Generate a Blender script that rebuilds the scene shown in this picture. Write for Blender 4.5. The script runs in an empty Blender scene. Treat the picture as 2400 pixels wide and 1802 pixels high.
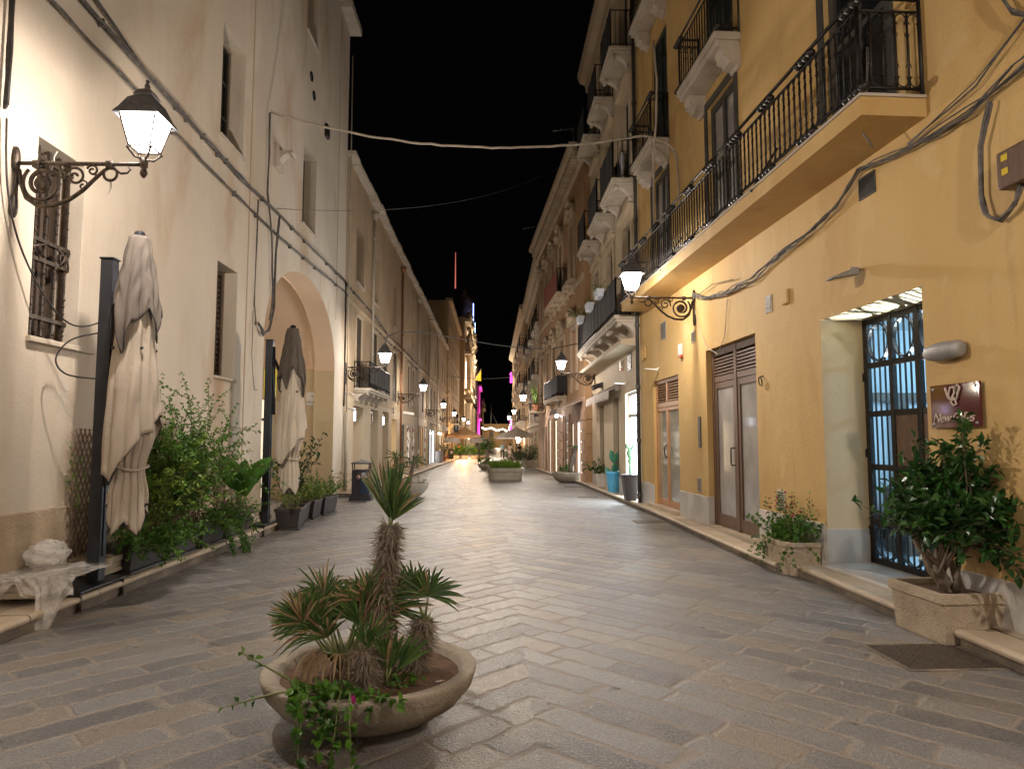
import bpy, math, random
from mathutils import Vector, Matrix
R=random.Random(11)
PI=math.pi
sin,cos=math.sin,math.cos
SC=bpy.context.scene
COL=SC.collection
def lerp(a,b,t): return a+(b-a)*t
def gz(Y):                                   # the street dips gently beyond 22 m
    return 0.0 if Y<22 else -.006*(min(Y,110)-22)
# ---------------------------------------------------------------- materials
def _nt(name):
    m=bpy.data.materials.new(name); m.use_nodes=True
    nt=m.node_tree; b=nt.nodes['Principled BSDF']
    return m,nt,b
class N:
    def __init__(s,nt): s.nt=nt
    def n(s,t,**k):
        x=s.nt.nodes.new(t)
        for a,v in k.items(): setattr(x,a,v)
        return x
    def l(s,a,b): s.nt.links.new(a,b)
    def math(s,op,a,b=None,c=None):
        x=s.n('ShaderNodeMath',operation=op)
        for i,v in enumerate((a,b,c)):
            if v is None: continue
            if isinstance(v,(int,float)): x.inputs[i].default_value=v
            else: s.l(v,x.inputs[i])
        return x.outputs[0]
    def noise(s,vec,sc,det=4,rough=.55,dist=0):
        x=s.n('ShaderNodeTexNoise'); x.inputs['Scale'].default_value=sc; x.inputs['Detail'].default_value=det
        x.inputs['Roughness'].default_value=rough; x.inputs['Distortion'].default_value=dist
        s.l(vec,x.inputs['Vector']); return x.outputs['Fac']
    def ramp(s,f,lo,hi):
        x=s.n('ShaderNodeMapRange'); x.interpolation_type='SMOOTHSTEP'
        x.inputs['From Min'].default_value=lo; x.inputs['From Max'].default_value=hi
        s.l(f,x.inputs['Value']); return x.outputs['Result']
    def mix(s,f,a,b):
        x=s.n('ShaderNodeMix',data_type='RGBA')
        if isinstance(f,(int,float)): x.inputs[0].default_value=f
        else: s.l(f,x.inputs[0])
        for i,v in ((6,a),(7,b)):
            if isinstance(v,tuple): x.inputs[i].default_value=(*v,1)
            else: s.l(v,x.inputs[i])
        return x.outputs[2]
    def stretch(s,vec,st):
        x=s.n('ShaderNodeVectorMath',operation='MULTIPLY'); x.inputs[1].default_value=st
        s.l(vec,x.inputs[0]); return x.outputs[0]
def mat(name,c1,c2=None,sc=3,lo=.35,hi=.65,st=(1,1,1),rough=.7,bump=0,bs=40,metal=0,stains=(),obj=False,spec=.5,grain=0,coat=0):
    m,nt,b=_nt(name); k=N(nt)
    if obj: vec=k.n('ShaderNodeTexCoord').outputs['Object']
    else: vec=k.n('ShaderNodeNewGeometry').outputs['Position']
    b.inputs['Roughness'].default_value=rough; b.inputs['Metallic'].default_value=metal
    b.inputs['Specular IOR Level'].default_value=spec
    if coat: b.inputs['Coat Weight'].default_value=coat; b.inputs['Coat Roughness'].default_value=.05
    col=None
    if c2:
        col=k.mix(k.ramp(k.noise(k.stretch(vec,st),sc),lo,hi),c1,c2)
    for (c,s2,l2,h2,st2,amt) in stains:
        f=k.ramp(k.noise(k.stretch(vec,st2),s2,6,.6,.4),l2,h2)
        f=k.math('MULTIPLY',f,amt)
        col=k.mix(f,col if col else c1,c)
    if grain:
        f=k.noise(vec,bs*1.7,3,.7)
        g=k.math('MULTIPLY',k.math('SUBTRACT',f,.5),grain)
        hs=k.n('ShaderNodeHueSaturation'); k.l(k.math('ADD',g,1.0),hs.inputs['Value'])
        if col: k.l(col,hs.inputs['Color'])
        else: hs.inputs['Color'].default_value=(*c1,1)
        col=hs.outputs[0]
    if col: k.l(col,b.inputs['Base Color'])
    else: b.inputs['Base Color'].default_value=(*c1,1)
    if bump:
        bp=k.n('ShaderNodeBump'); bp.inputs['Strength'].default_value=bump; bp.inputs['Distance'].default_value=.02
        h=k.math('ADD',k.noise(vec,bs,5,.6),k.math('MULTIPLY',k.noise(vec,bs*.12,3),1.5))
        k.l(h,bp.inputs['Height']); k.l(bp.outputs[0],b.inputs['Normal'])
    return m
def leafmat(name,c1,c2,rough=.45,tr=.3):
    m,nt,b=_nt(name); k=N(nt)
    g=k.n('ShaderNodeNewGeometry')
    col=k.mix(g.outputs['Random Per Island'],c1,c2)
    k.l(col,b.inputs['Base Color']); b.inputs['Roughness'].default_value=rough
    t=k.n('ShaderNodeBsdfTranslucent'); k.l(col,t.inputs['Color'])
    mx=k.n('ShaderNodeMixShader'); mx.inputs[0].default_value=tr
    o=nt.nodes['Material Output']
    k.l(b.outputs[0],mx.inputs[1]); k.l(t.outputs[0],mx.inputs[2]); k.l(mx.outputs[0],o.inputs['Surface'])
    return m
def em(name,c,s,base=None):
    m,nt,b=_nt(name)
    b.inputs['Base Color'].default_value=(*(base or c),1)
    b.inputs['Emission Color'].default_value=(*c,1); b.inputs['Emission Strength'].default_value=s
    return m
def film(name,c,alpha,rough=.15):
    m,nt,b=_nt(name); k=N(nt)
    vec=k.n('ShaderNodeNewGeometry').outputs['Position']
    b.inputs['Base Color'].default_value=(*c,1); b.inputs['Roughness'].default_value=rough
    f=k.ramp(k.noise(vec,14,5,.6,.6),.3,.75)
    k.l(k.math('ADD',k.math('MULTIPLY',f,.35),alpha-.17),b.inputs['Alpha'])
    bp=k.n('ShaderNodeBump'); bp.inputs['Strength'].default_value=.6; bp.inputs['Distance'].default_value=.02
    k.l(k.noise(vec,9,3,.5,1.2),bp.inputs['Height']); k.l(bp.outputs[0],b.inputs['Normal'])
    return m
def glowglass(name,c,s):
    m,nt,b=_nt(name); k=N(nt)
    e=k.n('ShaderNodeEmission'); e.inputs[0].default_value=(*c,1); e.inputs[1].default_value=s
    t=k.n('ShaderNodeBsdfTransparent'); mx=k.n('ShaderNodeAddShader')
    k.l(e.outputs[0],mx.inputs[0]); k.l(t.outputs[0],mx.inputs[1]); k.l(mx.outputs[0],nt.nodes['Material Output'].inputs['Surface'])
    return m
def clearglass(name,tint=(1,1,1)):
    m,nt,b=_nt(name); k=N(nt)
    g=k.n('ShaderNodeBsdfGlossy'); g.inputs['Roughness'].default_value=.02
    t=k.n('ShaderNodeBsdfTransparent'); t.inputs[0].default_value=(*tint,1)
    f=k.n('ShaderNodeFresnel'); f.inputs[0].default_value=1.5
    mx=k.n('ShaderNodeMixShader'); k.l(f.outputs[0],mx.inputs[0]); k.l(t.outputs[0],mx.inputs[1]); k.l(g.outputs[0],mx.inputs[2])
    k.l(mx.outputs[0],nt.nodes['Material Output'].inputs['Surface'])
    return m
def paving():
    m,nt,b=_nt('paving'); k=N(nt)
    pos=k.n('ShaderNodeNewGeometry').outputs['Position']
    wob=k.n('ShaderNodeTexNoise'); wob.inputs['Scale'].default_value=5; wob.inputs['Detail'].default_value=4; k.l(pos,wob.inputs['Vector'])
    w1=k.n('ShaderNodeVectorMath',operation='MULTIPLY_ADD'); k.l(wob.outputs['Color'],w1.inputs[0]); w1.inputs[1].default_value=(.075,.075,0); k.l(pos,w1.inputs[2])
    sp=k.n('ShaderNodeSeparateXYZ'); k.l(w1.outputs[0],sp.inputs[0])
    x=k.math('ADD',sp.outputs[0],-.28); y=sp.outputs[1]
    u=k.math('ABSOLUTE',x); side=k.math('SIGN',x)
    v=k.math('MULTIPLY',k.math('ADD',y,u),.7071); w=k.math('MULTIPLY',k.math('SUBTRACT',u,y),.7071)
    H=.245; Lb=.67
    vr=k.math('DIVIDE',v,H); row=k.math('FLOOR',vr); fv=k.math('FRACT',vr)
    wn=k.n('ShaderNodeTexWhiteNoise',noise_dimensions='2D'); cb=k.n('ShaderNodeCombineXYZ'); k.l(row,cb.inputs[0]); k.l(side,cb.inputs[1]); k.l(cb.outputs[0],wn.inputs['Vector'])
    wl=k.math('DIVIDE',w,Lb); wl=k.math('ADD',wl,k.math('MULTIPLY',wn.outputs['Value'],7.3))
    # uneven stone lengths: bend the coordinate inside each pair of stones
    wl=k.math('ADD',wl,k.math('MULTIPLY',k.math('SINE',k.math('ADD',k.math('MULTIPLY',wl,2.1),k.math('MULTIPLY',row,1.7))),.22))
    bi=k.math('FLOOR',wl); fw=k.math('FRACT',wl)
    cb2=k.n('ShaderNodeCombineXYZ'); k.l(row,cb2.inputs[0]); k.l(bi,cb2.inputs[1]); k.l(side,cb2.inputs[2])
    wc=k.n('ShaderNodeTexWhiteNoise',noise_dimensions='3D'); k.l(cb2.outputs[0],wc.inputs['Vector'])
    rs=k.n('ShaderNodeSeparateColor'); k.l(wc.outputs['Color'],rs.inputs[0])
    dv=k.math('MULTIPLY',k.math('MINIMUM',fv,k.math('SUBTRACT',1,fv)),H)
    dw=k.math('MULTIPLY',k.math('MINIMUM',fw,k.math('SUBTRACT',1,fw)),Lb)
    d=k.math('MINIMUM',dv,dw)
    edge=k.math('ADD',d,k.math('MULTIPLY',k.math('SUBTRACT',k.noise(pos,14,5,.7),.5),.06))
    stone=k.ramp(edge,.004,.032)
    stone=k.math('MAXIMUM',stone,k.math('MULTIPLY',k.ramp(k.noise(pos,2.6,4,.6),.50,.66),.85))
    # stone colours
    n1=k.noise(pos,55,5,.65); n2=k.noise(pos,2.2,4,.6); n3=k.noise(pos,9,4,.6)
    dark=k.mix(rs.outputs[0],(.078,.079,.084),(.255,.252,.250))
    tan=k.mix(n3,(.29,.235,.172),(.23,.19,.145))
    c=k.mix(k.ramp(rs.outputs[1],.84,.88),dark,tan)
    c=k.mix(k.math('MULTIPLY',k.ramp(n1,.46,.66),.55),c,(.37,.355,.335))
    c=k.mix(k.math('MULTIPLY',k.ramp(k.noise(pos,85,3,.7),.47,.60),.55),c,(.040,.039,.041))
    c=k.mix(k.math('MULTIPLY',k.ramp(k.noise(pos,1.1,6,.65,.8),.44,.70),.5),c,(.27,.225,.18))
    jo=k.mix(n2,(.27,.228,.185),(.20,.17,.138))
    c=k.mix(stone,jo,c)
    c=k.mix(k.math('MULTIPLY',k.ramp(k.noise(pos,.35,5,.6),.5,.75),.4),c,(.10,.09,.08))
    c=k.mix(k.ramp(k.noise(pos,3.1,2,.5,.3),.70,.74),c,(.09,.08,.072)); c=k.mix(k.math('MULTIPLY',k.ramp(k.noise(pos,7.3,2,.5,.2),.725,.74),.8),c,(.055,.05,.047)); c=k.mix(k.math('MULTIPLY',k.ramp(k.noise(pos,11.3,2,.5,.2),.735,.75),.6),c,(.42,.39,.35))
    k.l(c,b.inputs['Base Color'])
    r=k.math('ADD',k.math('MULTIPLY',n3,.20),.22)
    r=k.math('ADD',r,k.math('MULTIPLY',k.math('SUBTRACT',1,stone),.25))
    k.l(r,b.inputs['Roughness']); b.inputs['Specular IOR Level'].default_value=.65
    h=k.math('ADD',k.math('MULTIPLY',k.math('ADD',k.math('MULTIPLY',k.noise(pos,48,3,.6,1.0),stone),k.math('MULTIPLY',k.noise(pos,105,2,.6,.5),.6)),.62),k.math('MULTIPLY',stone,.10))
    h=k.math('ADD',h,k.math('MULTIPLY',rs.outputs[2],.35))
    h=k.math('ADD',h,k.math('MULTIPLY',k.noise(pos,1.5,3),1.2))
    bp=k.n('ShaderNodeBump'); bp.inputs['Strength'].default_value=1.0; bp.inputs['Distance'].default_value=.022
    k.l(h,bp.inputs['Height']); k.l(bp.outputs[0],b.inputs['Normal'])
    return m
V1=(1,1,.16)
MT={}
def defmats():
    D=MT
    D['paving']=paving()
    och=(.38,.235,.12)
    D['plaster_pale']=mat('pale plaster',(.53,.455,.36),(.60,.52,.42),.6,.3,.7,(1,1,.5),.85,.25,30,stains=((och,.7,.49,.72,(1,1.2,.42),.62),((.38,.31,.24),2.6,.58,.82,(1,2.0,.12),.40),((.70,.61,.49),.5,.55,.7,(1,1,.8),.55),((.30,.25,.2),7,.66,.8,(1,1,1),.35)),grain=.12)
    D['plaster_old']=mat('weathered plaster',(.36,.265,.165),(.45,.335,.215),.7,.3,.7,(1,1,.5),.88,.4,22,stains=(((.17,.14,.115),.55,.50,.72,(1,.7,.45),.75),((.33,.22,.11),1.6,.5,.8,(1,1.5,.2),.6),((.22,.18,.14),3,.58,.8,(1,1.4,.1),.5)),grain=.2)
    D['plaster_cream']=mat('cream plaster',(.46,.37,.25),(.52,.425,.30),.8,.3,.7,(1,1,.4),.8,.2,30,stains=(((.36,.27,.17),2,.58,.85,(1,1,.12),.4),),grain=.1)
    D['yellow']=mat('ochre yellow plaster',(.53,.345,.125),(.57,.385,.155),.7,.3,.7,(1,1,.4),.78,.22,34,stains=(((.43,.255,.08),.8,.47,.72,(1,1,.35),.65),((.32,.20,.075),3.6,.56,.82,(1,1,.10),.55),((.62,.46,.23),1.7,.58,.66,(1,1,.8),.4),((.25,.16,.08),16,.70,.80,(1,1,1),.5)),grain=.1)
    D['jamb']=mat('pale yellow plaster',(.55,.43,.255),(.60,.475,.30),.9,.3,.7,(1,1,.3),.8,.2,30,stains=(((.36,.29,.16),2,.5,.8,(1,1,.12),.5),),grain=.1)
    D['peach']=mat('peach plaster',(.68,.49,.34),(.72,.53,.38),1,.3,.7,(1,1,1),.85,.15,30,grain=.08)
    D['brown_wall']=mat('sandstone wall',(.34,.20,.10),(.41,.255,.135),.8,.3,.7,(1,1,.5),.82,.3,24,stains=(((.25,.16,.09),1.6,.52,.8,(1,1,.2),.6),),grain=.2)
    D['rose_wall']=mat('rose plaster',(.43,.275,.185),(.47,.315,.22),.8,.3,.7,(1,1,.5),.82,.2,24,stains=(((.35,.23,.15),2.6,.55,.8,(1,1,.2),.4),),grain=.1)
    D['far_wall']=mat('far ochre plaster',(.33,.22,.11),(.40,.275,.145),.4,.3,.7,(1,1,.5),.85,stains=(((.22,.15,.08),.8,.5,.8,(1,1,.2),.6),))
    D['stone']=mat('carved limestone',(.38,.295,.20),(.46,.365,.255),.8,.3,.7,(1,1,1),.8,.3,14,stains=(((.22,.17,.12),1.2,.5,.8,(1,1,.4),.6),),grain=.15)
    D['balstone']=mat('balcony stone',(.42,.36,.29),(.52,.46,.38),2,.3,.7,(1,1,1),.8,.3,24,stains=(((.20,.165,.13),3,.52,.8,(1,1,.5),.6),),grain=.2)
    D['church_dark']=mat('dark red wall',(.20,.12,.09),(.26,.16,.12),.5,.3,.7,(1,1,.5),.9)
    D['pale_wall']=mat('magenta lit plaster',(.55,.40,.34),(.62,.46,.40),.5,.3,.7,(1,1,.5),.9)
    D['travertine']=mat('bush hammered plinth',(.44,.335,.22),(.52,.405,.28),3,.3,.7,(1,1,.6),.8,1.0,60,stains=(((.25,.17,.11),1.2,.5,.8,(1,2,.3),.55),),grain=.35)
    D['marble']=mat('grey marble',(.44,.42,.385),(.54,.51,.475),2,.35,.65,(1,1,.7),.35,.05,20,stains=(((.27,.25,.23),2.2,.54,.62,(1,1,.5),.35),((.40,.31,.2),1.4,.6,.85,(1,1,1),.3)))
    D['kerb']=mat('limestone kerb',(.40,.315,.215),(.50,.41,.30),2.2,.3,.7,(1,1,1),.5,.35,26,stains=(((.20,.155,.11),3,.52,.8,(1,1,1),.6),((.58,.52,.44),5,.60,.75,(1,1,1),.5)),grain=.2)
    D['walk']=mat('worn stone slabs',(.30,.235,.165),(.40,.32,.23),1.6,.3,.7,(1,1,1),.55,.3,26,stains=(((.14,.11,.08),2,.5,.8,(1,1,1),.6),),grain=.2)
    D['gutter']=mat('grimy riser',(.125,.10,.078),(.24,.195,.145),3,.35,.65,(1,1,1),.8,.6,26,grain=.3)
    D['iron']=mat('black wrought iron',(.018,.016,.015),(.035,.028,.022),30,.4,.7,(1,1,1),.45,.3,60,.4)
    D['lampiron']=mat('worn lamp iron',(.05,.04,.033),(.12,.085,.06),26,.4,.7,(1,1,1),.42,.3,50,.5)
    D['lampcap']=mat('lamp cap metal',(.10,.10,.105),(.15,.15,.155),20,.4,.7,(1,1,1),.5,.1,50,.3)
    D['anthracite']=mat('anthracite steel',(.022,.024,.030),(.032,.034,.040),8,.4,.7,(1,1,1),.38,.08,60,.3)
    D['grey_metal']=mat('grey metal',(.28,.27,.26),(.33,.32,.30),12,.4,.7,(1,1,1),.5,.1,40,.3)
    D['zinc']=mat('painted pipe',(.38,.33,.26),(.48,.42,.34),4,.4,.7,(1,1,.3),.6,.2,30)
    D['copper']=mat('rusty copper pipe',(.30,.13,.06),(.22,.10,.05),5,.4,.7,(1,1,.3),.5,.1,30,.3)
    D['cable']=mat('grey cable',(.075,.068,.062),(.14,.125,.11),14,.4,.7,(1,1,1),.65)
    D['black_cable']=mat('black cable',(.022,.02,.019),(.04,.036,.033),14,.4,.7,(1,1,1),.6)
    D['pale_cable']=mat('pale rope',(.46,.42,.36),(.52,.48,.42),14,.4,.7,(1,1,1),.7)
    D['dark_glass']=mat('dark window glass',(.012,.013,.015),None,rough=.06)
    D['brown_pane']=mat('brown shutter',(.055,.036,.026),(.085,.058,.040),6,.4,.7,(1,1,.2),.55,.15,30)
    D['green_door']=mat('dark green shutter',(.012,.020,.017),(.022,.032,.027),6,.4,.7,(1,1,.2),.5,.1,30)
    D['frame_dark']=mat('dark grey frame',(.045,.043,.040),(.065,.060,.054),8,.4,.7,(1,1,1),.5,.1,40)
    D['wood_brown']=mat('dark brown wood',(.105,.060,.038),(.15,.090,.058),6,.35,.7,(6,6,.5),.45,.12,30)
    D['wood_orange']=mat('oak wood',(.36,.18,.075),(.44,.235,.11),6,.35,.7,(6,6,.5),.42,.12,30)
    D['frosted']=mat('papered shop glass',(.27,.255,.235),(.36,.34,.32),2.5,.3,.7,(1,1,.8),.10,stains=(((.44,.41,.38),1.2,.5,.8,(1,1,1),.5),),coat=.6)
    D['green_glass']=mat('shop door glass',(.20,.21,.17),(.28,.285,.24),1.5,.3,.7,(1,1,.6),.06,coat=.8)
    D['white_paint']=mat('white paint',(.72,.70,.66),(.78,.76,.72),5,.4,.7,(1,1,1),.5)
    D['room_white']=mat('white room paint',(.74,.76,.78),(.78,.80,.82),5,.4,.7,(1,1,1),.7)
    D['bowl']=mat('weathered cast stone',(.26,.222,.168),(.36,.31,.245),3,.3,.7,(1,1,1),.8,.7,34,stains=(((.14,.11,.07),3.2,.5,.75,(1,1,.5),.6),((.50,.43,.33),7,.62,.8,(1,1,1),.5)),grain=.35)
    D['planter']=mat('pebbled cast stone',(.42,.33,.23),(.52,.42,.31),4,.3,.7,(1,1,1),.8,.9,55,stains=(((.30,.22,.14),2,.55,.8,(1,1,.3),.5),),grain=.4)
    D['soil']=mat('brown soil',(.085,.045,.024),(.15,.085,.048),9,.3,.7,(1,1,1),.95,1.2,30,stains=(((.26,.18,.11),24,.64,.74,(1,1,1),.7),),grain=.4)
    D['fibre']=leafmat('palm trunk fibre',(.12,.095,.072),(.37,.30,.235),.8,.1)
    D['fibre_core']=mat('palm trunk core',(.07,.052,.038),(.14,.11,.08),20,.3,.7,(1,1,1),.9,.8,40)
    D['palm']=leafmat('palm blade',(.03,.075,.018),(.11,.185,.045),.4,.2)
    D['palm_dry']=leafmat('dry palm blade',(.20,.125,.06),(.40,.29,.16),.6,.25)
    D['leaf']=leafmat('green leaf',(.028,.10,.012),(.11,.25,.026),.45,.3)
    D['leaf_lime']=leafmat('lime leaf',(.09,.20,.02),(.24,.36,.045),.5,.35)
    D['leaf_dark']=leafmat('glossy dark leaf',(.012,.048,.011),(.04,.115,.022),.28,.2)
    D['leaf_mid']=leafmat('mid green leaf',(.03,.11,.018),(.09,.22,.035),.4,.3)
    D['leaf_grey']=leafmat('pale leaf',(.22,.24,.15),(.42,.42,.30),.5,.3)
    D['stem']=mat('green stem',(.14,.17,.05),(.19,.22,.08),20,.4,.7,(1,1,1),.6)
    D['twig']=mat('brown twig',(.13,.085,.05),(.20,.14,.09),20,.4,.7,(1,1,1),.85)
    D['bark']=mat('pale ficus bark',(.20,.155,.11),(.33,.27,.205),8,.3,.7,(1,1,.4),.85,.5,40)
    D['cactus']=mat('cactus flesh',(.05,.12,.05),(.08,.17,.075),14,.4,.7,(1,1,1),.5,.15,60)
    D['cactus_teal']=mat('prickly pear',(.04,.20,.12),(.07,.26,.15),14,.4,.7,(1,1,1),.5,.15,60)
    D['flower']=mat('magenta petal',(.50,.015,.22),None,rough=.6)
    D['flower_red']=mat('red petal',(.36,.02,.06),None,rough=.6)
    D['cloth_beige']=mat('beige canvas',(.47,.405,.325),(.53,.46,.375),3,.3,.7,(1,1,.5),.9,.35,26,stains=(((.39,.315,.25),2.4,.55,.8,(1,1,.5),.4),),grain=.08)
    D['cloth_mauve']=mat('taupe canvas',(.145,.122,.104),(.18,.152,.130),3,.3,.7,(1,1,.5),.92,.2,80,grain=.08)
    D['cloth_brown']=mat('dark brown canvas',(.085,.068,.053),(.105,.084,.066),3,.3,.7,(1,1,.5),.92,.2,80,grain=.08)
    D['cloth_pale']=mat('pale awning canvas',(.60,.54,.49),(.66,.60,.55),3,.3,.7,(1,1,.5),.9)
    D['cloth_grey']=mat('grey awning canvas',(.22,.18,.15),(.28,.23,.19),3,.3,.7,(1,1,.5),.9)
    D['piping']=mat('dark piping',(.05,.043,.045),None,rough=.8)
    D['screen']=mat('black balcony screen',(.018,.0165,.016),(.028,.026,.025),2,.3,.7,(1,1,1),.85,.1,60)
    D['film']=film('crumpled plastic film',(.74,.71,.67),.56)
    D['slab']=mat('concrete pavers',(.42,.355,.27),(.50,.43,.335),4,.3,.7,(1,1,1),.85,.5,40,grain=.25)
    D['black_pot']=mat('dark plastic trough',(.032,.027,.027),(.055,.046,.044),5,.3,.7,(1,1,.5),.5,.1,40)
    D['blue_pot']=mat('blue plastic pot',(.10,.42,.68),(.12,.46,.72),5,.3,.7,(1,1,1),.42)
    D['white_pot']=mat('white plastic pot',(.66,.62,.56),(.72,.68,.62),5,.3,.7,(1,1,1),.5)
    D['terracotta']=mat('terracotta',(.42,.17,.08),(.48,.21,.11),5,.3,.7,(1,1,1),.8)
    D['barrel']=mat('barrel oak',(.26,.22,.20),(.36,.32,.30),4,.3,.7,(4,4,.4),.7,.2,30)
    D['trellis']=mat('weathered trellis',(.16,.10,.075),(.24,.16,.12),8,.3,.7,(1,1,1),.85)
    D['bin']=mat('bin dark steel',(.028,.027,.032),(.045,.043,.048),5,.3,.7,(1,1,.4),.5,.1,40,.2)
    D['bin_blue']=mat('bin blue panel',(.022,.045,.085),(.035,.065,.11),5,.3,.7,(1,1,.4),.5,.1,40,.2)
    D['sticker']=mat('pale sticker',(.55,.60,.66),None,rough=.5)
    D['sticker_red']=mat('red sticker',(.50,.12,.08),None,rough=.5)
    D['ink']=mat('dark ink',(.05,.05,.055),None,rough=.6)
    D['plaque']=mat('marble plaque',(.56,.51,.45),(.62,.57,.51),3,.3,.7,(1,1,1),.4)
    D['sign_red']=mat('burgundy acrylic',(.075,.008,.014),None,rough=.08,coat=.8)
    D['letter']=mat('raised beige lettering',(.52,.42,.34),None,rough=.4)
    D['sign_yellow']=em('yellow sign panel',(.75,.62,.03),.35)
    D['lampglow']=glowglass('lantern glass',(1,.94,.88),22)
    D['lit_white']=em('lit white glass',(.80,.91,1.0),26)
    D['lit_cool']=em('lit cool shop interior',(.84,.93,1.0),2.2)
    D['lit_box']=em('lit sign box',(.80,.88,1.0),5)
    D['lit_warm']=em('lit warm interior',(1.0,.80,.52),1.5)
    D['lit_cream']=em('lit cream interior',(1.0,.86,.64),1.0)
    D['lit_shop']=em('lit shop interior',(1.0,.90,.76),.8)
    D['lit_orange']=em('lit orange interior',(1.0,.50,.16),.9)
    D['lit_blue']=em('blue neon tube',(.25,.40,1.0),7)
    D['lit_violet']=em('violet neon tube',(.62,.50,1.0),6)
    D['bulb']=em('festoon bulb',(1.0,.88,.74),16)
    D['bulb_warm']=em('warm festoon bulb',(1.0,.66,.32),14)
    D['lit_magenta']=em('magenta glow blotch',(.85,.05,.75),2.5)
    D['yellow_flag']=mat('yellow flag cloth',(.62,.45,.03),None,rough=.8)
    D['orange_canvas']=mat('orange lit canvas',(.55,.34,.17),(.60,.38,.20),2,rough=.9)
    D['pink']=mat('pink curtain',(.50,.30,.27),(.42,.24,.22),6,.3,.7,(4,4,.3),.9)
    D['red_cloth']=mat('rust red cloth',(.20,.055,.035),(.26,.08,.05),3,.3,.7,(1,1,1),.9)
    D['skin']=mat('skin',(.50,.30,.21),None,rough=.6)
    D['shirt_blue']=mat('light blue shirt',(.22,.42,.55),None,rough=.9)
    D['navy']=mat('dark trousers',(.02,.024,.04),None,rough=.9)
    D['white_cloth']=mat('white dress cloth',(.58,.55,.54),(.66,.63,.62),4,rough=.9)
    D['black_cloth']=mat('black clothes',(.02,.019,.02),None,rough=.9)
    D['hair']=mat('grey hair',(.25,.22,.2),None,rough=.8)
    D['dark_hair']=mat('dark hair',(.03,.02,.015),None,rough=.8)
    D['hatch']=mat('rusty hatch plate',(.075,.058,.045),(.11,.085,.065),14,.3,.7,(1,1,1),.5,.3,50,.5)
    D['glass_clear']=clearglass('clear pane')
    D['alarm_red']=mat('red alarm cap',(.55,.08,.03),None,rough=.4)
    D['dotted']=mat('patterned shirt display',(.40,.12,.12),(.50,.36,.08),14,.4,.6,(1,1,.6),.8)
    D['antenna']=em('red lit mast',(.85,.22,.16),.8)
# ---------------------------------------------------------------- mesh builder
class MB:
    def __init__(s): s.v=[];s.f=[];s.mi=[];s.sm=[]
    def add(s,vs,fs,mi=0,sm=False):
        o=len(s.v); s.v+=[tuple(v) for v in vs]
        for f in fs: s.f.append(tuple(i+o for i in f)); s.mi.append(mi); s.sm.append(sm)
    def quad(s,a,b,c,d,mi=0): s.add([a,b,c,d],[(0,1,2,3)],mi)
    def hexa(s,p,mi=0): s.add(p,[(3,2,1,0),(4,5,6,7),(0,1,5,4),(1,2,6,5),(2,3,7,6),(3,0,4,7)],mi)
    def box(s,x0,x1,y0,y1,z0,z1,mi=0):
        s.hexa([(x0,y0,z0),(x1,y0,z0),(x1,y1,z0),(x0,y1,z0),(x0,y0,z1),(x1,y0,z1),(x1,y1,z1),(x0,y1,z1)],mi)
    def frus(s,x0,x1,y0,y1,z0,z1,d,mi=0):     # box whose base is inset by d
        s.hexa([(x0+d,y0+d,z0),(x1-d,y0+d,z0),(x1-d,y1-d,z0),(x0+d,y1-d,z0),(x0,y0,z1),(x1,y0,z1),(x1,y1,z1),(x0,y1,z1)],mi)
    def tube(s,pts,r,n=6,mi=0,closed=False,caps=True):
        P=[Vector(p) for p in pts]; m=len(P)
        if m<2: return
        rr=r if isinstance(r,(list,tuple)) else [r]*m
        vs=[];prev=None
        for i,p in enumerate(P):
            if closed: t=P[(i+1)%m]-P[i-1]
            else: t=P[min(i+1,m-1)]-P[max(i-1,0)]
            if t.length<1e-9: t=Vector((0,0,1))
            t.normalize()
            if prev is None:
                a=Vector((0,0,1)) if abs(t.z)<.9 else Vector((1,0,0))
                u=t.cross(a).normalized()
            else:
                u=prev-t*prev.dot(t)
                u=u.normalized() if u.length>1e-6 else t.orthogonal().normalized()
            prev=u; w=t.cross(u)
            for j in range(n):
                a=2*PI*j/n; vs.append(p+(u*cos(a)+w*sin(a))*rr[i])
        fs=[]
        for i in range(m if closed else m-1):
            a=i*n; b=((i+1)%m)*n
            for j in range(n):
                k=(j+1)%n; fs.append((a+j,a+k,b+k,b+j))
        if caps and not closed: fs.append(tuple(range(n))[::-1]); fs.append(tuple((m-1)*n+j for j in range(n)))
        s.add(vs,fs,mi,True)
    def cyl(s,a,b,r0,r1=None,n=10,mi=0): s.tube([a,b],[r0,r0 if r1 is None else r1],n,mi)
    def lathe(s,prof,c=(0,0,0),n=24,mi=0,sx=1,sy=1,sm=True):
        vs=[];fs=[];m=len(prof)
        for r,z in prof:
            for j in range(n):
                a=2*PI*j/n; vs.append((c[0]+r*sx*cos(a),c[1]+r*sy*sin(a),c[2]+z))
        for i in range(m-1):
            for j in range(n):
                k=(j+1)%n; fs.append((i*n+j,i*n+k,(i+1)*n+k,(i+1)*n+j))
        s.add(vs,fs,mi,sm)
        if prof[0][0]>1e-4: s.add(vs[:n],[tuple(range(n))[::-1]],mi)
        if prof[-1][0]>1e-4: s.add(vs[-n:],[tuple(range(n))],mi)
    def ball(s,c,r,n=10,mi=0,sz=1):
        s.lathe([(max(r*sin(PI*i/6),1e-5),-r*sz*cos(PI*i/6)) for i in range(7)],c,n,mi)
    def prism(s,poly,vec,mi=0):               # planar polygon extruded by a vector
        n=len(poly); P=[Vector(p) for p in poly]; Q=[p+Vector(vec) for p in P]
        fs=[tuple(range(n))[::-1],tuple(range(n,2*n))]+[(i,(i+1)%n,n+(i+1)%n,n+i) for i in range(n)]
        s.add(P+Q,fs,mi)
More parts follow.
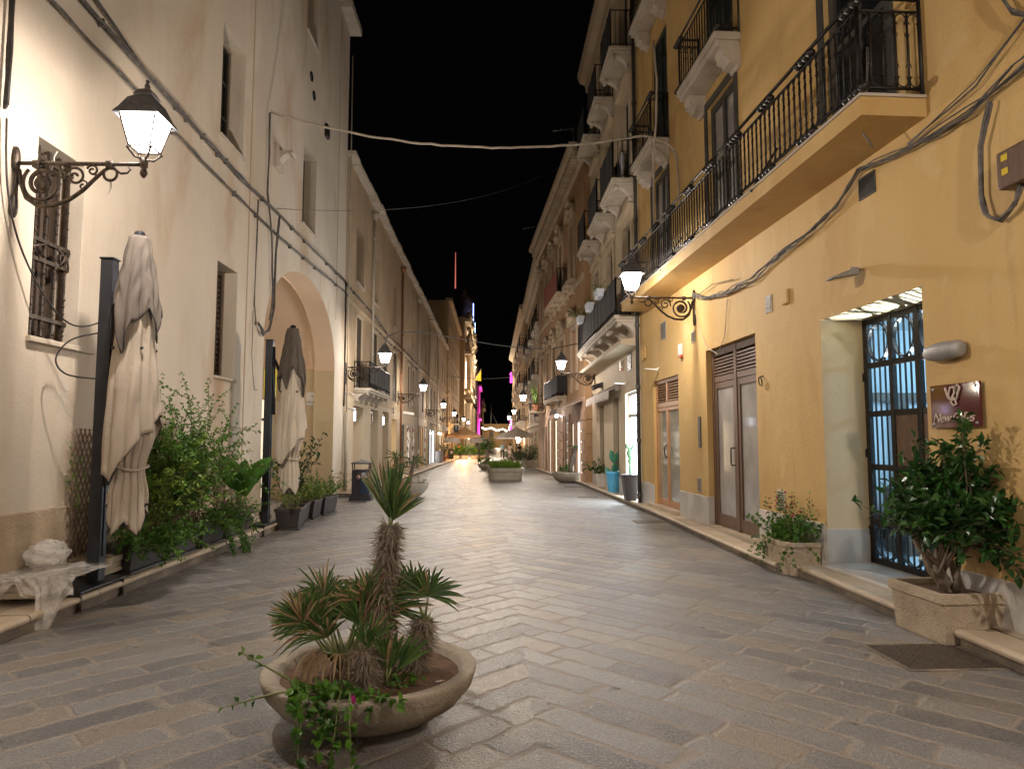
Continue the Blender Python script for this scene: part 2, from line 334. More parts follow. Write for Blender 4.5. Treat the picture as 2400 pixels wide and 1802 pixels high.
def mkobj(name,v,f,mats,parent=None,mi=None,sm=None):
    me=bpy.data.meshes.new(name); me.from_pydata([tuple(x) for x in v],[],f)
    for m in (mats if isinstance(mats,(list,tuple)) else [mats]): me.materials.append(MT[m] if isinstance(m,str) else m)
    if mi and any(mi): me.polygons.foreach_set('material_index',mi)
    if sm and any(sm): me.polygons.foreach_set('use_smooth',sm)
    me.update()
    o=bpy.data.objects.new(name,me); COL.objects.link(o)
    if parent: o.parent=parent
    return o
def bev(o,w,seg=2):
    m=o.modifiers.new('bevel','BEVEL'); m.width=w; m.segments=seg; m.limit_method='ANGLE'; m.angle_limit=.7
    return o
def build(mb,name,mats,parent=None,bevel=0):
    o=mkobj(name,mb.v,mb.f,mats,parent,mb.mi,mb.sm)
    if bevel: bev(o,bevel)
    return o
def tag(o,label,cat,group=None,kind=None):
    if label: o['label']=label
    if cat: o['category']=cat
    if group: o['group']=group
    if kind: o['kind']=kind
    return o
def thing(name,label,cat,loc=(0,0,0),rz=0,group=None):
    o=bpy.data.objects.new(name,None); o.empty_display_size=.2; COL.objects.link(o)
    o.location=loc; o.rotation_euler=(0,0,rz)
    return tag(o,label,cat,group)
def dup(o,loc=None,rz=None,label=None,parent=None):
    c=o.copy(); COL.objects.link(c)
    if parent is not None: c.parent=parent
    if loc is not None: c.location=loc
    if rz is not None: c.rotation_euler=(0,0,rz)
    if label: c['label']=label
    for ch in list(o.children): dup(ch,parent=c)
    return c
def structure(mb,name,mats,bevel=0):
    o=build(mb,name,mats,None,bevel); o['kind']='structure'; return o
def text(body,name,size,loc,rot,m,parent=None,ext=.003,shear=0,align='CENTER',space=1):
    cu=bpy.data.curves.new(name,'FONT'); cu.body=body; cu.size=size; cu.extrude=ext; cu.shear=shear; cu.align_x=align; cu.align_y='CENTER'; cu.space_character=space
    cu.materials.append(MT[m]); o=bpy.data.objects.new(name,cu); COL.objects.link(o); o.location=loc; o.rotation_euler=rot
    me=bpy.data.meshes.new_from_object(o); COL.objects.unlink(o); bpy.data.objects.remove(o); o=bpy.data.objects.new(name,me); COL.objects.link(o); o.location=loc; o.rotation_euler=rot
    if parent: o.parent=parent
    return o
# ---------------------------------------------------------------- camera, sky
F_PX=1620.; PIT=math.atan(131/F_PX); YAW=math.atan(45/F_PX); HC=1.6
def camera():
    cd=bpy.data.cameras.new('camera'); cd.sensor_width=36; cd.lens=36*F_PX/2400; cd.clip_end=800; cd.clip_start=.05
    c=bpy.data.objects.new('camera',cd); COL.objects.link(c); c.location=(0,0,HC); c.rotation_euler=(PI/2+PIT,0,-YAW); SC.camera=c
    w=bpy.data.worlds.new('World'); SC.world=w; w.use_nodes=True; nt=w.node_tree; bg=nt.nodes['Background']
    sk=nt.nodes.new('ShaderNodeTexSky'); sk.sky_type='NISHITA'; sk.sun_disc=False; sk.sun_elevation=math.radians(-7); sk.sun_rotation=math.radians(200)
    mx=nt.nodes.new('ShaderNodeMix'); mx.data_type='RGBA'; mx.inputs[0].default_value=.9; mx.inputs[7].default_value=(.0085,.0075,.0072,1)
    nt.links.new(sk.outputs[0],mx.inputs[6]); nt.links.new(mx.outputs[2],bg.inputs[0]); bg.inputs[1].default_value=.12
    v=SC.view_settings; v.view_transform='Standard'; v.look='None'; v.exposure=0; v.gamma=1
    cy=SC.cycles; cy.use_denoising=True; cy.max_bounces=6; cy.diffuse_bounces=4; cy.glossy_bounces=3; cy.transparent_max_bounces=12; cy.caustics_reflective=False; cy.caustics_refractive=False; cy.sample_clamp_indirect=6; cy.sample_clamp_direct=0
    try: cy.denoiser='OPENIMAGEDENOISE'
    except Exception: pass
# ---------------------------------------------------------------- facades
class Facade:
    """A house front along a line X = x0 + m*Y. Local coordinates: s along the street, n towards the street, z up."""
    def __init__(f,x0,m,side,name=None,label=None,cat='building',sref=0):
        L=math.hypot(m,1); f.side=side; f.d=(m/L,1/L); f.n=(-1/L,m/L) if side>0 else (1/L,-m/L); f.o=(x0,0)
        f.sg=1 if side>0 else -1; f.rz=math.atan2(f.sg*f.d[1],f.sg*f.d[0]); f.sref=sref
        f.root=thing(name,label,cat,f.pt(sref,0,0),f.rz) if name else None
    def pt(f,s,n,z): return (f.o[0]+f.d[0]*s+f.n[0]*n, f.o[1]+f.d[1]*s+f.n[1]*n, z)
    def loc(f,s,n,z): return (f.sg*(s-f.sref),n,z)
    def build(f,mb,name,mats,parent=None,bevel=0):
        v=[f.loc(*p) for p in mb.v]; fs=mb.f if f.sg>0 else [t[::-1] for t in mb.f]
        o=mkobj(name,v,fs,mats,parent or f.root,mb.mi,mb.sm)
        if bevel: bev(o,bevel)
        return o
    def world(f,mb,name,mats,label,cat,s,n,z,group=None,bevel=0):   # one-mesh thing standing on its own at (s,n,z)
        v=[(f.sg*(p[0]-s),p[1]-n,p[2]-z) for p in mb.v]; fs=mb.f if f.sg>0 else [t[::-1] for t in mb.f]
        o=mkobj(name,v,fs,mats,None,mb.mi,mb.sm); o.location=f.pt(s,n,z); o.rotation_euler=(0,0,f.rz)
        if bevel: bev(o,bevel)
        return tag(o,label,cat,group)
    def thing(f,name,label,cat,s,n,z,group=None): return thing(name,label,cat,f.pt(s,n,z),f.rz,group)
def wallgrid(mb,s0,s1,z0,z1,holes=(),depth=.25,mi=0,rmi=None,skip=()):
    """front wall with rectangular openings (s0,s1,z0,z1[,depth]) and their reveals"""
    S=sorted({s0,s1,*[h[0] for h in holes if s0<h[0]<s1],*[h[1] for h in holes if s0<h[1]<s1],*[h[0] for h in skip],*[h[1] for h in skip]})
    Zs=sorted({z0,z1,*[h[2] for h in holes if z0<h[2]<z1],*[h[3] for h in holes if z0<h[3]<z1],*[h[2] for h in skip if z0<h[2]<z1],*[h[3] for h in skip if z0<h[3]<z1]})
    for a,b in zip(S,S[1:]):
        for c,d in zip(Zs,Zs[1:]):
            ms,mz=(a+b)/2,(c+d)/2
            if any(h[0]<ms<h[1] and h[2]<mz<h[3] for h in (*holes,*skip)): continue
            mb.quad((a,0,c),(a,0,d),(b,0,d),(b,0,c),mi)
    r=mi if rmi is None else rmi
    for h in holes:
        a,b,c,d=h[:4]; q=-(h[4] if len(h)>4 else depth)
        mb.quad((a,0,c),(a,q,c),(a,q,d),(a,0,d),r); mb.quad((b,0,c),(b,0,d),(b,q,d),(b,q,c),r)
        mb.quad((a,0,d),(a,q,d),(b,q,d),(b,0,d),r); mb.quad((a,0,c),(b,0,c),(b,q,c),(a,q,c),r)
def shell(f,s0,s1,z1,depth,m,z0=-1.2,roof=True,name='wall_side'):
    """the sides, back and flat roof behind a front"""
    b=MB(); b.quad((s0,0,z0),(s0,-depth,z0),(s0,-depth,z1),(s0,0,z1)); b.quad((s1,0,z0),(s1,0,z1),(s1,-depth,z1),(s1,-depth,z0))
    b.quad((s0,-depth,z0),(s1,-depth,z0),(s1,-depth,z1),(s0,-depth,z1))
    if roof: b.quad((s0,0,z1),(s0,-depth,z1),(s1,-depth,z1),(s1,0,z1))
    return f.build(b,name,m)
def window(f,h,n=-.2,fm='frame_dark',pm='dark_glass',w=.07,nv=1,nh=2,name='window',slats=False,louv=0):
    """frame part with its pane as sub-part, set at depth n inside the opening h"""
    a,b,c,d=h[:4]; t=.045; m=MB()
    m.box(a,a+w,n-t,n,c,d); m.box(b-w,b,n-t,n,c,d); m.box(a+w,b-w,n-t,n,d-w,d); m.box(a+w,b-w,n-t,n,c,c+w)
    for i in range(1,nv+1):
        x=lerp(a,b,i/(nv+1)); m.box(x-w*.45,x+w*.45,n-t,n+.004,c+w,d-w)
    for i in range(1,nh+1):
        z=lerp(c,d,i/(nh+1)); m.box(a+w,b-w,n-t+.006,n-.006,z-w*.3,z+w*.3)
    if slats:
        k=int((d-c-2*w)/.09)
        for i in range(k):
            z=c+w+.09*(i+.5); m.hexa([(a+w,n-.035,z-.02),(b-w,n-.035,z-.02),(b-w,n-.012,z-.03),(a+w,n-.012,z-.03),(a+w,n-.035,z+.03),(b-w,n-.035,z+.03),(b-w,n-.012,z+.02),(a+w,n-.012,z+.02)])
    o=f.build(m,name,fm)
    p=MB(); p.quad((a+.01,n-t*.8,c+.01),(a+.01,n-t*.8,d-.01),(b-.01,n-t*.8,d-.01),(b-.01,n-t*.8,c+.01))
    f.build(p,'pane',pm,o)
    return o
def railing(mb,path,z,h,sp=.13,r=.009,style=0,mi=0):
    """bars, top and bottom rails along a list of (s,n) corners"""
    for (a,b) in zip(path,path[1:]):
        L=math.hypot(b[0]-a[0],b[1]-a[1]); k=max(1,int(round(L/sp))); ux,uy=(b[0]-a[0])/L,(b[1]-a[1])/L
        P=lambda t,zz,q=0:(a[0]+(b[0]-a[0])*t-uy*q,a[1]+(b[1]-a[1])*t+ux*q,zz)
        mb.tube([P(0,z+h),P(1,z+h)],.022 if style else .016,6,mi); mb.tube([P(0,z+.07),P(1,z+.07)],.014,6,mi)
        if style: mb.tube([P(0,z+h-.13),P(1,z+h-.13)],.013,6,mi)
        top=z+h-(.13 if style else 0)
        for i in range(k+1):
            t=i/k; mb.tube([P(t,z+.07),P(t,top)],r*1.3 if style else r,5,mi)
            if style and i<k:
                tc=(i+.5)/k
                for zc,up in ((top-.075,1),(z+.145,-1)):
                    arc=[P(tc+cos(x)*.44/k,zc+up*sin(x)*.058) for x in [PI*(-.28+1.56*j/8) for j in range(9)]]
                    mb.tube(arc,.0075,4,mi)
            if style and 0<i<k:
                for zc,up in ((top-.19,-1),(z+.26,1)):
                    for q in (-1,1):
                        mb.tube([P(t,zc),P(t+q*.14/k,zc+up*.05),P(t+q*.26/k,zc+up*.012)],[.009,.007,.003],4,mi)
        for t in (0,1): mb.tube([P(t,z),P(t,z+h+.03)],.02,6,mi)
        if style:
            q=max(1,int(L/.95))
            for i in range(q+1 if L>1.2 else 0):
                t=min(.995,max(.005,i/q))
                for zc in (z+h-.065,z+.03):
                    for a2 in range(4):
                        x=.09*(a2-1.5)
                        mb.ball(P(t+x/L,zc,.012),.055,8,mi,.8)
def scroll_bracket(mb,s0,s1,n,z,h,mi=0):
    """stone console: flat top, curved belly, rolled ends"""
    poly=[(n,z)]
    for i in range(9):
        a=PI/2*i/8; poly.append((n*(1-sin(a)*.78),z-.10*h-h*.75*(1-cos(a))))
    poly+=[(.10*n,z-h),(0,z-h*1.02),(0,z)]
    mb.prism([(s0,p[0],p[1]) for p in poly],(s1-s0,0,0),mi)
    e=.018
    mb.tube([(s0-e,n*.93,z-.13*h),(s1+e,n*.93,z-.13*h)],.14*h,10,mi); mb.tube([(s0-e,n*.16,z-.86*h),(s1+e,n*.16,z-.86*h)],.12*h,10,mi)
def step_bracket(mb,s0,s1,n,z,h,mi=0):
    poly=[(n*.86,z),(n*.86,z-.2*h),(n*.78,z-.34*h),(n*.80,z-.5*h),(n*.55,z-.62*h),(n*.52,z-.8*h),(n*.2,z-.84*h),(n*.14,z-h),(0,z-h),(0,z)]
    mb.prism([(s0,p[0],p[1]) for p in poly],(s1-s0,0,0),mi)
def balcony(f,s0,s1,n,z,t=.16,h=.95,style=0,sp=.13,brackets=2,bk='scroll',bh=.38,m='balstone',screen=0,sm='screen',ends=True,bw=.2):
    b=MB(); b.box(s0+.04,s1-.04,.0,n-.04,z-t,z-t*.55); b.box(s0,s1,0,n,z-t*.55,z)
    o=f.build(b,'balcony',m,bevel=.015)
    if brackets:
        for i in range(brackets):
            c=lerp(s0+.18,s1-.18,i/(brackets-1) if brackets>1 else .5); k=MB()
            (scroll_bracket if bk=='scroll' else step_bracket)(k,c-bw/2,c+bw/2,n*.82,z-t,bh); f.build(k,'bracket',m,o)
    if h:
        r=MB(); e=.05; path=[(s0+e,.01),(s0+e,n-e),(s1-e,n-e),(s1-e,.01)]
        railing(r,path,z,h,sp,.009,style); f.build(r,'railing','iron',o)
        if screen:
            k=MB(); z0,z1=z+screen,z+h-.02; g=n-e+.02
            S=40
            for i in range(S):
                a,c=lerp(s0+.03,s1-.03,i/S),lerp(s0+.03,s1-.03,(i+1)/S); w=lambda x:.008*sin(x*9)+.005*sin(x*23)
                k.quad((a,g+w(a),z0+.01*sin(a*5)),(a,g+w(a),z1),(c,g+w(c),z1),(c,g+w(c),z0+.01*sin(c*5)))
            if screen<.5 and ends:
                k.quad((s0+.03,g,z0),(s0+.03,g*.05,z0),(s0+.03,g*.05,z1),(s0+.03,g,z1)); k.quad((s1-.03,g,z0),(s1-.03,g*.05,z0),(s1-.03,g*.05,z1),(s1-.03,g,z1))
            f.build(k,'screen',sm,o)
    return o
def cornice(f,s0,s1,prof,m,name='cornice'):
    """moulding: profile of (n,z) pairs swept along the front"""
    b=MB(); b.prism([(s0,p[0],p[1]) for p in prof],(s1-s0,0,0)); return f.build(b,name,m)
# ---------------------------------------------------------------- ground, pavements
def ground():
    b=MB(); xs=[-120,-30,-8,-4,0,4,8,30,120]; ys=[-40,-10,0,10,22,40,60,80,110,160,320]
    vs=[(x,y,gz(y)) for y in ys for x in xs]; n=len(xs)
    b.add(vs,[(j*n+i,j*n+i+1,(j+1)*n+i+1,(j+1)*n+i) for j in range(len(ys)-1) for i in range(n-1)])
    structure(b,'street','paving')
def pavement(name,edge,inner,h,riser='gutter'):
    """raised pavement: rounded stone nosing along `edge`, slabs back to `inner` (same number of points)"""
    top=MB(); nose=MB(); rz_=MB()
    sgn=1 if edge[0][0]>inner[0][0] else -1        # outward direction in x
    pts=[]
    for i,((ex,ey),(ix,iy)) in enumerate(zip(edge,inner)): pts.append((ex,ey,ix,iy))
    for p,q in zip(pts,pts[1:]):
        z0,z1=gz(p[1])+h,gz(q[1])+h
        top.quad((p[0]-sgn*.3,p[1],z0),(q[0]-sgn*.3,q[1],z1),(q[2],q[3],z1),(p[2],p[3],z0))
        L=math.hypot(q[0]-p[0],q[1]-p[1]); k=max(1,int(round(L/1.15)))
        for i in range(k):                          # one nosing stone each
            t0,t1=i/k+.004/L,(i+1)/k-.004/L
            w=R.uniform(-.008,.008); dz=R.uniform(-.004,.003)
            prof=[(-.3,-.002),(-.03,0),(-.008,-.008),(.004,-.026),(.004,-.042),(-.006,-.058),(-.03,-.066),(-.3,-.066)]
            A=[(lerp(p[0],q[0],t0)+sgn*(o+w),lerp(p[1],q[1],t0),lerp(z0,z1,t0)+zz+dz) for o,zz in prof]
            Bq=[(lerp(p[0],q[0],t1)+sgn*(o+w),lerp(p[1],q[1],t1),lerp(z0,z1,t1)+zz+dz) for o,zz in prof]
            m=len(prof); nose.add(A+Bq,[tuple(range(m)),tuple(range(m,2*m))[::-1]]+[(j,(j+1)%m,m+(j+1)%m,m+j) for j in range(m)])
        rz_.quad((p[0]-sgn*.035,p[1],z0-h-.05),(q[0]-sgn*.035,q[1],z1-h-.05),(q[0]-sgn*.035,q[1],z1-.05),(p[0]-sgn*.035,p[1],z0-.05))
    e=pts[-1]; s=pts[0]
    for p in (s,e):
        z=gz(p[1])+h; rz_.quad((p[0]-sgn*.01,p[1],z-h-.05),(p[2],p[3],z-h-.05),(p[2],p[3],z-.003),(p[0]-sgn*.01,p[1],z-.003))
    structure(top,name,'walk'); structure(nose,name.replace('pavement','kerb'),'kerb'); structure(rz_,name.replace('pavement','kerb')+'_riser',riser)
def setting():
    ground()
    pavement('left_pavement',[(-3.86,-10),(-3.84,6),(-3.83,9),(-3.83,12.6)],[(-4.46,-10),(-4.46,6),(-4.46,9),(-4.46,12.6)],.15)
    pavement('left_pavement_beyond',[(-3.86,19.7),(-3.8,24),(-3.66,38),(-3.57,60),(-3.5,88)],[(-4.46,19.7),(-4.46,24),(-4.46,38),(-4.46,60),(-4.32,88)],.12)
    pavement('right_pavement_near',[(3.62,-8),(3.62,4),(3.60,8.40)],[(4.62,-8),(4.13,4),(3.95,8.40)],.135)
    pavement('right_pavement',[(3.42,8.42),(3.40,12),(3.40,16.6),(3.29,19.7),(3.2,25.4),(2.9,31),(2.5,40)],[(3.95,8.42),(3.80,12),(3.62,16.6),(3.6,19.7),(3.6,25.4),(3.05,31),(2.6,40)],.125)
# ---------------------------------------------------------------- left: pale building with the arch
def left_near():
    f=Facade(-4.45,0,-1,'plaster_building','tall pale plaster building with the arched passage and barred window','building',10); G={'f':f}
    sc,sa,sp,ri=16.45,3.0,3.65,1.85
    holes=[(6.68,7.45,2.60,4.57,.34),(11.02,12.05,6.6,8.52,.36),(15.87,17.05,6.68,8.6,.36),(11.10,11.98,2.64,4.5,.34),(15.9,16.9,11.42,13.4,.36),(11.0,12.05,11.42,13.4,.36),(2.2,3.2,6.6,8.5,.36),(-2.4,-1.4,6.6,8.5,.36)]
    b=MB(); wallgrid(b,-9,20.62,-.3,14.45,holes,.36,skip=[(sc-sa,sc+sa,-.3,5.6)])
    zc=lambda s: sp+ri*math.sqrt(max(0,1-((s-sc)/sa)**2))
    K=40; xs=[sc-sa*cos(PI*i/K) for i in range(K+1)]
    D=-.55
    for a,c in zip(xs,xs[1:]):
        b.quad((a,0,zc(a)),(a,0,5.6),(c,0,5.6),(c,0,zc(c)))
        b.quad((a,0,zc(a)),(c,0,zc(c)),(c,D,zc(c)),(a,D,zc(a)),1)
    for s in (sc-sa,sc+sa): b.quad((s,0,-.3),(s,D,-.3),(s,D,sp),(s,0,sp),2)
    f.build(b,'wall',['plaster_pale','peach','jamb'])
    shell(f,-9,20.62,14.45,9,'plaster_pale')
    # passage behind the arch: impost band, vault, jamb walls
    p=MB(); g=.09; zc2=lambda s: sp+.02+(ri+g)*math.sqrt(max(0,1-((s-sc)/(sa+g))**2)); xs2=[sc-(sa+g)*cos(PI*i/K) for i in range(K+1)]
    E_=-8.5
    for a,c in zip(xs2,xs2[1:]): p.quad((a,D,zc2(a)),(c,D,zc2(c)),(c,E_,zc2(c)),(a,E_,zc2(a)),0); p.quad((a,D,zc2(a)),(a,D,zc2(a)-g*1.6),(c,D,zc2(c)-g*1.6),(c,D,zc2(c)),0)
    x0,x1=sc-sa-g,sc+sa+g
    p.quad((x0,D,-.3),(x0,E_,-.3),(x0,E_,sp+.03),(x0,D,sp+.03),1)
    p.quad((x1,D,sp+.03),(x1,-1.86,sp+.03),(x1,-1.86,-.3),(x1,D,-.3),1)
    p.quad((x1,-2.75,sp+.03),(x1,E_,sp+.03),(x1,E_,-.3),(x1,-2.75,-.3),1)
    p.quad((x1,-1.86,2.75),(x1,-2.75,2.75),(x1,-2.75,sp+.03),(x1,-1.86,sp+.03),1)
    p.quad((x0,E_,-.3),(x1,E_,-.3),(x1,E_,5.6),(x0,E_,5.6),1)
    for s in (x0,x1): p.quad((s,D,-.3),(s,D,sp+.1),(s+(.12 if s<sc else -.12),D,sp+.1),(s+(.12 if s<sc else -.12),D,-.3),1)
    f.build(p,'passage',['peach','jamb'])
    c=MB(); c.box(x1-.10,x1+.02,D-.004,-.02,sp-.10,sp+.02); c.box(x1-.06,x1+.02,-1.8,D-.01,sp-.06,sp+.05); c.box(sc-sa-.02,sc-sa+.07,D-.004,-.02,sp-.10,sp+.02)
    f.build(c,'impost','peach')
    # lit shop door deep in the passage
    d=MB(); d.quad((x1+.25,-1.86,0),(x1+.25,-2.75,0),(x1+.25,-2.75,2.75),(x1+.25,-1.86,2.75)); o=f.build(d,'shop_door','lit_cream')
    d=MB(); d.box(x1+.05,x1+.12,-2.33,-2.27,.02,2.2); d.box(x1+.05,x1+.12,-2.75,-1.86,2.15,2.22); f.build(d,'frame','frame_dark',o)
    plight('passage_fill',f.pt(16.9,-1.25,3.0),46,(1,.86,.68),.06)  # added fill light that brightens the vault and jamb, no lamp hangs here
    # plinth
    for x0,x1,zz in ((-9,sc-sa-.02,.925),(sc+sa+.02,20.64,.62)): q=MB(); q.box(x0,x1,.0,.035,-.2,zz); f.build(q,'plinth',['travertine'],bevel=.012)
    # roof corner stone and eave
    q=MB(); q.box(-9,19.28,-.1,.24,14.32,14.45); f.build(q,'eave','balstone',bevel=.02); q=MB(); q.box(19.3,20.78,-.3,.34,14.16,14.40); f.build(q,'corner_stone','balstone',bevel=.02)
    # vertical render joints
    for x0,zz in ((12.42,.95),(19.46,5.0)): q=MB(); q.box(x0,x0+.04,-.02,.008,zz,13.8); f.build(q,'render_joint','plaster_old')
    # windows
    for h in holes[1:]:
        if h is holes[3]: continue
        window(f,h,-.30,'frame_dark','dark_glass',.055,1,2)
    for h in (holes[1],holes[2],holes[3],holes[4]):
        q=MB(); q.box(h[0]-.02,h[1]+.05,-.3,.035,h[2]-.05,h[2]); f.build(q,'sill','balstone',bevel=.008)
    window(f,holes[3],-.26,'brown_pane','brown_pane',.06,1,1,slats=True)
    h=holes[0]; q=MB(); q.box(h[0]-.03,h[1]+.28,-.3,.05,h[2]-.055,h[2]); f.build(q,'sill','plaster_pale',bevel=.008)
    o=window(f,h,-.27,'brown_pane','brown_pane',.05,2,0)
    # rusty grille
    g=MB()
    for i in range(5):
        s=lerp(h[0]+.05,h[1]-.05,i/4)
        g.box(s-.015,s+.015,-.155,-.125,h[2],h[3])
        for k in range(26): g.ball((s+R.uniform(-.01,.01),-.125,lerp(h[2],h[3],(k+R.random())/26)),R.uniform(.008,.017),6)
    for z in (2.83,3.42,3.62,4.45): g.box(h[0],h[1],-.165,-.115,z-.02,z+.02)
    for k in range(7): 
        s=lerp(h[0],h[1],R.random()); g.tube([(s,-.12,3.42),(s+R.uniform(-.15,.15),-.1,3.52),(s+R.uniform(-.2,.2),-.12,3.62)],.011,5)
    f.build(g,'window_grille','lampiron',o)
    # stone console left in the wall, iron tie
    q=MB(); q.box(13.72,14.12,-.05,.09,7.12,7.62); f.build(q,'wall_console','balstone',bevel=.02)
    q=MB(); scroll_bracket(q,13.80,14.04,.36,7.5,.34); f.build(q,'console_scroll','balstone')
    q=MB(); q.tube([(12.95,.03,10.2),(12.97,.03,11.4)],.03,6); f.build(q,'tie_iron','iron')
    for s,z in ((16.35,10.45),(16.62,10.1)):
        q=MB(); q.lathe([(.12,0),(.12,.02),(.085,.02),(.08,-.02)],(0,0,0),14); q.v=[(s+v[0],v[2],z+v[1]) for v in q.v]; f.build(q,'vent_hole','dark_glass')
    q=MB(); q.box(17.75,18.05,-.02,.08,9.6,9.95); f.build(q,'wall_hole','iron',bevel=.03)
    return f
# ---------------------------------------------------------------- left: long weathered building
def left_long():
    f=Facade(-4.45,0,-1,'weathered_building','long stained plaster building with pairs of narrow upper windows and shops','building',40)
    up=[(22.25,23.6,6.78,8.6,.45),(25.5,26.6,6.78,8.6,.45),(30.75,31.6,6.7,8.55,.4),(33.3,34.2,6.7,8.55,.4),(37.9,38.8,6.65,8.5,.4),(40.7,41.6,6.65,8.5,.4),(45.2,46.1,6.6,8.5,.4),(48.2,49.1,6.6,8.5,.4),(52.8,53.7,6.6,8.5,.4),(55.8,56.7,6.6,8.5,.4),(60.4,61.3,6.6,8.5,.4),(63.2,64.1,6.6,8.5,.4)]
    mid=[(22.42,23.35,3.34,5.62,.2),(25.52,26.48,3.34,5.6,.2),(28.1,29.0,3.34,5.55,.2),(30.7,31.85,3.34,5.5,.2),(33.5,34.25,3.34,5.5,.2),(36.0,36.8,3.34,5.5,.2),(38.15,38.95,3.34,5.5,.2),(40.9,41.75,3.3,5.45,.2),(43.6,44.5,3.3,5.45,.2),(46.0,46.8,3.3,5.45,.2),(49.6,50.4,3.2,5.35,.2),(52.2,53,3.2,5.35,.2),(55,55.8,3.2,5.35,.2),(58,58.8,3.2,5.35,.2),(61,61.8,3.2,5.35,.2),(64,64.8,3.2,5.35,.2)]
    gr=[(22.2,23.85,-.1,2.72,.75),(25.38,27.0,-.1,2.74,.75),(28.08,29.7,-.1,2.78,.75),(30.5,32.15,.1,2.56,.35),(33.8,35.1,.3,2.4,.2),(36.2,37.7,.2,2.43,.2),(38.4,39.65,.2,2.45,.2),(41.2,42.3,-.1,2.5,.2),(42.9,44.2,-.1,2.5,.2),(45.2,46.6,-.1,2.5,.2),(48.6,50.4,-.1,2.45,.2),(51,53.4,-.1,2.4,.2),(55,57,-.1,2.4,.2),(58,60,-.1,2.4,.2),(61.5,64,-.1,2.4,.2)]
    b=MB(); wallgrid(b,20.62,66.5,-.8,2.95,gr,.2,1); wallgrid(b,20.62,66.5,2.95,10.3,up+mid,.3,0,0)
    # jagged roof edge
    f.build(b,'wall',['plaster_old','plaster_cream'])
    shell(f,20.62,66.5,10.28,8,'plaster_old')
    q=MB(); s=20.62
    while s<66.5:
        w=R.uniform(.5,1.1); e=min(66.5,s+w); h=R.uniform(-.03,.04); q.box(s,e-.01,-.5,.26+R.uniform(-.03,.03),10.28+h,10.42+h); s=e
    f.build(q,'eave','balstone',bevel=.012)
    q=MB(); q.prism([(20.64,0,5.78),(20.64,.05,5.80),(20.64,.10,5.88),(20.64,.10,5.92),(20.64,0,5.96)],(45.8,0,0)); f.build(q,'string_course','plaster_old')
    for h in up: 
        p=MB(); p.quad((h[0],-h[4]+.01,h[2]),(h[0],-h[4]+.01,h[3]),(h[1],-h[4]+.01,h[3]),(h[1],-h[4]+.01,h[2])); o=f.build(p,'window','dark_glass')
        if h[0]<35: k=MB(); k.box(h[0]-.05,h[1]+.05,-.2,.05,h[2]-.08,h[2]); f.build(k,'sill','balstone',o,.01)
    for h in mid:
        o=window(f,h,-.02,'brown_pane','brown_pane',.06,1,1,slats=h[0]<40)
        if h[0]<40: k=MB(); k.box(h[0]-.1,h[1]+.1,-.02,.05,h[3],h[3]+.1); k.box(h[0]-.1,h[0]-.002,-.02,.025,h[2],h[3]-.002); k.box(h[1]+.002,h[1]+.1,-.02,.025,h[2],h[3]-.002); f.build(k,'surround','plaster_cream',o)
    # ground-floor niches and shop windows
    for h,m in zip(gr,['lit_cream','green_door','lit_cream','lit_warm','green_glass','lit_shop','lit_shop','lit_shop','lit_orange','lit_shop','lit_cool','lit_cool','lit_orange','lit_warm','lit_orange']):
        if h[4]==.75:
            p=MB(); p.quad((h[0],-h[4]+.01,h[2]),(h[0],-h[4]+.01,h[3]),(h[1],-h[4]+.01,h[3]),(h[1],-h[4]+.01,h[2])); f.build(p,'doorway','plaster_cream' if m!='green_door' else m)
        else:
            o=window(f,h,-.03 if h[0]>33 else -h[4]+.06,'frame_dark',m,.06,1,0,name='shop_window')
            if m=='lit_shop':     # goods on show
                for i in range(16):
                    k=MB(); s,z=lerp(h[0]+.2,h[1]-.2,(i%4)/3)+R.uniform(-.06,.06),lerp(h[2]+.4,h[3]-.25,(i//4)/3)+R.uniform(-.08,.08)
                    k.box(s-R.uniform(.05,.11),s+R.uniform(.05,.11),-.06,-.02,z-R.uniform(.05,.14),z+R.uniform(.05,.14)); f.build(k,'goods',R.choice(['dotted','navy','pink','white_paint','red_cloth']),o)
    for s,on in ((22.5,1),(25.68,0),(28.38,1)):
        k=MB(); k.box(s-.16,s+.16,-.5,-.02,2.2,2.66); o=f.build(k,'sign_box','grey_metal',bevel=.015)
        k=MB(); k.box(s-.175,s-.165,-.45,-.06,2.23,2.56); k.box(s-.13,s+.13,-.018,-.005,2.23,2.56); f.build(k,'lit_face','lit_box' if on else 'dark_glass',o)
    g0=20.64
    for h in gr[:8]: q=MB(); q.box(g0,h[0],0,.025,-.3,.62); g0=h[1]; f.build(q,'plinth','travertine',bevel=.01)
    # balcony wrapped in a dark screen
    o=balcony(f,22.15,26.5,.55,3.27,.14,.85,0,.12,5,'scroll',.3,'balstone',.18,'screen',False,.16)
    # drainpipes
    for s,m,z0,z1 in ((24.95,'zinc',4.2,9.75),(33.0,'copper',-.1,9.75),(40.35,'zinc',-.1,9.75),(47.3,'zinc',-.2,9.75),(54.2,'zinc',-.2,9.75)):
        k=MB(); k.tube([(s,.09,z0),(s,.09,z1)],.05,8); k.lathe([(.06,0),(.13,.12),(.15,.3),(.0,.3)],(s,.12,z1-.1),10)
        for z in (z0+.5,lerp(z0,z1,.5),z1-.8): k.lathe([(.065,-.04),(.065,.04)],(s,.09,z),8)
        f.build(k,'drainpipe',m)
        if m=='copper': pass
    k=MB(); k.tube([(20.75,.09,0),(20.75,.09,2.45)],.05,8); k.tube([(20.75,.09,2.45),(20.72,.08,13.5)],.02,6); f.build(k,'drainpipe','zinc')
    return f
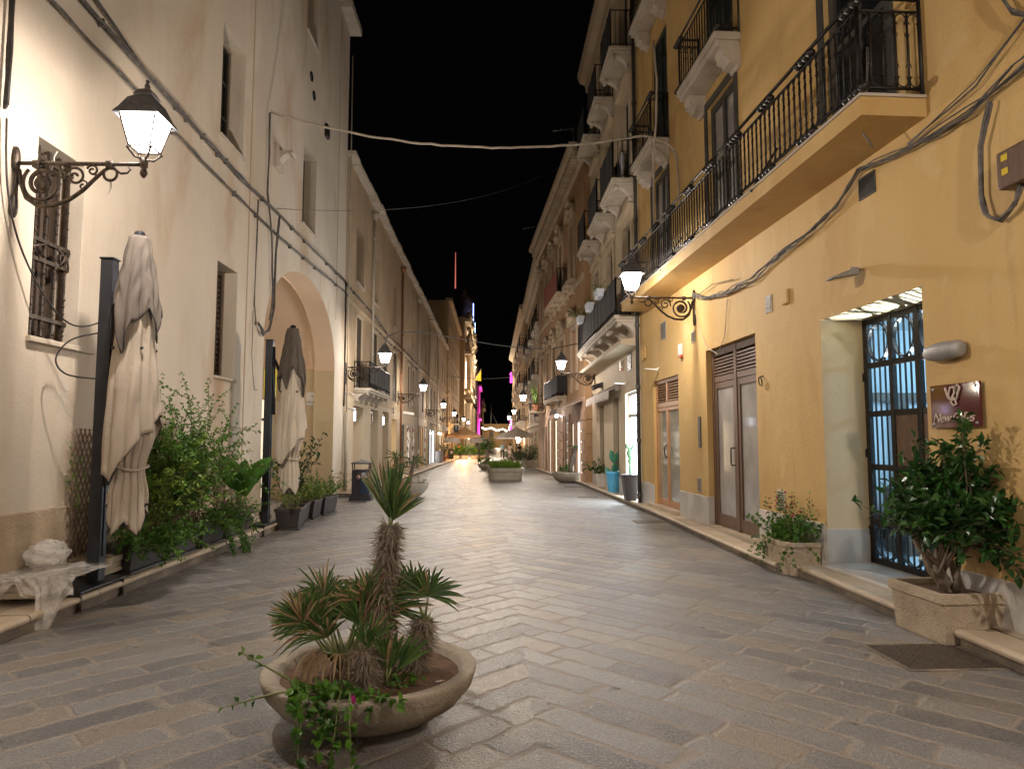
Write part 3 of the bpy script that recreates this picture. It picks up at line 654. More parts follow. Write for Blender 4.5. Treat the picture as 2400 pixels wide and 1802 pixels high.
def left_far():
    f=Facade(-4.3,0,-1,'ochre_block','taller ochre block rising behind the weathered roofline','building',70)
    rows=[]
    for i in range(6):
        s=68+i*3.4
        for z in (3.4,6.9,10.2,13): rows.append((s,s+1.1,z,z+1.9 if z<12 else z+1.2,.25))
    g=[(68,70,-.6,2.3,.2),(72,74.5,-.6,2.3,.2),(76,79,-.6,2.3,.2),(81,84,-.6,2.3,.2)]
    b=MB(); wallgrid(b,66.5,89,-1,15.2,rows+g,.25); f.build(b,'wall','far_wall'); shell(f,66.5,89,15.2,8,'far_wall')
    q=MB(); q.box(66.4,89,-.3,.35,15.1,15.4); q.box(66.5,89,0,.1,9.3,9.5); q.box(66.5,89,0,.1,6.2,6.35); f.build(q,'cornice','far_wall')
    for h in rows:
        p=MB(); p.quad((h[0],-.2,h[2]),(h[0],-.2,h[3]),(h[1],-.2,h[3]),(h[1],-.2,h[2])); f.build(p,'window','brown_pane')
    for h in g:
        p=MB(); p.quad((h[0],-.15,h[2]),(h[0],-.15,h[3]),(h[1],-.15,h[3]),(h[1],-.15,h[2])); f.build(p,'shop_window','lit_orange')
    for s in (70.5,77.5): balcony(f,s,s+3,.7,3.3,.15,1,0,.2,2)
def church():
    f=Facade(-3.68,0,-1,'baroque_church','floodlit baroque church front with twisted carving and a balcony','church',95)
    b=MB(); b.quad((89,0,-1),(89,0,17.6),(126,0,17.6),(126,0,-1)); f.build(b,'wall','stone')
    b=MB(); b.quad((89,0,-1),(89,-14,-1),(89,-14,17.6),(89,0,17.6)); b.quad((126,0,-1),(126,-14,-1),(126,-14,17.6),(126,0,17.6)); b.quad((89,0,17.6),(126,0,17.6),(126,-14,17.6),(89,-14,17.6)); f.build(b,'wall_side','far_wall')
    q=MB()
    for z,n,h in ((7.2,.9,.4),(8.0,.5,.25),(12.9,.8,.35),(17.2,.7,.4)): q.box(90,125,-.1,n,z,z+h)
    f.build(q,'cornice','stone')
    for s in (92,96,102,108,114,120):
        k=MB(); k.lathe([(.5,0),(.5,.3),(.36,.45),(.33,4.4),(.5,4.7),(.55,5)],(s,.5,8.1),14); k.lathe([(.55,0),(.55,.4),(.42,.5),(.4,6.6),(.55,7.1)],(s,.45,-.6),14); f.build(k,'column','stone')
    for i in range(70):
        k=MB()
        s=R.uniform(90,124); z=R.choice([R.uniform(13.1,14.4),R.uniform(13.2,17),R.uniform(17.4,19.6)]); r=R.uniform(.25,.55); n=R.uniform(.05,.75)
        k.ball((s,n,z),r,8); c=(s+R.uniform(-.6,.6),n+.1,z+R.uniform(-.5,.5))
        k.tube([(c[0]+.7*cos(a)*(1-a/12),c[1],c[2]+.7*sin(a)*(1-a/12)) for a in [x*.6 for x in range(14)]],.13,6)
        f.build(k,'carving','stone')
    for s in (93.9,99,105):
        k=MB(); k.quad((s-1,.04,8.4),(s-1,.04,12.2),(s+1,.04,12.2),(s+1,.04,8.4)); f.build(k,'window','lit_cool' if s<95 else 'dark_glass')
    for s in (94,104):
        k=MB(); railing(k,[(s-2,.05),(s-2,1.1),(s+4,1.1)],7.6,1.1,.35,.03); f.build(k,'railing','iron')
    k=MB(); k.tube([(101,-.5,17.6),(101,-.5,21.5)],1.3,10); k.lathe([(1.4,0),(1.2,.8),(.5,1.6),(.1,2.4)],(101,-.5,21.5),12); f.build(k,'bell_turret','church_dark')
    k=MB(); k.box(99.1,99.2,.78,.88,17.9,21.4); k.box(104,104.1,.92,1.0,17.9,19.4); f.build(k,'neon_strip','lit_blue')
    k=MB(); k.cyl((101,-1.9,24),(101,-1.9,29.4),.09,.04,6); f.build(k,'mast','antenna')
    for (s,n,z,p) in ((92,2.6,7.9,1400),(104,2.4,7.9,1700),(98,1.6,12.6,1100),(108,1.8,13.4,1300),(100,1.5,17,420)): plight('floodlight',f.pt(s,n,z),p,(1,.80,.56),.3)
    b=MB(); b.box(127,150,-13,.25,-1,13); f2=Facade(-3.3,0,-1,'red_hall','dark reddish gabled hall standing behind the floodlit church','building',130)
    b=MB(); b.hexa([(127,0,-1),(150,0,-1),(150,-10,-1),(127,-10,-1),(127,0,15.4),(150,0,15.4),(150,-10,15.4),(127,-10,15.4)]); f2.build(b,'wall','church_dark')
    b=MB(); b.prism([(126.8,.6,15.4),(126.8,-5,21),(126.8,-10.4,15.4)],(23.4,0,0)); f2.build(b,'roof','church_dark')
def plight(name,loc,P,c,r=.1,parent=None):
    l=bpy.data.lights.new(name,'POINT'); l.energy=P; l.color=c; l.shadow_soft_size=r
    o=bpy.data.objects.new(name,l); COL.objects.link(o); o.location=loc
    if parent: o.parent=parent
    return o
def far_end():
    f=Facade(-3.0,0,-1,'magenta_house','slim house washed in magenta light beyond the church','building',155)
    rows=[(152.5+i*4,154+i*4,z,z+2.2,.3) for i in range(4) for z in (3.6,7.4,10.6)]
    b=MB(); wallgrid(b,151,168,-1,13.6,rows,.3); f.build(b,'wall','pale_wall'); shell(f,151,168,13.6,9,'pale_wall')
    for h in rows:
        p=MB(); p.quad((h[0],-.25,h[2]),(h[0],-.25,h[3]),(h[1],-.25,h[3]),(h[1],-.25,h[2])); f.build(p,'window','dark_glass')
    q=MB(); q.box(150.8,168,0,.5,13.3,13.7); q.box(151,168,0,.4,6.2,6.5); f.build(q,'cornice','pale_wall')
    for s,z,zt in ((150.0,.4,6),(151.2,.4,9),(156,.4,7)):
        l=bpy.data.lights.new('floodlight','SPOT'); l.energy=10000; l.color=(1,.07,.72); l.spot_size=1.5; l.spot_blend=.6; l.shadow_soft_size=.1; o=bpy.data.objects.new('floodlight',l); COL.objects.link(o); p=Vector(f.pt(s,2.6,z)); o.location=p; o.rotation_euler=(Vector(f.pt(s+1.5,-.3,zt))-p).to_track_quat('-Z','Y').to_euler()
    f=Facade(-2.5,0,-1,'tan_corner_house','tan corner house with parapet urns at the far end','building',175)
    rows=[(171+i*5,172.8+i*5,z,z+2.2,.3) for i in range(4) for z in (3.6,7)]
    b=MB(); wallgrid(b,168.5,190,-1,9.6,rows,.3); f.build(b,'wall','far_wall'); shell(f,168.5,190,9.6,10,'far_wall')
    q=MB(); q.box(168.3,190,-.2,.6,9.4,9.9); f.build(q,'cornice','stone')
    q=MB()
    for s in (169,176,183): q.lathe([(.3,0),(.25,.3),(.5,.8),(.2,1.4),(.05,1.9)],(s,.1,9.9),8)
    f.build(q,'urn','stone')
    for h in rows:
        p=MB(); p.quad((h[0],-.25,h[2]),(h[0],-.25,h[3]),(h[1],-.25,h[3]),(h[1],-.25,h[2])); f.build(p,'window','brown_pane')
    plight('floodlight',f.pt(174,5,4),900,(1,.75,.45),.3)
    t=thing('end_house','low tan house closing the far end of the street','building',(2,205,gz(205)))
    b=MB(); b.box(-5,7,0,8,-.5,6.6); build(b,'wall','far_wall',t); b=MB(); b.box(-5.3,7.3,-.4,8.3,6.6,7.0); build(b,'roof','far_wall',t)
    for x in (-3,0,3):
        b=MB(); b.quad((x,-.01,3),(x+1.2,-.01,3),(x+1.2,-.01,5),(x,-.01,5)); build(b,'window','brown_pane',t)
    b=MB(); b.tube([(-2.6,-.2,6.9),(-2.4,-.2,13)],.1,6); b.tube([(-2.4,-.2,10.5),(-.7,-.2,7)],.05,5); build(b,'roof_mast','grey_metal',t)
    plight('floodlight',(1.5,198,4),1500,(1,.75,.5),.3)
# ---------------------------------------------------------------- right: yellow building
FR1=None
def right_yellow():
    global FR1
    f=FR1=Facade(4.27,-.041,1,'yellow_building','ochre yellow building with the long iron balcony and barred doorway','building',10)
    door=(6.28,8.135,-.3,3.04,.545); brown=(10.0,12.09,-.3,3.18,.15); wood=(13.70,15.53,-.3,2.92,.10)
    w1=(10.5,11.72,4.8,7.42,.14); w2=(14.13,15.29,4.8,7.46,.14); w0=(6.62,7.80,4.8,7.5,.14)
    d2=(10.5,11.75,7.96,10.6,.12); d3=(14.05,15.22,7.96,10.6,.12); d4=(14.05,15.22,11.3,13.6,.12); d1=(6.62,7.8,7.96,10.6,.12); d5=(10.5,11.75,11.3,13.6,.12); d6=(2.5,3.7,4.8,7.4,.12)
    b=MB(); b2=MB()
    wallgrid(b,-9,16.64,-.3,14.6,[brown,wood,w0,w1,w2,d1,d2,d3,d4,d5,d6],.15,skip=[door[:4]])
    a,e,c,d,q=door
    b.quad((a,0,c),(a,-q,c),(a,-q,d),(a,0,d),1); b.quad((e,0,c),(e,0,d),(e,-q,d),(e,-q,c),1); b.quad((a,0,d),(a,-q,d),(e,-q,d),(e,0,d),2)
    f.build(b,'wall',['yellow','jamb','jamb']); shell(f,-9,16.64,14.6,8,'yellow')
    for x0,x1,z in ((-9,6.27,.50),(8.16,9.99,.62),(12.115,13.69,.62),(15.54,16.63,.62)): p=MB(); p.box(x0,x1,0,.022,-.2,z); f.build(p,'plinth','marble',bevel=.006)
    for x0,x1,y,z in ((8.11,8.158,-.50,.565),(12.075,12.112,-.09,.62)): p=MB(); p.box(x0,x1,y,.022,-.2,z); f.build(p,'plinth','marble',bevel=.006)
    p=MB(); p.box(6.29,8.12,-.62,.10,-.1,.172); f.build(p,'doorstep','marble',bevel=.015)
    # barred gate
    n=-.52; g=MB(); t=.05
    for s,w in ((8.10,.07),(7.61,.05),(7.15,.06),(6.72,.05),(6.31,.06)): g.box(s-w/2-.01,s+w/2+.01,n-.05,n,.18,3.035)
    for z in (.21,.66,1.29,1.91,2.48,3.0):
        for x0,x1 in ((7.645,8.055),(7.19,7.575),(6.755,7.11),(6.35,6.685)): g.box(x0,x1,n-.045,n-.005,z-.033,z+.033)
    for x0,x1 in ((7.645,8.055),(7.19,7.575),(6.755,7.11),(6.35,6.685)):
        for z0,z1 in ((.243,.627),(.693,1.257),(1.323,1.877),(1.943,2.447),(2.513,2.967)):
            if x1==7.575 and z0 in (.693,1.323): continue
            if x1==7.11 and z0 in (1.323,): continue
            for i in range(3):
                s=lerp(x0,x1,(i+1)/4); g.box(s-.008,s+.008,n-.032,n-.016,z0,z1)
        for zc,rr in ((2.74,.225),(.435,.19)):
            hw=(x1-x0)/2-.004; cx=(x0+x1)/2
            o=[(cx+hw*cos(2*PI*i/28),0,zc+rr*sin(2*PI*i/28)) for i in range(28)]
            for i in range(28):
                A,B=o[i],o[(i+1)%28]; k=.93
                a2=(cx+(A[0]-cx)*k,0,zc+(A[2]-zc)*k); b2_=(cx+(B[0]-cx)*k,0,zc+(B[2]-zc)*k)
                g.hexa([(A[0],n-.05,A[2]),(B[0],n-.05,B[2]),(B[0],n,B[2]),(A[0],n,A[2]),(a2[0],n-.05,a2[2]),(b2_[0],n-.05,b2_[2]),(b2_[0],n,b2_[2]),(a2[0],n,a2[2])])
    gate=f.build(g,'gate','iron')
    k=MB(); k.box(7.19,7.575,n-.03,n-.012,.693,1.88); k.box(6.755,7.11,n-.03,n-.012,1.323,1.88); f.build(k,'panel','wood_brown',gate)
    k=MB()
    for z in (.5,1.4,2.3): k.cyl((8.145,n+.01,z),(8.145,n+.01,z+.1),.015)
    f.build(k,'hinge','iron',gate)
    # hall behind the gate
    h=MB(); x0,x1,y0,y1,z1=5.0,9.2,-.60,-4.2,3.1
    h.quad((x0,y1,.17),(x1,y1,.17),(x1,y1,z1),(x0,y1,z1)); h.quad((x0,y0,.17),(x0,y1,.17),(x0,y1,z1),(x0,y0,z1)); h.quad((x1,y0,.17),(x1,y1,.17),(x1,y1,z1),(x1,y0,z1)); h.quad((x0,y0,z1),(x1,y0,z1),(x1,y1,z1),(x0,y1,z1)); h.quad((x0,y0,.171),(x1,y0,.171),(x1,y1,.171),(x0,y1,.171))
    h.quad((x0,y0,.17),(6.28,y0,.17),(6.28,y0,z1),(x0,y0,z1)); h.quad((8.14,y0,.17),(x1,y0,.17),(x1,y0,z1),(8.14,y0,z1)); h.quad((6.28,y0,3.04),(8.14,y0,3.04),(8.14,y0,z1),(6.28,y0,z1))
    f.build(h,'entrance_hall','room_white')
    h=MB(); h.box(5.0,9.2,-4.19,-4.1,2.0,2.12); h.box(9.1,9.19,-4.1,-.7,2.12,2.24); h.box(9.1,9.19,-4.1,-.7,.3,.62); h.box(9.1,9.19,-3.2,-2.0,.62,.66); h.box(9.08,9.185,-1.7,-1.55,.62,2.12); f.build(h,'hall_panelling','wood_brown')
    h=MB(); h.box(8.5,8.95,-1.75,-1.2,.17,1.0); f.build(h,'hall_counter','wood_brown')
    l=bpy.data.lights.new('hall_light','SPOT'); l.energy=1150; l.color=(.80,.94,1.0); l.spot_size=math.radians(66); l.spot_blend=.5; l.shadow_soft_size=.03; o=bpy.data.objects.new('hall_light',l); COL.objects.link(o); p=Vector(f.pt(7.75,-1.75,1.45)); o.location=p; o.rotation_euler=(Vector(f.pt(6.95,-.28,3.02))-p).to_track_quat('-Z','Y').to_euler()
    plight('hall_ceiling_light',f.pt(7.2,-2.9,2.7),120,(.32,.70,1.0),.12)
    # brown shop door
    n=-.11; a,e=brown[:2]; g=MB()
    for x0,x1 in ((a,a+.09),(e-.09,e),((a+e)/2-.05,(a+e)/2+.05)): g.box(x0,x1,n-.06,n+.01,.15,3.175)
    for z0,z1 in ((3.06,3.175),(2.60,2.70)): g.box(a+.09,e-.09,n-.05,n,z0,z1)
    for x0,x1 in ((a+.09,(a+e)/2-.05),((a+e)/2+.05,e-.09)):
        for i in range(6):
            z=2.73+.055*i; g.hexa([(x0,n-.04,z),(x1,n-.04,z),(x1,n-.0,z-.018),(x0,n-.0,z-.018),(x0,n-.04,z+.03),(x1,n-.04,z+.03),(x1,n-.0,z+.016),(x0,n-.0,z+.016)])
        g.box(x0,x0+.09,n-.04,n-.006,.16,2.595); g.box(x1-.09,x1,n-.04,n-.006,.16,2.595); g.box(x0+.09,x1-.09,n-.04,n-.008,2.49,2.595); g.box(x0+.09,x1-.09,n-.04,n-.008,.16,.36)
    dr=f.build(g,'shop_door','wood_brown',bevel=.005)
    g=MB()
    for x0,x1 in ((a+.18,(a+e)/2-.14),((a+e)/2+.14,e-.18)): g.quad((x0-.01,n-.03,.35),(x0-.01,n-.03,2.5),(x1+.01,n-.03,2.5),(x1+.01,n-.03,.35))
    f.build(g,'pane','frosted',dr)
    s=(a+e)/2+.10; k=MB(); k.tube([(s,n,1.2),(s,n+.06,1.2),(s,n+.07,1.24),(s,n+.07,1.44),(s,n+.06,1.48),(s,n,1.48)],.012,6); f.build(k,'handle','iron',dr)
    p=MB(); p.box(a+.01,e-.01,n-.2,-.0,-.1,.148); f.build(p,'threshold','kerb')
    # oak shop door
    n=-.07; a,e=wood[:2]; g=MB(); c=14.72
    for x0,x1 in ((a,a+.08),(e-.08,e),(c-.05,c+.05)): g.box(x0,x1,n-.05,n+.01,.2,2.32)
    g.box(a,e,n-.05,n+.012,2.32,2.42); g.box(a,e,n-.05,n+.01,2.84,2.92); g.box(a,a+.06,n-.05,n+.01,2.42,2.84); g.box(e-.06,e,n-.05,n+.01,2.42,2.84); g.box(c-.04,c+.04,n-.05,n+.01,2.42,2.84)
    for x0,x1 in ((a+.08,c-.05),(c+.05,e-.08)): g.box(x0,x1,n-.04,n,2.24,2.318); g.box(x0,x1,n-.04,n,.2,.34)
    for x0,x1 in ((a+.06,c-.04),(c+.04,e-.06)):
        for i in range(7):
            z=2.44+.057*i; g.hexa([(x0,n-.04,z+.02),(x1,n-.04,z+.02),(x1,n,z),(x0,n,z),(x0,n-.04,z+.035),(x1,n-.04,z+.035),(x1,n,z+.015),(x0,n,z+.015)])
    dr=f.build(g,'shop_door','wood_orange',bevel=.004); g=MB()
    for x0,x1 in ((a+.08,c-.05),(c+.05,e-.08)): g.quad((x0-.01,n-.025,.33),(x0-.01,n-.025,2.25),(x1+.01,n-.025,2.25),(x1+.01,n-.025,.33))
    f.build(g,'pane','green_glass',dr)
    k=MB(); k.tube([(c+.02,n,1.22),(c+.05,n+.05,1.27),(c+.06,n+.06,1.37),(c+.05,n+.05,1.47),(c+.02,n,1.52)],.012,6); f.build(k,'handle','iron',dr)
    p=MB(); p.box(a-.02,e+.3,n-.2,.10,-.1,.20); f.build(p,'threshold','kerb',bevel=.01)
    # windows above
    for w in (w0,w1,w2):
        o=window(f,w,-.06,'frame_dark','frosted' if w is not w0 else 'dark_glass',.12,1,1)
        k=MB(); k.box(w[0]-.12,w[0]-.002,-.02,.03,w[2],w[3]+.13); k.box(w[1]+.002,w[1]+.12,-.02,.03,w[2],w[3]+.13); k.box(w[0],w[1],-.02,.03,w[3]+.002,w[3]+.13); f.build(k,'surround','frame_dark',o,.006)
    for w in (d1,d2,d3,d4,d5,d6): window(f,w,-.05,'green_door','green_door',.12,1,3,name='shutter_door')
    # long balcony: plastered slab with a white lip
    s0,s1,n=6.09,15.86,.65; b=MB(); b.box(s0,s1,0,n-.02,4.59,4.765); o=f.build(b,'balcony','yellow')
    b=MB(); b.box(s0-.02,s1+.02,0,n,4.767,4.797); f.build(b,'lip','balstone',o,.004)
    r=MB(); railing(r,[(s0+.03,.01),(s0+.03,n-.03),(s1-.03,n-.03),(s1-.03,.01)],4.80,.95,.125,.009,1); 
    for s in (8.9,13.0): r.tube([(s,.1,5.5),(s-.4,n,4.75)],.018,5)
    f.build(r,'railing','iron',o)
    for s0,s1,z in ((10.2,12.12,7.95),(13.97,15.62,7.95),(13.97,15.62,11.28),(10.2,12.12,11.28),(6.3,8.1,7.95)):
        o=balcony(f,s0,s1,.43,z,.22,0,bk='step',bh=.34,bw=.28); r=MB(); railing(r,[(s0+.05,.01),(s0+.05,.38),(s1-.05,.38),(s1-.05,.01)],z,.97,.12,.009,1); f.build(r,'railing','iron',o)
    # wall fittings that belong to the wall
    def grille(s,z,w,h,m='grey_metal'):
        k=MB(); k.box(s-w/2-.02,s+w/2+.02,0,.012,z-h/2-.02,z+h/2+.02); o=f.build(k,'vent_grille',m); k=MB()
        for i in range(7): zz=z-h/2+h*(i+.5)/7; k.box(s-w/2,s+w/2,.0135,.020,zz-h*.03,zz+h*.03)
        f.build(k,'slat','iron',o)
    for s,z,w,h,m in ((9.5,3.51,.17,.20,'balstone'),(14.65,3.95,.34,.34,'grey_metal'),(12.73,3.53,.16,.17,'balstone'),(7.06,4.30,.26,.2,'frame_dark'),(9.30,.80,.17,.24,'balstone'),(12.55,.80,.16,.22,'balstone'),(16.1,.45,.34,.36,'marble')): grille(s,z,w,h,m)
    k=MB(); k.tube([(16.60,.08,.0),(16.60,.08,14)],.045,8)
    for z in (.3,1.6,2.9,4.4,7,10): k.lathe([(.06,-.04),(.06,.04)],(16.6,.08,z),8)
    f.build(k,'drainpipe','frame_dark')
    return f
# ---------------------------------------------------------------- right: cream house with three balconies
FR2=None
def right_cream():
    global FR2
    f=FR2=Facade(3.58,0,1,'cream_house','cream house with paired console balconies, pale awning and bright white shop door','building',20)
    dl=(16.92,18.57,-.2,2.86,.18); d1=(19.58,20.5,-.2,2.83,.22); d2=(22.2,23.1,-.2,2.75,.22)
    W=[(c-.55,c+.55,z,z+h,.2) for c in (17.95,20.6,23.3) for z,h in ((4.72,2.6),(8.26,2.6),(11.86,2.3))]
    b=MB(); wallgrid(b,16.66,24.82,-.3,4.0,[dl,d1,d2],.2,1,1); wallgrid(b,16.66,24.82,4.0,15.2,W,.2); f.build(b,'wall',['plaster_cream','plaster_cream'])
    shell(f,16.66,24.82,15.2,8,'plaster_cream')
    cornice(f,16.66,24.8,[(0,3.9),(.40,3.93),(.46,3.96),(.46,4.06),(0,4.12)],'plaster_cream','ledge')
    cornice(f,16.6,25.0,[(0,14.6),(.1,14.65),(.14,14.9),(.34,15.0),(.42,15.2),(.42,15.32),(0,15.36)],'stone','cornice')
    for w in W:
        o=window(f,w,-.12,'frame_dark','dark_glass',.07,1,2); k=MB(); a,e,c,d=w[:4]
        k.box(a-.2,a-.003,-.02,.05,c,d+.2); k.box(e+.003,e+.2,-.02,.05,c,d+.2); k.box(a,e,-.02,.05,d+.003,d+.2); k.box(a-.28,e+.28,-.02,.16,d+.2,d+.34); f.build(k,'surround','plaster_cream',o,.01)
    balcony(f,16.72,24.3,.60,4.68,.17,.92,0,.13,6,'scroll',.42,'balstone',.15,'screen',False,.22)
    for s0,s1 in ((17.0,19.0),(19.72,21.6),(22.5,24.3)): balcony(f,s0,s1,.58,8.26,.17,1.0,0,.13,2,'scroll',.40,'balstone',.05,'screen',False)
    for s0,s1 in ((17.15,18.8),(22.35,24.2),(19.8,21.4)): balcony(f,s0,s1,.58,11.84,.17,1.0,0,.13,2,'scroll',.40,'balstone',.05,'screen',False)
    # bright shop door: the pane itself glows in place of a lit room
    a,e,c,d=dl[:4]; g=MB(); n=-.1
    for x0,x1 in ((a,a+.06),(e-.06,e)): g.box(x0,x1,n-.05,n,.13,2.85)
    g.box(a+.06,e-.06,n-.05,n,2.78,2.85); g.box(a+.06,e-.06,n-.05,n,2.2,2.3); g.box((a+e)/2-.03,(a+e)/2+.03,n-.045,n-.005,.13,2.2); g.box(a+.06,e-.06,n-.045,n-.005,.13,.22)
    o=f.build(g,'shop_door','grey_metal'); k=MB(); k.quad((a,n-.03,.14),(a,n-.03,2.8),(e,n-.03,2.8),(e,n-.03,.14)); f.build(k,'pane','lit_white',o)
    k=MB(); s=(a+e)/2+.1; k.tube([(s,n+.02+.05*sin(PI*i/12),1.05+.5*i/12) for i in range(13)],.016,6); f.build(k,'handle','iron',o)
    for q in (d1,d2): window(f,q,-.17,'frame_dark','green_glass',.08,0,1,name='door')
    x=16.68
    for q in (dl,d1,d2,(24.8,25)): p=MB(); p.box(x,q[0],0,.02,-.2,.55); x=q[1]; f.build(p,'plinth','marble',bevel=.006)
    k=MB(); k.box(17.65,18.1,0,.015,3.42,3.9); o=f.build(k,'vent_grille','frame_dark'); k=MB()
    for i in range(8): k.box(17.67,18.08,.0165,.026,3.45+.055*i,3.475+.055*i)
    f.build(k,'slat','iron',o)
    return f
def right_sandstone():
    f=Facade(4.58,-.05,1,'sandstone_building','reddish sandstone building with carved window heads and bracketed cornice','building',30)
    g=[(25.65,27.0,-.2,2.36,.22),(27.45,28.25,-.1,2.33,.2),(28.92,29.8,-.2,2.6,.2),(31.7,33.2,-.2,2.6,.2),(34.1,35.3,-.2,2.68,.2),(35.8,36.3,-.2,2.3,.15),(37,37.8,-.2,2.3,.2)]
    W1=[(26.45,27.65,3.5,5.95,.25),(29.5,30.7,3.5,6.0,.25),(32.1,33.2,3.5,6.0,.25),(34.4,35.5,3.5,6.0,.25),(36.7,37.8,3.5,6,.25)]
    W2=[(26.95,28.05,7.95,10.4,.25),(30.0,31.1,7.95,10.4,.25),(32.5,33.5,7.95,10.4,.25),(34.8,35.8,7.95,10.4,.25),(37,38,7.95,10.4,.25)]
    b=MB(); wallgrid(b,24.86,39.2,-.4,3.2,g,.2,1,1); wallgrid(b,24.86,39.2,3.2,12.0,W1+W2,.25); f.build(b,'wall',['brown_wall','rose_wall']); 
    b=MB(); b.quad((24.86,0,-.4),(24.86,-.5,-.4),(24.86,-.5,12),(24.86,0,12)); b.quad((39.2,0,-.4),(39.2,-8,-.4),(39.2,-8,12),(39.2,0,12)); b.quad((24.86,0,12),(24.86,-8,12),(39.2,-8,12),(39.2,0,12)); f.build(b,'wall_side','brown_wall')
    for z in (.9,1.4,1.9,2.4): q=MB(); q.box(24.84,24.862,-.42,.004,z-.01,z+.01); f.build(q,'render_joint','plaster_old')
    cornice(f,24.8,39.3,[(0,11.9),(.12,11.95),(.14,12.1),(0,12.1)],'stone','frieze'); cornice(f,24.8,39.3,[(0,12.36),(.46,12.38),(.56,12.5),(.56,12.62),(0,12.66)],'stone','cornice')
    s=24.9
    while s<39.2: k=MB(); k.box(s,s+.12,0,.4,12.1,12.36); s+=.27; f.build(k,'corbel','stone')
    cornice(f,24.84,39.2,[(0,7.55),(.07,7.58),(.07,7.72),(0,7.76)],'stone','string_course')
    for i,w in enumerate(W1+W2):
        a,e,c,d=w[:4]; o=window(f,w,-.2,'brown_pane','dark_glass',.07,1,2); k=MB(); m=(a+e)/2
        k.box(a-.16,a-.003,-.02,.07,c,d+.15); k.box(e+.003,e+.16,-.02,.07,c,d+.15); k.box(a,e,-.02,.07,d+.003,d+.15)
        arc=[(m-.75*cos(PI*j/10),0,d+.22+.62*sin(PI*j/10)) for j in range(11)]
        k.prism([(x,0,z) for x,_,z in arc],(0,.14,0)); k.tube([(x,.15,z) for x,_,z in arc],.07,6)
        for _ in range(5): k.ball((m+R.uniform(-.3,.3),.2,d+.3+R.random()*.5),R.uniform(.08,.16),7)
        f.build(k,'carved_head','stone',o)
        if i<3:
            k=MB(); S=10
            for j in range(S): k.quad((a+.1+.4*j/S,-.05+.05*sin(j*2),c+.1),(a+.1+.4*j/S,-.05+.05*sin(j*2),d-.1),(a+.1+.4*(j+1)/S,-.05+.05*sin(j*2+2),d-.1),(a+.1+.4*(j+1)/S,-.05+.05*sin(j*2+2),c+.1))
            f.build(k,'curtain','pink',o)
    k=MB(); a,e,c,d=W2[0][:4]; k.box(a-.3,e+.3,0,.3,c-.16,c)
    o=f.build(k,'sill','stone'); k=MB(); scroll_bracket(k,a-.1,a+.1,.26,c-.16,.4); scroll_bracket(k,e-.1,e+.1,.26,c-.16,.4); f.build(k,'bracket','stone',o)
    balcony(f,29.0,33.6,.45,3.48,.15,.85,0,.13,3,'scroll',.35,'stone',.12,'screen',True)
    balcony(f,28.95,33.4,.45,7.92,.18,1.0,0,.13,4,'scroll',.36,'stone',.02,'red_cloth',False)
    o=None
    for h,m in zip(g,['lit_cool','lit_cream','lit_shop','lit_warm','lit_cream','brown_pane','lit_cream']):
        fr='wood_orange' if h is g[0] else 'frame_dark'
        window(f,h,-.05,fr,m,.07,0 if h[1]-h[0]<1 else 1,0,name='shop_window')
                                # rusticated piers
    for x0,x1 in ((24.9,25.6),(28.3,28.88),(30.0,31.6),(33.3,34.0)):
        p=MB()
        for i in range(7): z=.05+i*.38; p.box(x0+.02+.05*(i%2),x1-.02-.05*(i%2),0,.05,z,z+.35)
        f.build(p,'pier','rose_wall',bevel=.015)
    k=MB(); s0,s1,z=25.4,27.4,3.12
    k.hexa([(s0,0,z-.06),(s1,0,z-.06),(s1,.95,z-.42),(s0,.95,z-.42),(s0,0,z),(s1,0,z),(s1,.95,z-.38),(s0,.95,z-.38)]); k.box(s0,s1,.9,.97,z-.52,z-.43); f.build(k,'shop_awning','cloth_grey')
    # lit spot over the shop window
    k=MB(); k.tube([(30.2,0,2.62),(30.2,.25,2.72)],.015,5); k.ball((30.2,.28,2.66),.075,8); f.build(k,'wall_spotlight','lit_white')
    sp=bpy.data.lights.new('wall_spot','SPOT'); sp.energy=80; sp.color=(1,.85,.62); sp.spot_size=1.3; sp.spot_blend=.5; so=bpy.data.objects.new('wall_spot',sp); COL.objects.link(so); so.location=f.pt(30.2,.38,2.6); so.rotation_euler=(0,math.radians(14),0)
    return f
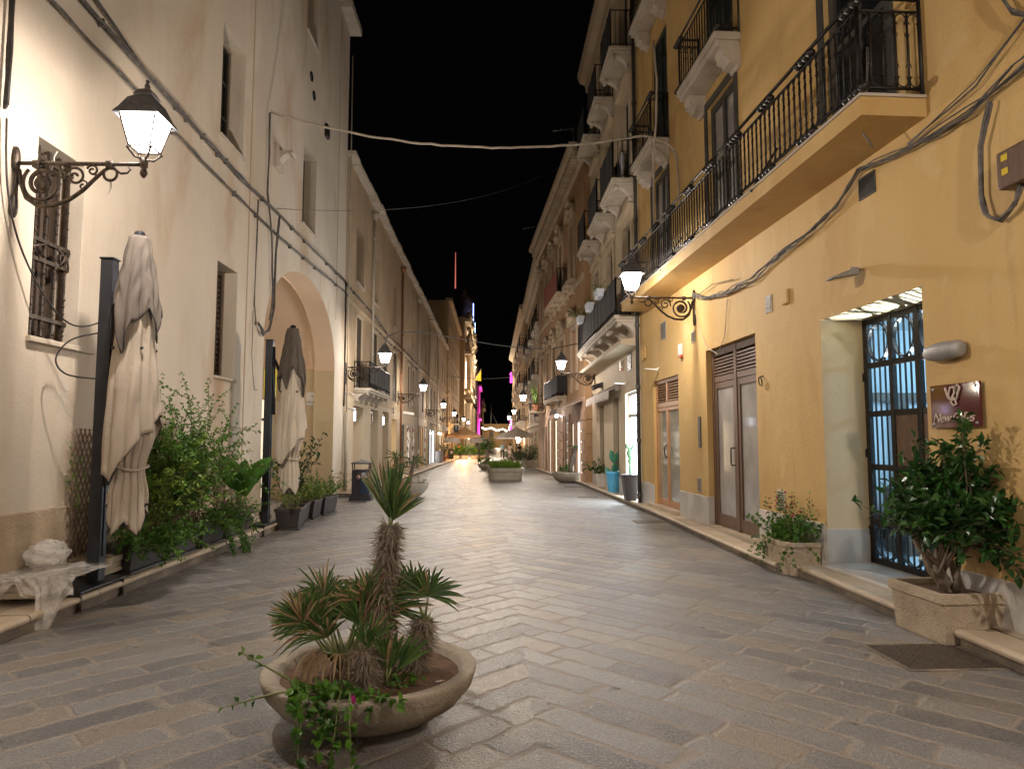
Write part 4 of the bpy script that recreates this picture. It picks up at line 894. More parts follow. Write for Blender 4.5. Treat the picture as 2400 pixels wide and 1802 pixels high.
def right_far():
    f=Facade(2.9,0,1,'pale_row_house','pale row house with a long curved cornice and stacks of small balconies','building',48)
    W=[(s,s+1.0,z,z+2.3,.2) for s in (40.2,43.3,47.6,52,55.6) for z in (3.0,5.8,8.65)]
    g=[(39.6,40.4,-.3,2.2,.2),(41.3,42.3,-.3,2.2,.2),(43.4,44.5,-.3,2.2,.2),(46,47.5,-.3,2.2,.2),(50,52,-.3,2.2,.2),(54,56,-.3,2.2,.2)]
    b=MB(); wallgrid(b,39.2,58,-.5,12,W+g,.2); f.build(b,'wall','plaster_old'); shell(f,39.2,58,12,8,'plaster_old')
    cornice(f,39.2,58.2,[(0,11.4),(.15,11.6),(.2,11.9),(.42,12.15),(.5,12.5),(0,12.6)],'plaster_cream')
    for w in W: window(f,w,-.12,'brown_pane','dark_glass',.08,1,0)
    for w in g: window(f,w,-.12,'frame_dark','lit_cream',.08,0,0,name='shop_window')
    for s,z in ((39.7,8.5),(42.8,8.5),(47.1,8.5),(51.5,8.5),(42.8,5.7),(47.1,5.7),(51.5,5.7),(55.1,5.7),(39.7,2.95),(55.1,8.5)): balcony(f,s,s+2.0,.42,z,.18,1,0,.15,2,'scroll',.4,'balstone')
    cornice(f,39.2,58,[(0,2.5),(.1,2.55),(.1,2.7),(0,2.75)],'plaster_cream','ledge')
    f=Facade(2.75,0,1,'last_corner_house','dim orange house with laundry balconies past the curved cornice','building',75)
    W=[(s,s+1.2,z,z+2.2,.2) for s in (59.6,64,69,75,82,89) for z in (3.4,6.6,9.8)]
    b=MB(); wallgrid(b,58.0,96,-1,12.8,W,.2); f.build(b,'wall','far_wall'); shell(f,58.0,96,12.8,8,'far_wall')
    cornice(f,58,96,[(0,12.4),(.5,12.8),(.5,13.1),(0,13.2)],'stone')
    for w in W: 
        p=MB(); p.quad((w[0],-.15,w[2]),(w[0],-.15,w[3]),(w[1],-.15,w[3]),(w[1],-.15,w[2])); f.build(p,'window','brown_pane')
    for s in (59,63.4,68.4,74.4,81.4):
        for z in (3.3,6.5,9.7): balcony(f,s,s+2.2,.5,z,.2,1,0,.25,2,'scroll',.5,'balstone')
    for z0,z1 in ((3,4.4),(9.6,11)): p=MB(); p.tube([(95.8,.2+.1*sin(z*3),z0+(z1-z0)*z/6) for z in range(7)],.16,6); f.build(p,'magenta_blotch','lit_magenta')  # glowing tubes stand in for blotches of magenta light on the house
# ---------------------------------------------------------------- wall lamps
def spiral(cx,cz,r0,r1,a0,a1,n=22): return [(0,cx+lerp(r0,r1,i/n)*cos(lerp(a0,a1,i/n)),cz+lerp(r0,r1,i/n)*sin(lerp(a0,a1,i/n))) for i in range(n+1)]
LAMPC=(1.0,.885,.785)
def make_lamp():
    t=thing('street_lamp','big wrought iron wall lamp blazing over the first folded parasol','street lamp')
    b=MB(); L=1.17
    b.tube([(0,0,0),(0,L,0)],.02,8)
    for y in (.20,.86): b.lathe([(.03,-.035),(.034,-.02),(.034,.02),(.03,.035)],(0,0,0),8); n=len(b.v)-48+16; 
    b.v=b.v; 
    b=MB(); b.tube([(0,0,0),(0,L,0)],.02,8)
    for y in (.21,.88): b.tube([(0,y-.03,0),(0,y+.03,0)],.033,8); b.box(-.03,.03,y-.028,y+.028,-.045,.0)
    for z,h in ((.03,.13),(-.40,.12)):
        b.lathe([(.0,-1),(.35,-.96),(.75,-.6),(.82,0),(.7,.6),(.4,.93),(0,1)],(0,0,0),10); 
        m=len(b.v)
        for i in range(m-70,m): v=b.v[i]; b.v[i]=(v[0]*.055,.02+v[1]*.035,z+v[2]*h)
    b.tube([(0,.03,.03),(0,.03,-.42)],.02,6)
    arc=[(0,.06+.0*i,-.08-.30*i/3) for i in range(2)]
    c=[(0,.05,-.06),(0,.075,-.2),(0,.13,-.33),(0,.24,-.405),(0,.38,-.40),(0,.52,-.345),(0,.64,-.255),(0,.74,-.15),(0,.83,-.06),(0,.90,-.025)]
    b.tube(c,[.018,.02,.022,.022,.021,.02,.019,.018,.016,.012],7)
    b.tube(spiral(.27,-.19,.185,.10,PI*.75,PI*.75+PI*2.6,40),.016,6); b.tube(spiral(.27,-.19,.125,.05,PI*.2,PI*.2+PI*2.4,30),.013,6)
    b.lathe([(.0,-.012),(.072,-.012),(.072,.012),(0,.012)],(0,0,0),16)
    for i in range(len(b.v)-64,len(b.v)): v=b.v[i]; b.v[i]=(v[2],.27+v[0],-.19+v[1])
    b.tube(spiral(.565,-.125,.10,.02,PI*1.1,PI*1.1-PI*3,34),.013,6); b.tube(spiral(.72,-.065,.055,.015,PI*.9,PI*.9-PI*2.6,24),.010,6)
    b.tube(spiral(.46,-.04,.05,.015,0,PI*2.2,22),.010,6); b.tube(spiral(.64,-.21,.05,.012,PI*.5,-PI*1.6,20),.009,6)
    b.tube([(0,.885+.062*cos(a),-.095+.062*sin(a)) for a in [2*PI*i/20 for i in range(20)]],.014,6,closed=True)
    b.tube([(0,.94,-.06),(0,.98,-.09),(0,1.04,-.085),(0,1.07,-.05),(0,1.045,-.03)],[.012,.011,.009,.007,.004],6)
    b.tube([(0,.83,-.06),(0,.79,-.11),(0,.75,-.10),(0,.74,-.13)],[.012,.01,.008,.004],6)
    b.lathe([(.0,-.135),(.02,-.12),(.035,-.09),(.03,-.06),(.018,-.045),(.034,-.03),(.036,.04),(.02,.055)],(0,L+.02,0),10)
    build(b,'bracket','lampiron',t)
    y0=L+.02; zb,zt=.145,.445; hb,ht=.098,.165
    def corner(h,z,k): return ((-h,h,h,-h)[k],y0+(-h,-h,h,h)[k],z)
    f=MB()
    for k in range(4):
        k2=(k+1)%4
        f.tube([corner(hb,zb,k),corner(ht,zt,k)],.0085,5); f.tube([corner(hb,zb,k),corner(hb,zb,k2)],.010,5)
        a=corner(hb,zb,k); f.tube([a,(a[0]*.98,y0+(a[1]-y0)*.98,.11),(a[0]*.6,y0+(a[1]-y0)*.6,.055),(a[0]*.2,y0+(a[1]-y0)*.2,.05)],.011,6); f.ball((a[0]*1.05,y0+(a[1]-y0)*1.05,zb-.02),.016,6)
    build(f,'lantern_frame','lampiron',t)
    g=MB()
    for k in range(4):
        k2=(k+1)%4; e=.006
        g.quad(corner(hb-e,zb,k),corner(hb-e,zb,k2),corner(ht-e,zt-.01,k2),corner(ht-e,zt-.01,k))
    build(g,'lantern_glass','lampglow',t)
    c=MB(); h1=.205
    for k in range(4):
        k2=(k+1)%4
        prof=[(ht-.02,zt-.012),(h1,zt-.03),(h1,zt-.022),(ht+.0,zt+.05),(.12,zt+.15),(.08,zt+.19),(.088,zt+.205),(.055,zt+.26),(.016,zt+.285)]
        for (ha,za),(hc,zc) in zip(prof,prof[1:]): c.quad(corner(ha,za,k),corner(ha,za,k2),corner(hc,zc,k2),corner(hc,zc,k))
    c.quad(*[corner(.15,zt+.0,k) for k in range(4)]); c.lathe([(.02,0),(.028,.03),(.012,.06),(.02,.08),(0,.10)],(0,y0,zt+.28),8)
    build(c,'lantern_cap','lampcap',t)
    l=bpy.data.lights.new('lamp_light','SPOT'); l.energy=LP*.75; l.color=LAMPC; l.spot_size=math.radians(172); l.spot_blend=.55; l.shadow_soft_size=.05; soften(l,2.5)
    o=bpy.data.objects.new('lamp_light',l); COL.objects.link(o); o.parent=t; o.location=(0,y0+.02,zt-.06); o.rotation_euler=(math.radians(16),0,0)
    l=bpy.data.lights.new('lantern_fill','POINT'); l.energy=LP*1.12; l.color=LAMPC; l.shadow_soft_size=.05; soften(l,4.0)
    o=bpy.data.objects.new('lantern_fill',l); COL.objects.link(o); o.parent=t; o.location=(0,y0,zb+.06)
    return t
LP=450
def soften(l,smooth):
    l.use_nodes=True; nt=l.node_tree; e=nt.nodes['Emission']; q=nt.nodes.new('ShaderNodeLightFalloff'); q.inputs['Strength'].default_value=1; q.inputs['Smooth'].default_value=smooth; nt.links.new(q.outputs['Quadratic'],e.inputs['Strength'])
def lamps():
    L=Facade(-4.45,0,-1); R1=FR1; t=make_lamp(); g='wrought iron lamps on wall brackets'
    far={}
    t.location=L.pt(6.36,0,4.165); t.rotation_euler=(0,0,L.rz); t['group']=g
    def put(f,s,z,lab):
        c=dup(t,f.pt(s,0,z),f.rz,lab)
        if s>20:                                   # farther lamps get dimmed light copies to darken the far street
            for ch in c.children:
                if ch.type=='LIGHT':
                    k=ch.data.name
                    if k not in far: far[k]=ch.data.copy(); far[k].energy*=.58
                    ch.data=far[k]
    put(R1,12.6,4.235,'wrought iron wall lamp under the long yellow balcony'); put(FR2,23.95,3.93,'wall lamp at the corner of the cream house beside the pale awning')
    put(R1,.7,4.2,'wall lamp on the yellow building nearest the camera, above the doorway side')
    put(L,-7.0,4.165,'wall lamp on the plaster building behind the camera')
    put(L,20.85,3.79,'wall lamp beside the screened balcony above the bin'); put(L,32.4,3.76,'wall lamp beside the rusty copper drainpipe')
    put(L,45.8,3.6,'fourth lit lantern along the weathered building, before the shop awning'); put(L,58.5,3.53,'lit lantern just above the black T sign'); put(Facade(-4.3,0,-1),74,3.52,'lit lantern on the ochre block left of the church columns'); put(Facade(-4.3,0,-1),88.5,3.56,'small lit lantern right beside the church columns')
    put(Facade(4.58,-.05,1),36.2,3.52,'wall lamp over the balcony plant on the sandstone building end'); put(Facade(2.9,0,1),56,3.6,'lit lantern above the beige open parasol'); put(Facade(2.75,0,1),67,3.5,'smallest lit lantern beside the string of white bulbs'); 
# ---------------------------------------------------------------- folded parasols
def tri(x): x=x%1; return 4*abs(x-.5)-1
def cloth(name,mats,parent,ztop,hem,prof,folds,amp,c,rows=46,cols=150,phase=0,piping=True,seed=0,th=.004,tw=.0):
    """hanging fabric: radius prof(t) pleated round the axis; hem(theta) is the z of the lower edge"""
    rr=random.Random(seed); ph=[rr.uniform(0,6.28) for _ in range(6)]; vs=[];edge=[]
    for i in range(rows+1):
        t=i/rows
        for j in range(cols):
            a=2*PI*j/cols; h=hem(a); z=lerp(ztop,h,t)
            tt=(ztop-z)
            f=folds*a+phase+ph[0]*0+tw*t+.5*sin(2*a+ph[1])
            sh=(abs(sin(f/2))**.7)*2-1
            r=prof(tt,a)*(1+amp(tt)*(sh*.8+.25*sin(3*a+ph[2]+t*2)+.12*sin(folds*2.3*a+ph[3]+t*3)))
            r+=.006*sin(11*a+t*14+ph[4])*min(1,t*2)+.004*sin(23*t+5*a+ph[5])
            p=(c[0]+r*cos(a),c[1]+r*sin(a),z); vs.append(p)
            if i==rows: edge.append(p)
    fs=[(i*cols+j,i*cols+(j+1)%cols,(i+1)*cols+(j+1)%cols,(i+1)*cols+j) for i in range(rows) for j in range(cols)]
    o=mkobj(name,vs,fs,mats,parent,None,[True]*len(fs)); m=o.modifiers.new('thick','SOLIDIFY'); m.thickness=th
    if piping:
        b=MB(); b.tube(edge,.0055,5,closed=True); build(b,'piping','piping',o)
    return o
def seg(pts):
    def f(x):
        if x<=pts[0][0]: return pts[0][1]
        for (a,b),(c,d) in zip(pts,pts[1:]):
            if x<=c: t=(x-a)/(c-a); t=t*t*(3-2*t); return lerp(b,d,t)
        return pts[-1][1]
    return f
def parasol(x,y,dx,dy,label,cap,sc=1,arm=True,seed=1):
    t=thing('folded_parasol',label,'parasol',(x,y,.15),0,'folded parasols on steel masts'); H=3.32*sc
    b=MB(); w=.062; b.box(-w,w,-w,w,.06,H-.02); b.box(-w-.012,w+.012,-w-.012,w+.012,H-.02,H); o=build(b,'mast','anthracite',t,bevel=.008)
    b=MB(); b.box(w,w+.012,-.02,.02,.3,H-.3); b.box(w,w+.05,-.04,.04,1.0,1.1); build(b,'mast_rail','anthracite',t,bevel=.004)
    cx,cy=dx,dy; zt=3.52*sc
    b=MB(); b.tube([(w,.0,H-.12),(w+.03,0,1.9)],.032,4); b.tube([(w+.02,0,H-.35),(cx*.9,cy*.9,2.3),(cx,cy,1.9)],.026,6); build(b,'strut','anthracite',t)
    b=MB(); b.lathe([(.03,-.35),(.035,-.05),(.085,-.04),(.085,-.02),(.055,-.015),(.05,.035),(.03,.05)],(cx,cy,zt),14); b.cyl((cx,cy,.62),(cx,cy,zt-.3),.028); build(b,'hub','anthracite',t)
    K=1/sc
    body=seg([(0,.05),(.4,.095),(1.0,.150),(1.6,.195),(2.0,.205),(2.35,.12),(2.6,.16),(2.9,.18)])
    sd=random.Random(seed)
    def hem1(a):     # outer panels: deep in front left, turned-up corner to the right
        q=(cos(a-(.15)) +1)/2
        return lerp(1.12,1.70,q**2.2)-.10*max(0,tri(a*4/(2*PI)+.2))
    inner=cloth('canopy',['cloth_beige'],t,zt-.02,lambda a:.60*sc+.20*max(0,sin(2*a+.9))+.07*tri(a*5/(2*PI)),lambda d,a:body(d*K)*.95,13,seg([(0,.03),(.6,.06),(1.8,.09),(2.35,.17),(2.9,.15)]),(cx,cy),60,160,.4,True,seed,.004,.5)
    cloth('canopy_panel',['cloth_beige'],inner,zt-.03,lambda a:hem1(a)*sc,lambda d,a:body(min(d*K,2.02))*1.03+.015+.05*max(0,cos(a-.1))*min(1,max(0,d-1.2)),10,seg([(0,.02),(.6,.05),(1.5,.08),(2.2,.13)]),(cx,cy),46,150,1.0,True,seed+5,.004,.3)
    b=MB(); pts=[(cx+(.155+.012*sin(5*a))*cos(a),cy+(.155+.012*sin(5*a))*sin(a),zt-2.34*sc+.02*sin(2*a)) for a in [2*PI*i/40 for i in range(40)]]; b.tube(pts,.014,6,closed=True); build(b,'tie','cloth_beige',t)
    cloth('vent_cover',[cap],t,zt-.01,lambda a:zt-.80*sc-.42*sc*max(0,tri(a*4/(2*PI)+.07))+.10*sin(a*3+seed),lambda d,a:lerp(.090,.225,min(1,d/(1.05*sc))**.85),8,seg([(0,.03),(.5,.14),(1.2,.26)]),(cx,cy),34,150,.2,True,seed+9,.004,.2)
    b=MB()
    for k in range(4):
        a=PI/4+k*PI/2; b.ball((cx+.2*cos(a),cy+.2*sin(a),zt-1.16*sc),.018,6)
    build(b,'hem_button','frame_dark',t)
    return t
def parasol_base(x,y,label,w=.55):
    t=thing('parasol_base',label,'parasol base',(x,y,0),0,'steel parasol bases'); b=MB()
    b.box(-w,.19,-.46,.40,.178,.20); b.box(-w,.19,-.46,-.44,.155,.178)
    build(b,'base_plate','anthracite',t,bevel=.008)
    for yy in (-.40,.34):
        b=MB(); b.cyl((.15,yy,0),(.15,yy,.178),.02); b.lathe([(.045,0),(.045,.012),(.02,.02)],(.15,yy,0),10); build(b,'leg','lampiron',t)
    return t
def paver(x,y,z,lx,ly,lab,rz=0,g='concrete pavers weighing down the bases'):
    b=MB(); b.box(-lx/2,lx/2,-ly/2,ly/2,0,.055); o=build(b,'concrete_paver','slab',None,.008); o.location=(x,y,z); o.rotation_euler=(0,0,rz); return tag(o,lab,'paver',g)
# ---------------------------------------------------------------- vegetation
def leaf(mb,p,d,L,W,mi=0,fold=.25,curl=.15):
    d=d.normalized(); a=Vector((0,0,1)) if abs(d.z)<.95 else Vector((1,0,0)); s=d.cross(a).normalized(); u=s.cross(d)
    rl=R.uniform(-.9,.9); s,u=s*cos(rl)+u*sin(rl),u*cos(rl)-s*sin(rl)
    m=p+d*L*.45; t=p+d*L-u*L*curl
    mb.add([p,m+s*W/2+u*W*fold,t,m-s*W/2+u*W*fold,m-u*L*curl*.1,p+d*L*.8+s*W*.26+u*W*fold*.4-u*L*curl*.5,p+d*L*.8-s*W*.26+u*W*fold*.4-u*L*curl*.5],[(0,4,1),(1,4,2,5),(0,3,4),(4,3,6,2)],mi)
def rv(): 
    while 1:
        v=Vector((R.uniform(-1,1),R.uniform(-1,1),R.uniform(-1,1)))
        if .01<v.length<1: return v.normalized()
def sprout(st,lf,base,d,length,n,leafL,leafW,droop=.3,wob=.25,r=.006,start=.15,per=1,mi=0,branch=0,blen=.4,fold=.25):
    """a wandering stem with leaves; may branch"""
    p=Vector(base); d=Vector(d).normalized(); pts=[p.copy()]; S=max(4,int(length/.06)); step=length/S
    for i in range(S):
        d=(d+rv()*wob*.35+Vector((0,0,-droop*.12))).normalized(); p=p+d*step; pts.append(p.copy())
        if i/S>start:
            for _ in range(int(n*step*per+R.random())):
                if 1:
                    q=(d*R.uniform(.1,.7)+rv()*.9+Vector((0,0,.15))).normalized(); k=R.uniform(.65,1.15); leaf(lf,p+rv()*.006,q,leafL*k,leafW*k,mi,fold)
        if branch and i/S>.15 and R.random()<branch*step:
            sprout(st,lf,p,(d+rv()*.9).normalized(),length*blen*R.uniform(.5,1),n,leafL,leafW,droop,wob,r*.6,0,per,mi,0,blen,fold)
    st.tube(pts,[max(.0012,lerp(r,r*.35,i/S)) for i in range(S+1)],4,caps=False)
def prune(lf,keep):
    """clip a crown: keep only the leaves whose foot satisfies keep(p)"""
    v,f=[],[]
    for i in range(0,len(lf.v),7):
        if keep(lf.v[i]):
            o=len(v); v+=lf.v[i:i+7]; f+=[(o,o+4,o+1),(o+1,o+4,o+2,o+5),(o,o+3,o+4),(o+4,o+3,o+6,o+2)]
    lf.v=v; lf.f=f; lf.mi=[0]*len(f); lf.sm=[False]*len(f)
def flowers(mb,pts,s=.022,mi=0):
    for p in pts:
        d=rv(); a=d.orthogonal().normalized(); b=d.cross(a)
        for k in range(5):
            t=2*PI*k/5; u=a*cos(t)+b*sin(t); v=a*cos(t+.6)+b*sin(t+.6); w=a*cos(t-.6)+b*sin(t-.6)
            P=Vector(p); mb.add([P,P+v*s*.8+d*s*.2,P+u*s*1.2+d*s*.3,P+w*s*.8+d*s*.2],[(0,1,2,3)],mi)
def fan(lf,st,base,d,pet,bl,nseg,spread,mat_green=0,droop=.25,face=None,dry=.12,wid=.030):
    """fan palm leaf on a petiole"""
    d=Vector(d).normalized(); P=Vector(base); e=P+d*pet; mid=P+d*pet*.5+Vector((0,0,-.02*pet))
    st.tube([P,mid,e],[.010,.007,.006],5)
    a=Vector(face) if face else Vector((0,0,1)); s=d.cross(a)
    s=s.normalized() if s.length>.05 else d.orthogonal().normalized(); u=s.cross(d).normalized()
    for i in range(nseg):
        t=lerp(-spread/2,spread/2,(i+.5)/nseg)+R.uniform(-.04,.04); v=(d*cos(t)+s*sin(t)+u*R.uniform(-.06,.14)).normalized(); L=bl*R.uniform(.85,1.08)*(1-.18*abs(t)/(spread/2))
        w=wid*R.uniform(.8,1.1); q=v.cross(u).normalized(); mi=mat_green
        dd=droop*R.uniform(.3,1.6)
        pts=[e+v*L*x-Vector((0,0,dd*L*x*x*x)) for x in (0,.3,.62,.86,1)]
        ws=(.25,.9,1,.55,0); vs=[]
        for p,k in zip(pts,ws): vs+= [p-q*w*k/2+u*w*k*.22,p,p+q*w*k/2+u*w*k*.22]
        tipdry=1 if R.random()<dry else 0
        for j in range(4):
            o=j*3; lf.add([vs[o],vs[o+1],vs[o+2],vs[o+3],vs[o+4],vs[o+5]],[(0,1,4,3),(1,2,5,4)],1 if (tipdry or (j==3 and R.random()<.5)) else mi)
def fibre_trunk(core,fib,base,top,r0,r1,n=900,L=.05,rough=1.0):
    A,B=Vector(base),Vector(top); ax=(B-A).normalized(); u=ax.orthogonal().normalized(); w=ax.cross(u)
    S=8; core.tube([A.lerp(B,i/S) for i in range(S+1)],[lerp(r0,r1,i/S)*(.86+.06*sin(i*2.3)) for i in range(S+1)],14)
    for i in range(n):
        t=R.random()**.9; a=R.uniform(0,2*PI); e=u*cos(a)+w*sin(a); r=lerp(r0,r1,t)*R.uniform(.82,1.0)
        p=A.lerp(B,t)+e*r; d=(e*R.uniform(.25,.8)+ax*R.uniform(-1.2,.3)+rv()*.35).normalized(); l=L*R.uniform(.5,1.5); s=d.cross(e).normalized()*R.uniform(.0015,.004)
        q=p+d*l; fib.add([p-s,p+s,q+d*l*.3-ax*l*.15],[(0,1,2)])
def bowl(x,y,r,h,label,tilt=0,sy=1,group=None,n=56,cat='planter',name='stone_bowl'):
    t=thing(name,label,cat,(x,y,gz(y)),0,group); b=MB()
    b.lathe([(r*.50,0),(r*.53,.012),(r*.68,h*.15),(r*.85,h*.38),(r*.96,h*.66),(r*.995,h*.90),(r,h*.965),(r*.985,h*.995),(r*.95,h),(r*.88,h*.985),(r*.855,h*.95),(r*.84,h*.86),(r*.7,h*.6)],(0,0,0),n,0,1,sy)
    o=build(b,'bowl','bowl',t); 
    b=MB(); K=26; vs=[(0,0,h*.90)];rings=10
    for i in range(1,rings+1):
        for j in range(K): a=2*PI*j/K; q=r*.85*i/rings; vs.append((q*cos(a),q*sin(a)*sy,h*.90-.012*(i/rings)+ (R.uniform(-.008,.008) if i<rings else -.01)))
    fs=[(0,1+j,1+(j+1)%K) for j in range(K)]+[(1+i*K+j,1+(i+1)*K+j,1+(i+1)*K+(j+1)%K,1+i*K+(j+1)%K) for i in range(rings-1) for j in range(K)]
    b.add(vs,fs,0,True); build(b,'soil','soil',t)
    if tilt: t.rotation_euler=(0,tilt,0)
    return t
def plant(name,label,cat,loc,group=None): return thing(name,label,cat,loc,0,group)
def finish(t,st,lf,leafm,stem='twig',fl=None,flm='flower'):
    if st.v: build(st,'stem',stem,t)
    if lf.v: build(lf,'foliage',leafm,t)
    if fl and fl.v: build(fl,'blossom',flm,t)
def front_bowl():
    X,Y=-.715,4.22; bowl(X,Y,.62,.285,'big round cast stone bowl in the foreground, planted with small fan palms',0)
    z=.25
    # tall palm
    def palm(lab,dx,dy,lean,h,r0,r1,leaves,nf=1500,L=.05):
        t=plant('fan_palm',lab,'palm',(X+dx,Y+dy,z),'dwarf fan palms in the front bowl'); core,fib,lf,st=MB(),MB(),MB(),MB()
        top=Vector((lean[0],lean[1],h)); fibre_trunk(core,fib,(0,0,-.03),top,r0,r1,nf,L)
        for d,pet,bl,n,sp,face,dr in leaves: fan(lf,st,top-Vector((0,0,.02)),d,pet,bl,n,sp,0,dr,face,.10,.0165)
        for k in range(9):
            a=R.uniform(0,6.28); d=Vector((cos(a),sin(a),R.uniform(-.1,.7))); st.tube([top-Vector((0,0,.03)),top+d*.06],[.008,.003],4)
        build(core,'trunk','fibre_core',t); build(fib,'trunk_fibre','fibre',t); build(st,'leaf_stalk','stem',t); build(lf,'leaf_fan',['palm','palm_dry'],t)
    palm('tallest shaggy fan palm with a single upright green tuft',.03,.0,(.07,.0,0),.845,.088,.066,[((-.10,.1,1),.06,.41,26,1.1,(0,-1,.1),.05),((.35,-.1,1),.05,.30,13,1.3,(.1,-1,.3),.12),((.10,.5,1),.06,.27,11,1.2,(0,-1,0),.1)],2600,.055)
    palm('leaning fan palm on the right with one broad fan',.245,.0,(.07,-.01,0),.30,.088,.055,[((.12,-.05,1),.15,.25,32,3.5,(.15,-1,.55),.25),((-.35,.1,1),.20,.22,18,2.6,(-.3,-1,.3),.2)],1500,.05)
    palm('squat fan palm with a thick furry trunk in the middle',.02,-.27,(-.01,0,0),.21,.082,.06,[((.05,-.1,1),.03,.19,9,1.6,(0,-1,.2),.1),((.5,.1,.9),.05,.25,7,1.0,(0,-1,.4),.1)],1500,.05)
    lv=[]
    for k in range(19):
        a=R.uniform(0,6.28); e=R.uniform(.7,2.0); d=(cos(a)*.9-.12,sin(a)*.7,e); lv.append((d,R.uniform(.24,.44),R.uniform(.22,.32),R.randint(18,28),R.uniform(2.0,3.6),(d[0]*.6,d[1]*.6-.5,.8),R.uniform(.1,.35)))
    t=plant('fan_palm','bushy many-fanned palm with dry tips on the left','palm',(X-.15,Y-.02,z),'dwarf fan palms in the front bowl'); lf,st=MB(),MB()
    for d,pet,bl,n,sp,face,dr in lv: fan(lf,st,(R.uniform(-.04,.04),R.uniform(-.04,.04),.02),d,pet,bl,n,sp,0,dr,face,.28,.015)
    for k in range(7):   # hanging dry straw
        a=R.uniform(3.6,5.8); fan(lf,st,(.0,-.02,.1),(cos(a),sin(a),.35),.16,.22,5,.9,1,1.2,None,1,.013)
    build(st,'leaf_stalk','stem',t); build(lf,'leaf_fan',['palm','palm_dry'],t)
    t=plant('palm_shoot','thin young palm shoot between the furry trunks','palm',(X+.13,Y-.26,z)); lf,st=MB(),MB()
    for d in ((.25,0,1),(-.2,0,1),(.6,.1,.8),(.05,-.2,1)): fan(lf,st,(0,0,0),d,.10,.27,4,.8,0,.1,(0,-1,.2),.1,.026)
    build(st,'leaf_stalk','stem',t); build(lf,'leaf_fan',['palm','palm_dry'],t)
    # trailing four-o'clock plant
    t=plant('trailing_plant','trailing green plant with a magenta flower spilling over the bowl rim','plant',(X-.16,Y-.43,z)); st,lf,fl=MB(),MB(),MB()
    for k in range(17):
        d=Vector((R.uniform(-.4,.75),R.uniform(-1,-.1),R.uniform(.15,.8))); sprout(st,lf,(R.uniform(-.14,.18),R.uniform(-.05,.08),.0),d,R.uniform(.18,.36),40,.056,.042,1.5,.4,.005,.1,2)
    for bx,ln in ((.10,.40),(.15,.46),(.0,.30),(-.07,.33)): sprout(st,lf,(bx,-.12,.07),(.1,-.9,.10),ln,36,.056,.042,3.8,.3,.005,.1,2)
    for q in ((-.95,-.15,.28),(-1,-.05,.10),(-.75,-.2,.75)): sprout(st,lf,(-.10,.0,.03),q,.40,10,.05,.034,.5,.3,.008,.45,2)
    flowers(fl,[(.185,-.24,.075)],.022); flowers(fl,[(.11,-.275,-.13)],.012); finish(t,st,lf,'leaf','stem',fl)
    t=plant('weed','small weed growing in the bowl beside the leaning palm','plant',(X+.22,Y-.26,z)); st,lf=MB(),MB()
    for k in range(7): sprout(st,lf,(R.uniform(-.05,.05),R.uniform(-.02,.02),0),(R.uniform(-1,1),R.uniform(-.6,.3),.5),.08,40,.04,.03,.5,.3,.002,0,2)
    finish(t,st,lf,'leaf','stem')
    b=MB(); b.cyl((0,0,0),(.03,.012,.0),.004,.004,8); b.cyl((.03,.012,0),(.045,.018,0),.004,.004,8,1); o=build(b,'cigarette_end',['white_paint','wood_orange']); o.location=(X+.40,Y-.22,z+.006); tag(o,'cigarette end lying on the soil of the bowl','cigarette end')
# ---------------------------------------------------------------- planters and their plants
def trough(x,y,lx,ly,h,label,group,rz=0,z=0,m='black_pot',cat='planter',name='plant_trough',d=.045):
    t=thing(name,label,cat,(x,y,gz(y)+z),rz,group); b=MB(); a,c=lx/2,ly/2
    b.frus(-a+.012,a-.012,-c+.012,c-.012,.03,h-.04,d)
    o=build(b,'body',m,t,.008)
    b=MB(); w=.022
    for q in ((-a,a,-c,-c+w),(-a,a,c-w,c),(-a,-a+w,-c+w,c-w),(a-w,a,-c+w,c-w)): b.box(*q,h-.055,h)
    build(b,'rim',m,t,.004); b=MB(); b.box(-a+d-.02,a-d+.02,-c+d-.02,c-d+.02,0,.028); build(b,'saucer',m,t,.006)
    b=MB(); b.quad((-a+w,-c+w,h-.035),(a-w,-c+w,h-.035),(a-w,c-w,h-.035),(-a+w,c-w,h-.035)); build(b,'soil','soil',t)
    return t
def bush(name,label,cat,loc,group,n,L,lf_n,lfL,lfW,leafm,spread=.7,up=1,ex=.3,ey=.3,droop=.3,wob=.35,fl=0,flm='flower',stem='twig',per=1,branch=2,r=.006,bias=(0,0),flz=.4,fs=.018):
    t=plant(name,label,cat,loc,group); st,lf,fb=MB(),MB(),MB()
    for _ in range(n):
        d=(R.uniform(-1,1)*spread+bias[0],R.uniform(-1,1)*spread+bias[1],up*R.uniform(.5,1.1)); sprout(st,lf,(R.uniform(-ex,ex),R.uniform(-ey,ey),0),d,L*R.uniform(.55,1.05),lf_n,lfL,lfW,droop,wob,r,.12,per,0,branch)
    if fl: vs=[v for v in lf.v if v[2]>flz*L]; flowers(fb,[R.choice(vs) for _ in range(fl)],fs)
    finish(t,st,lf,leafm,stem,fb,flm); return t
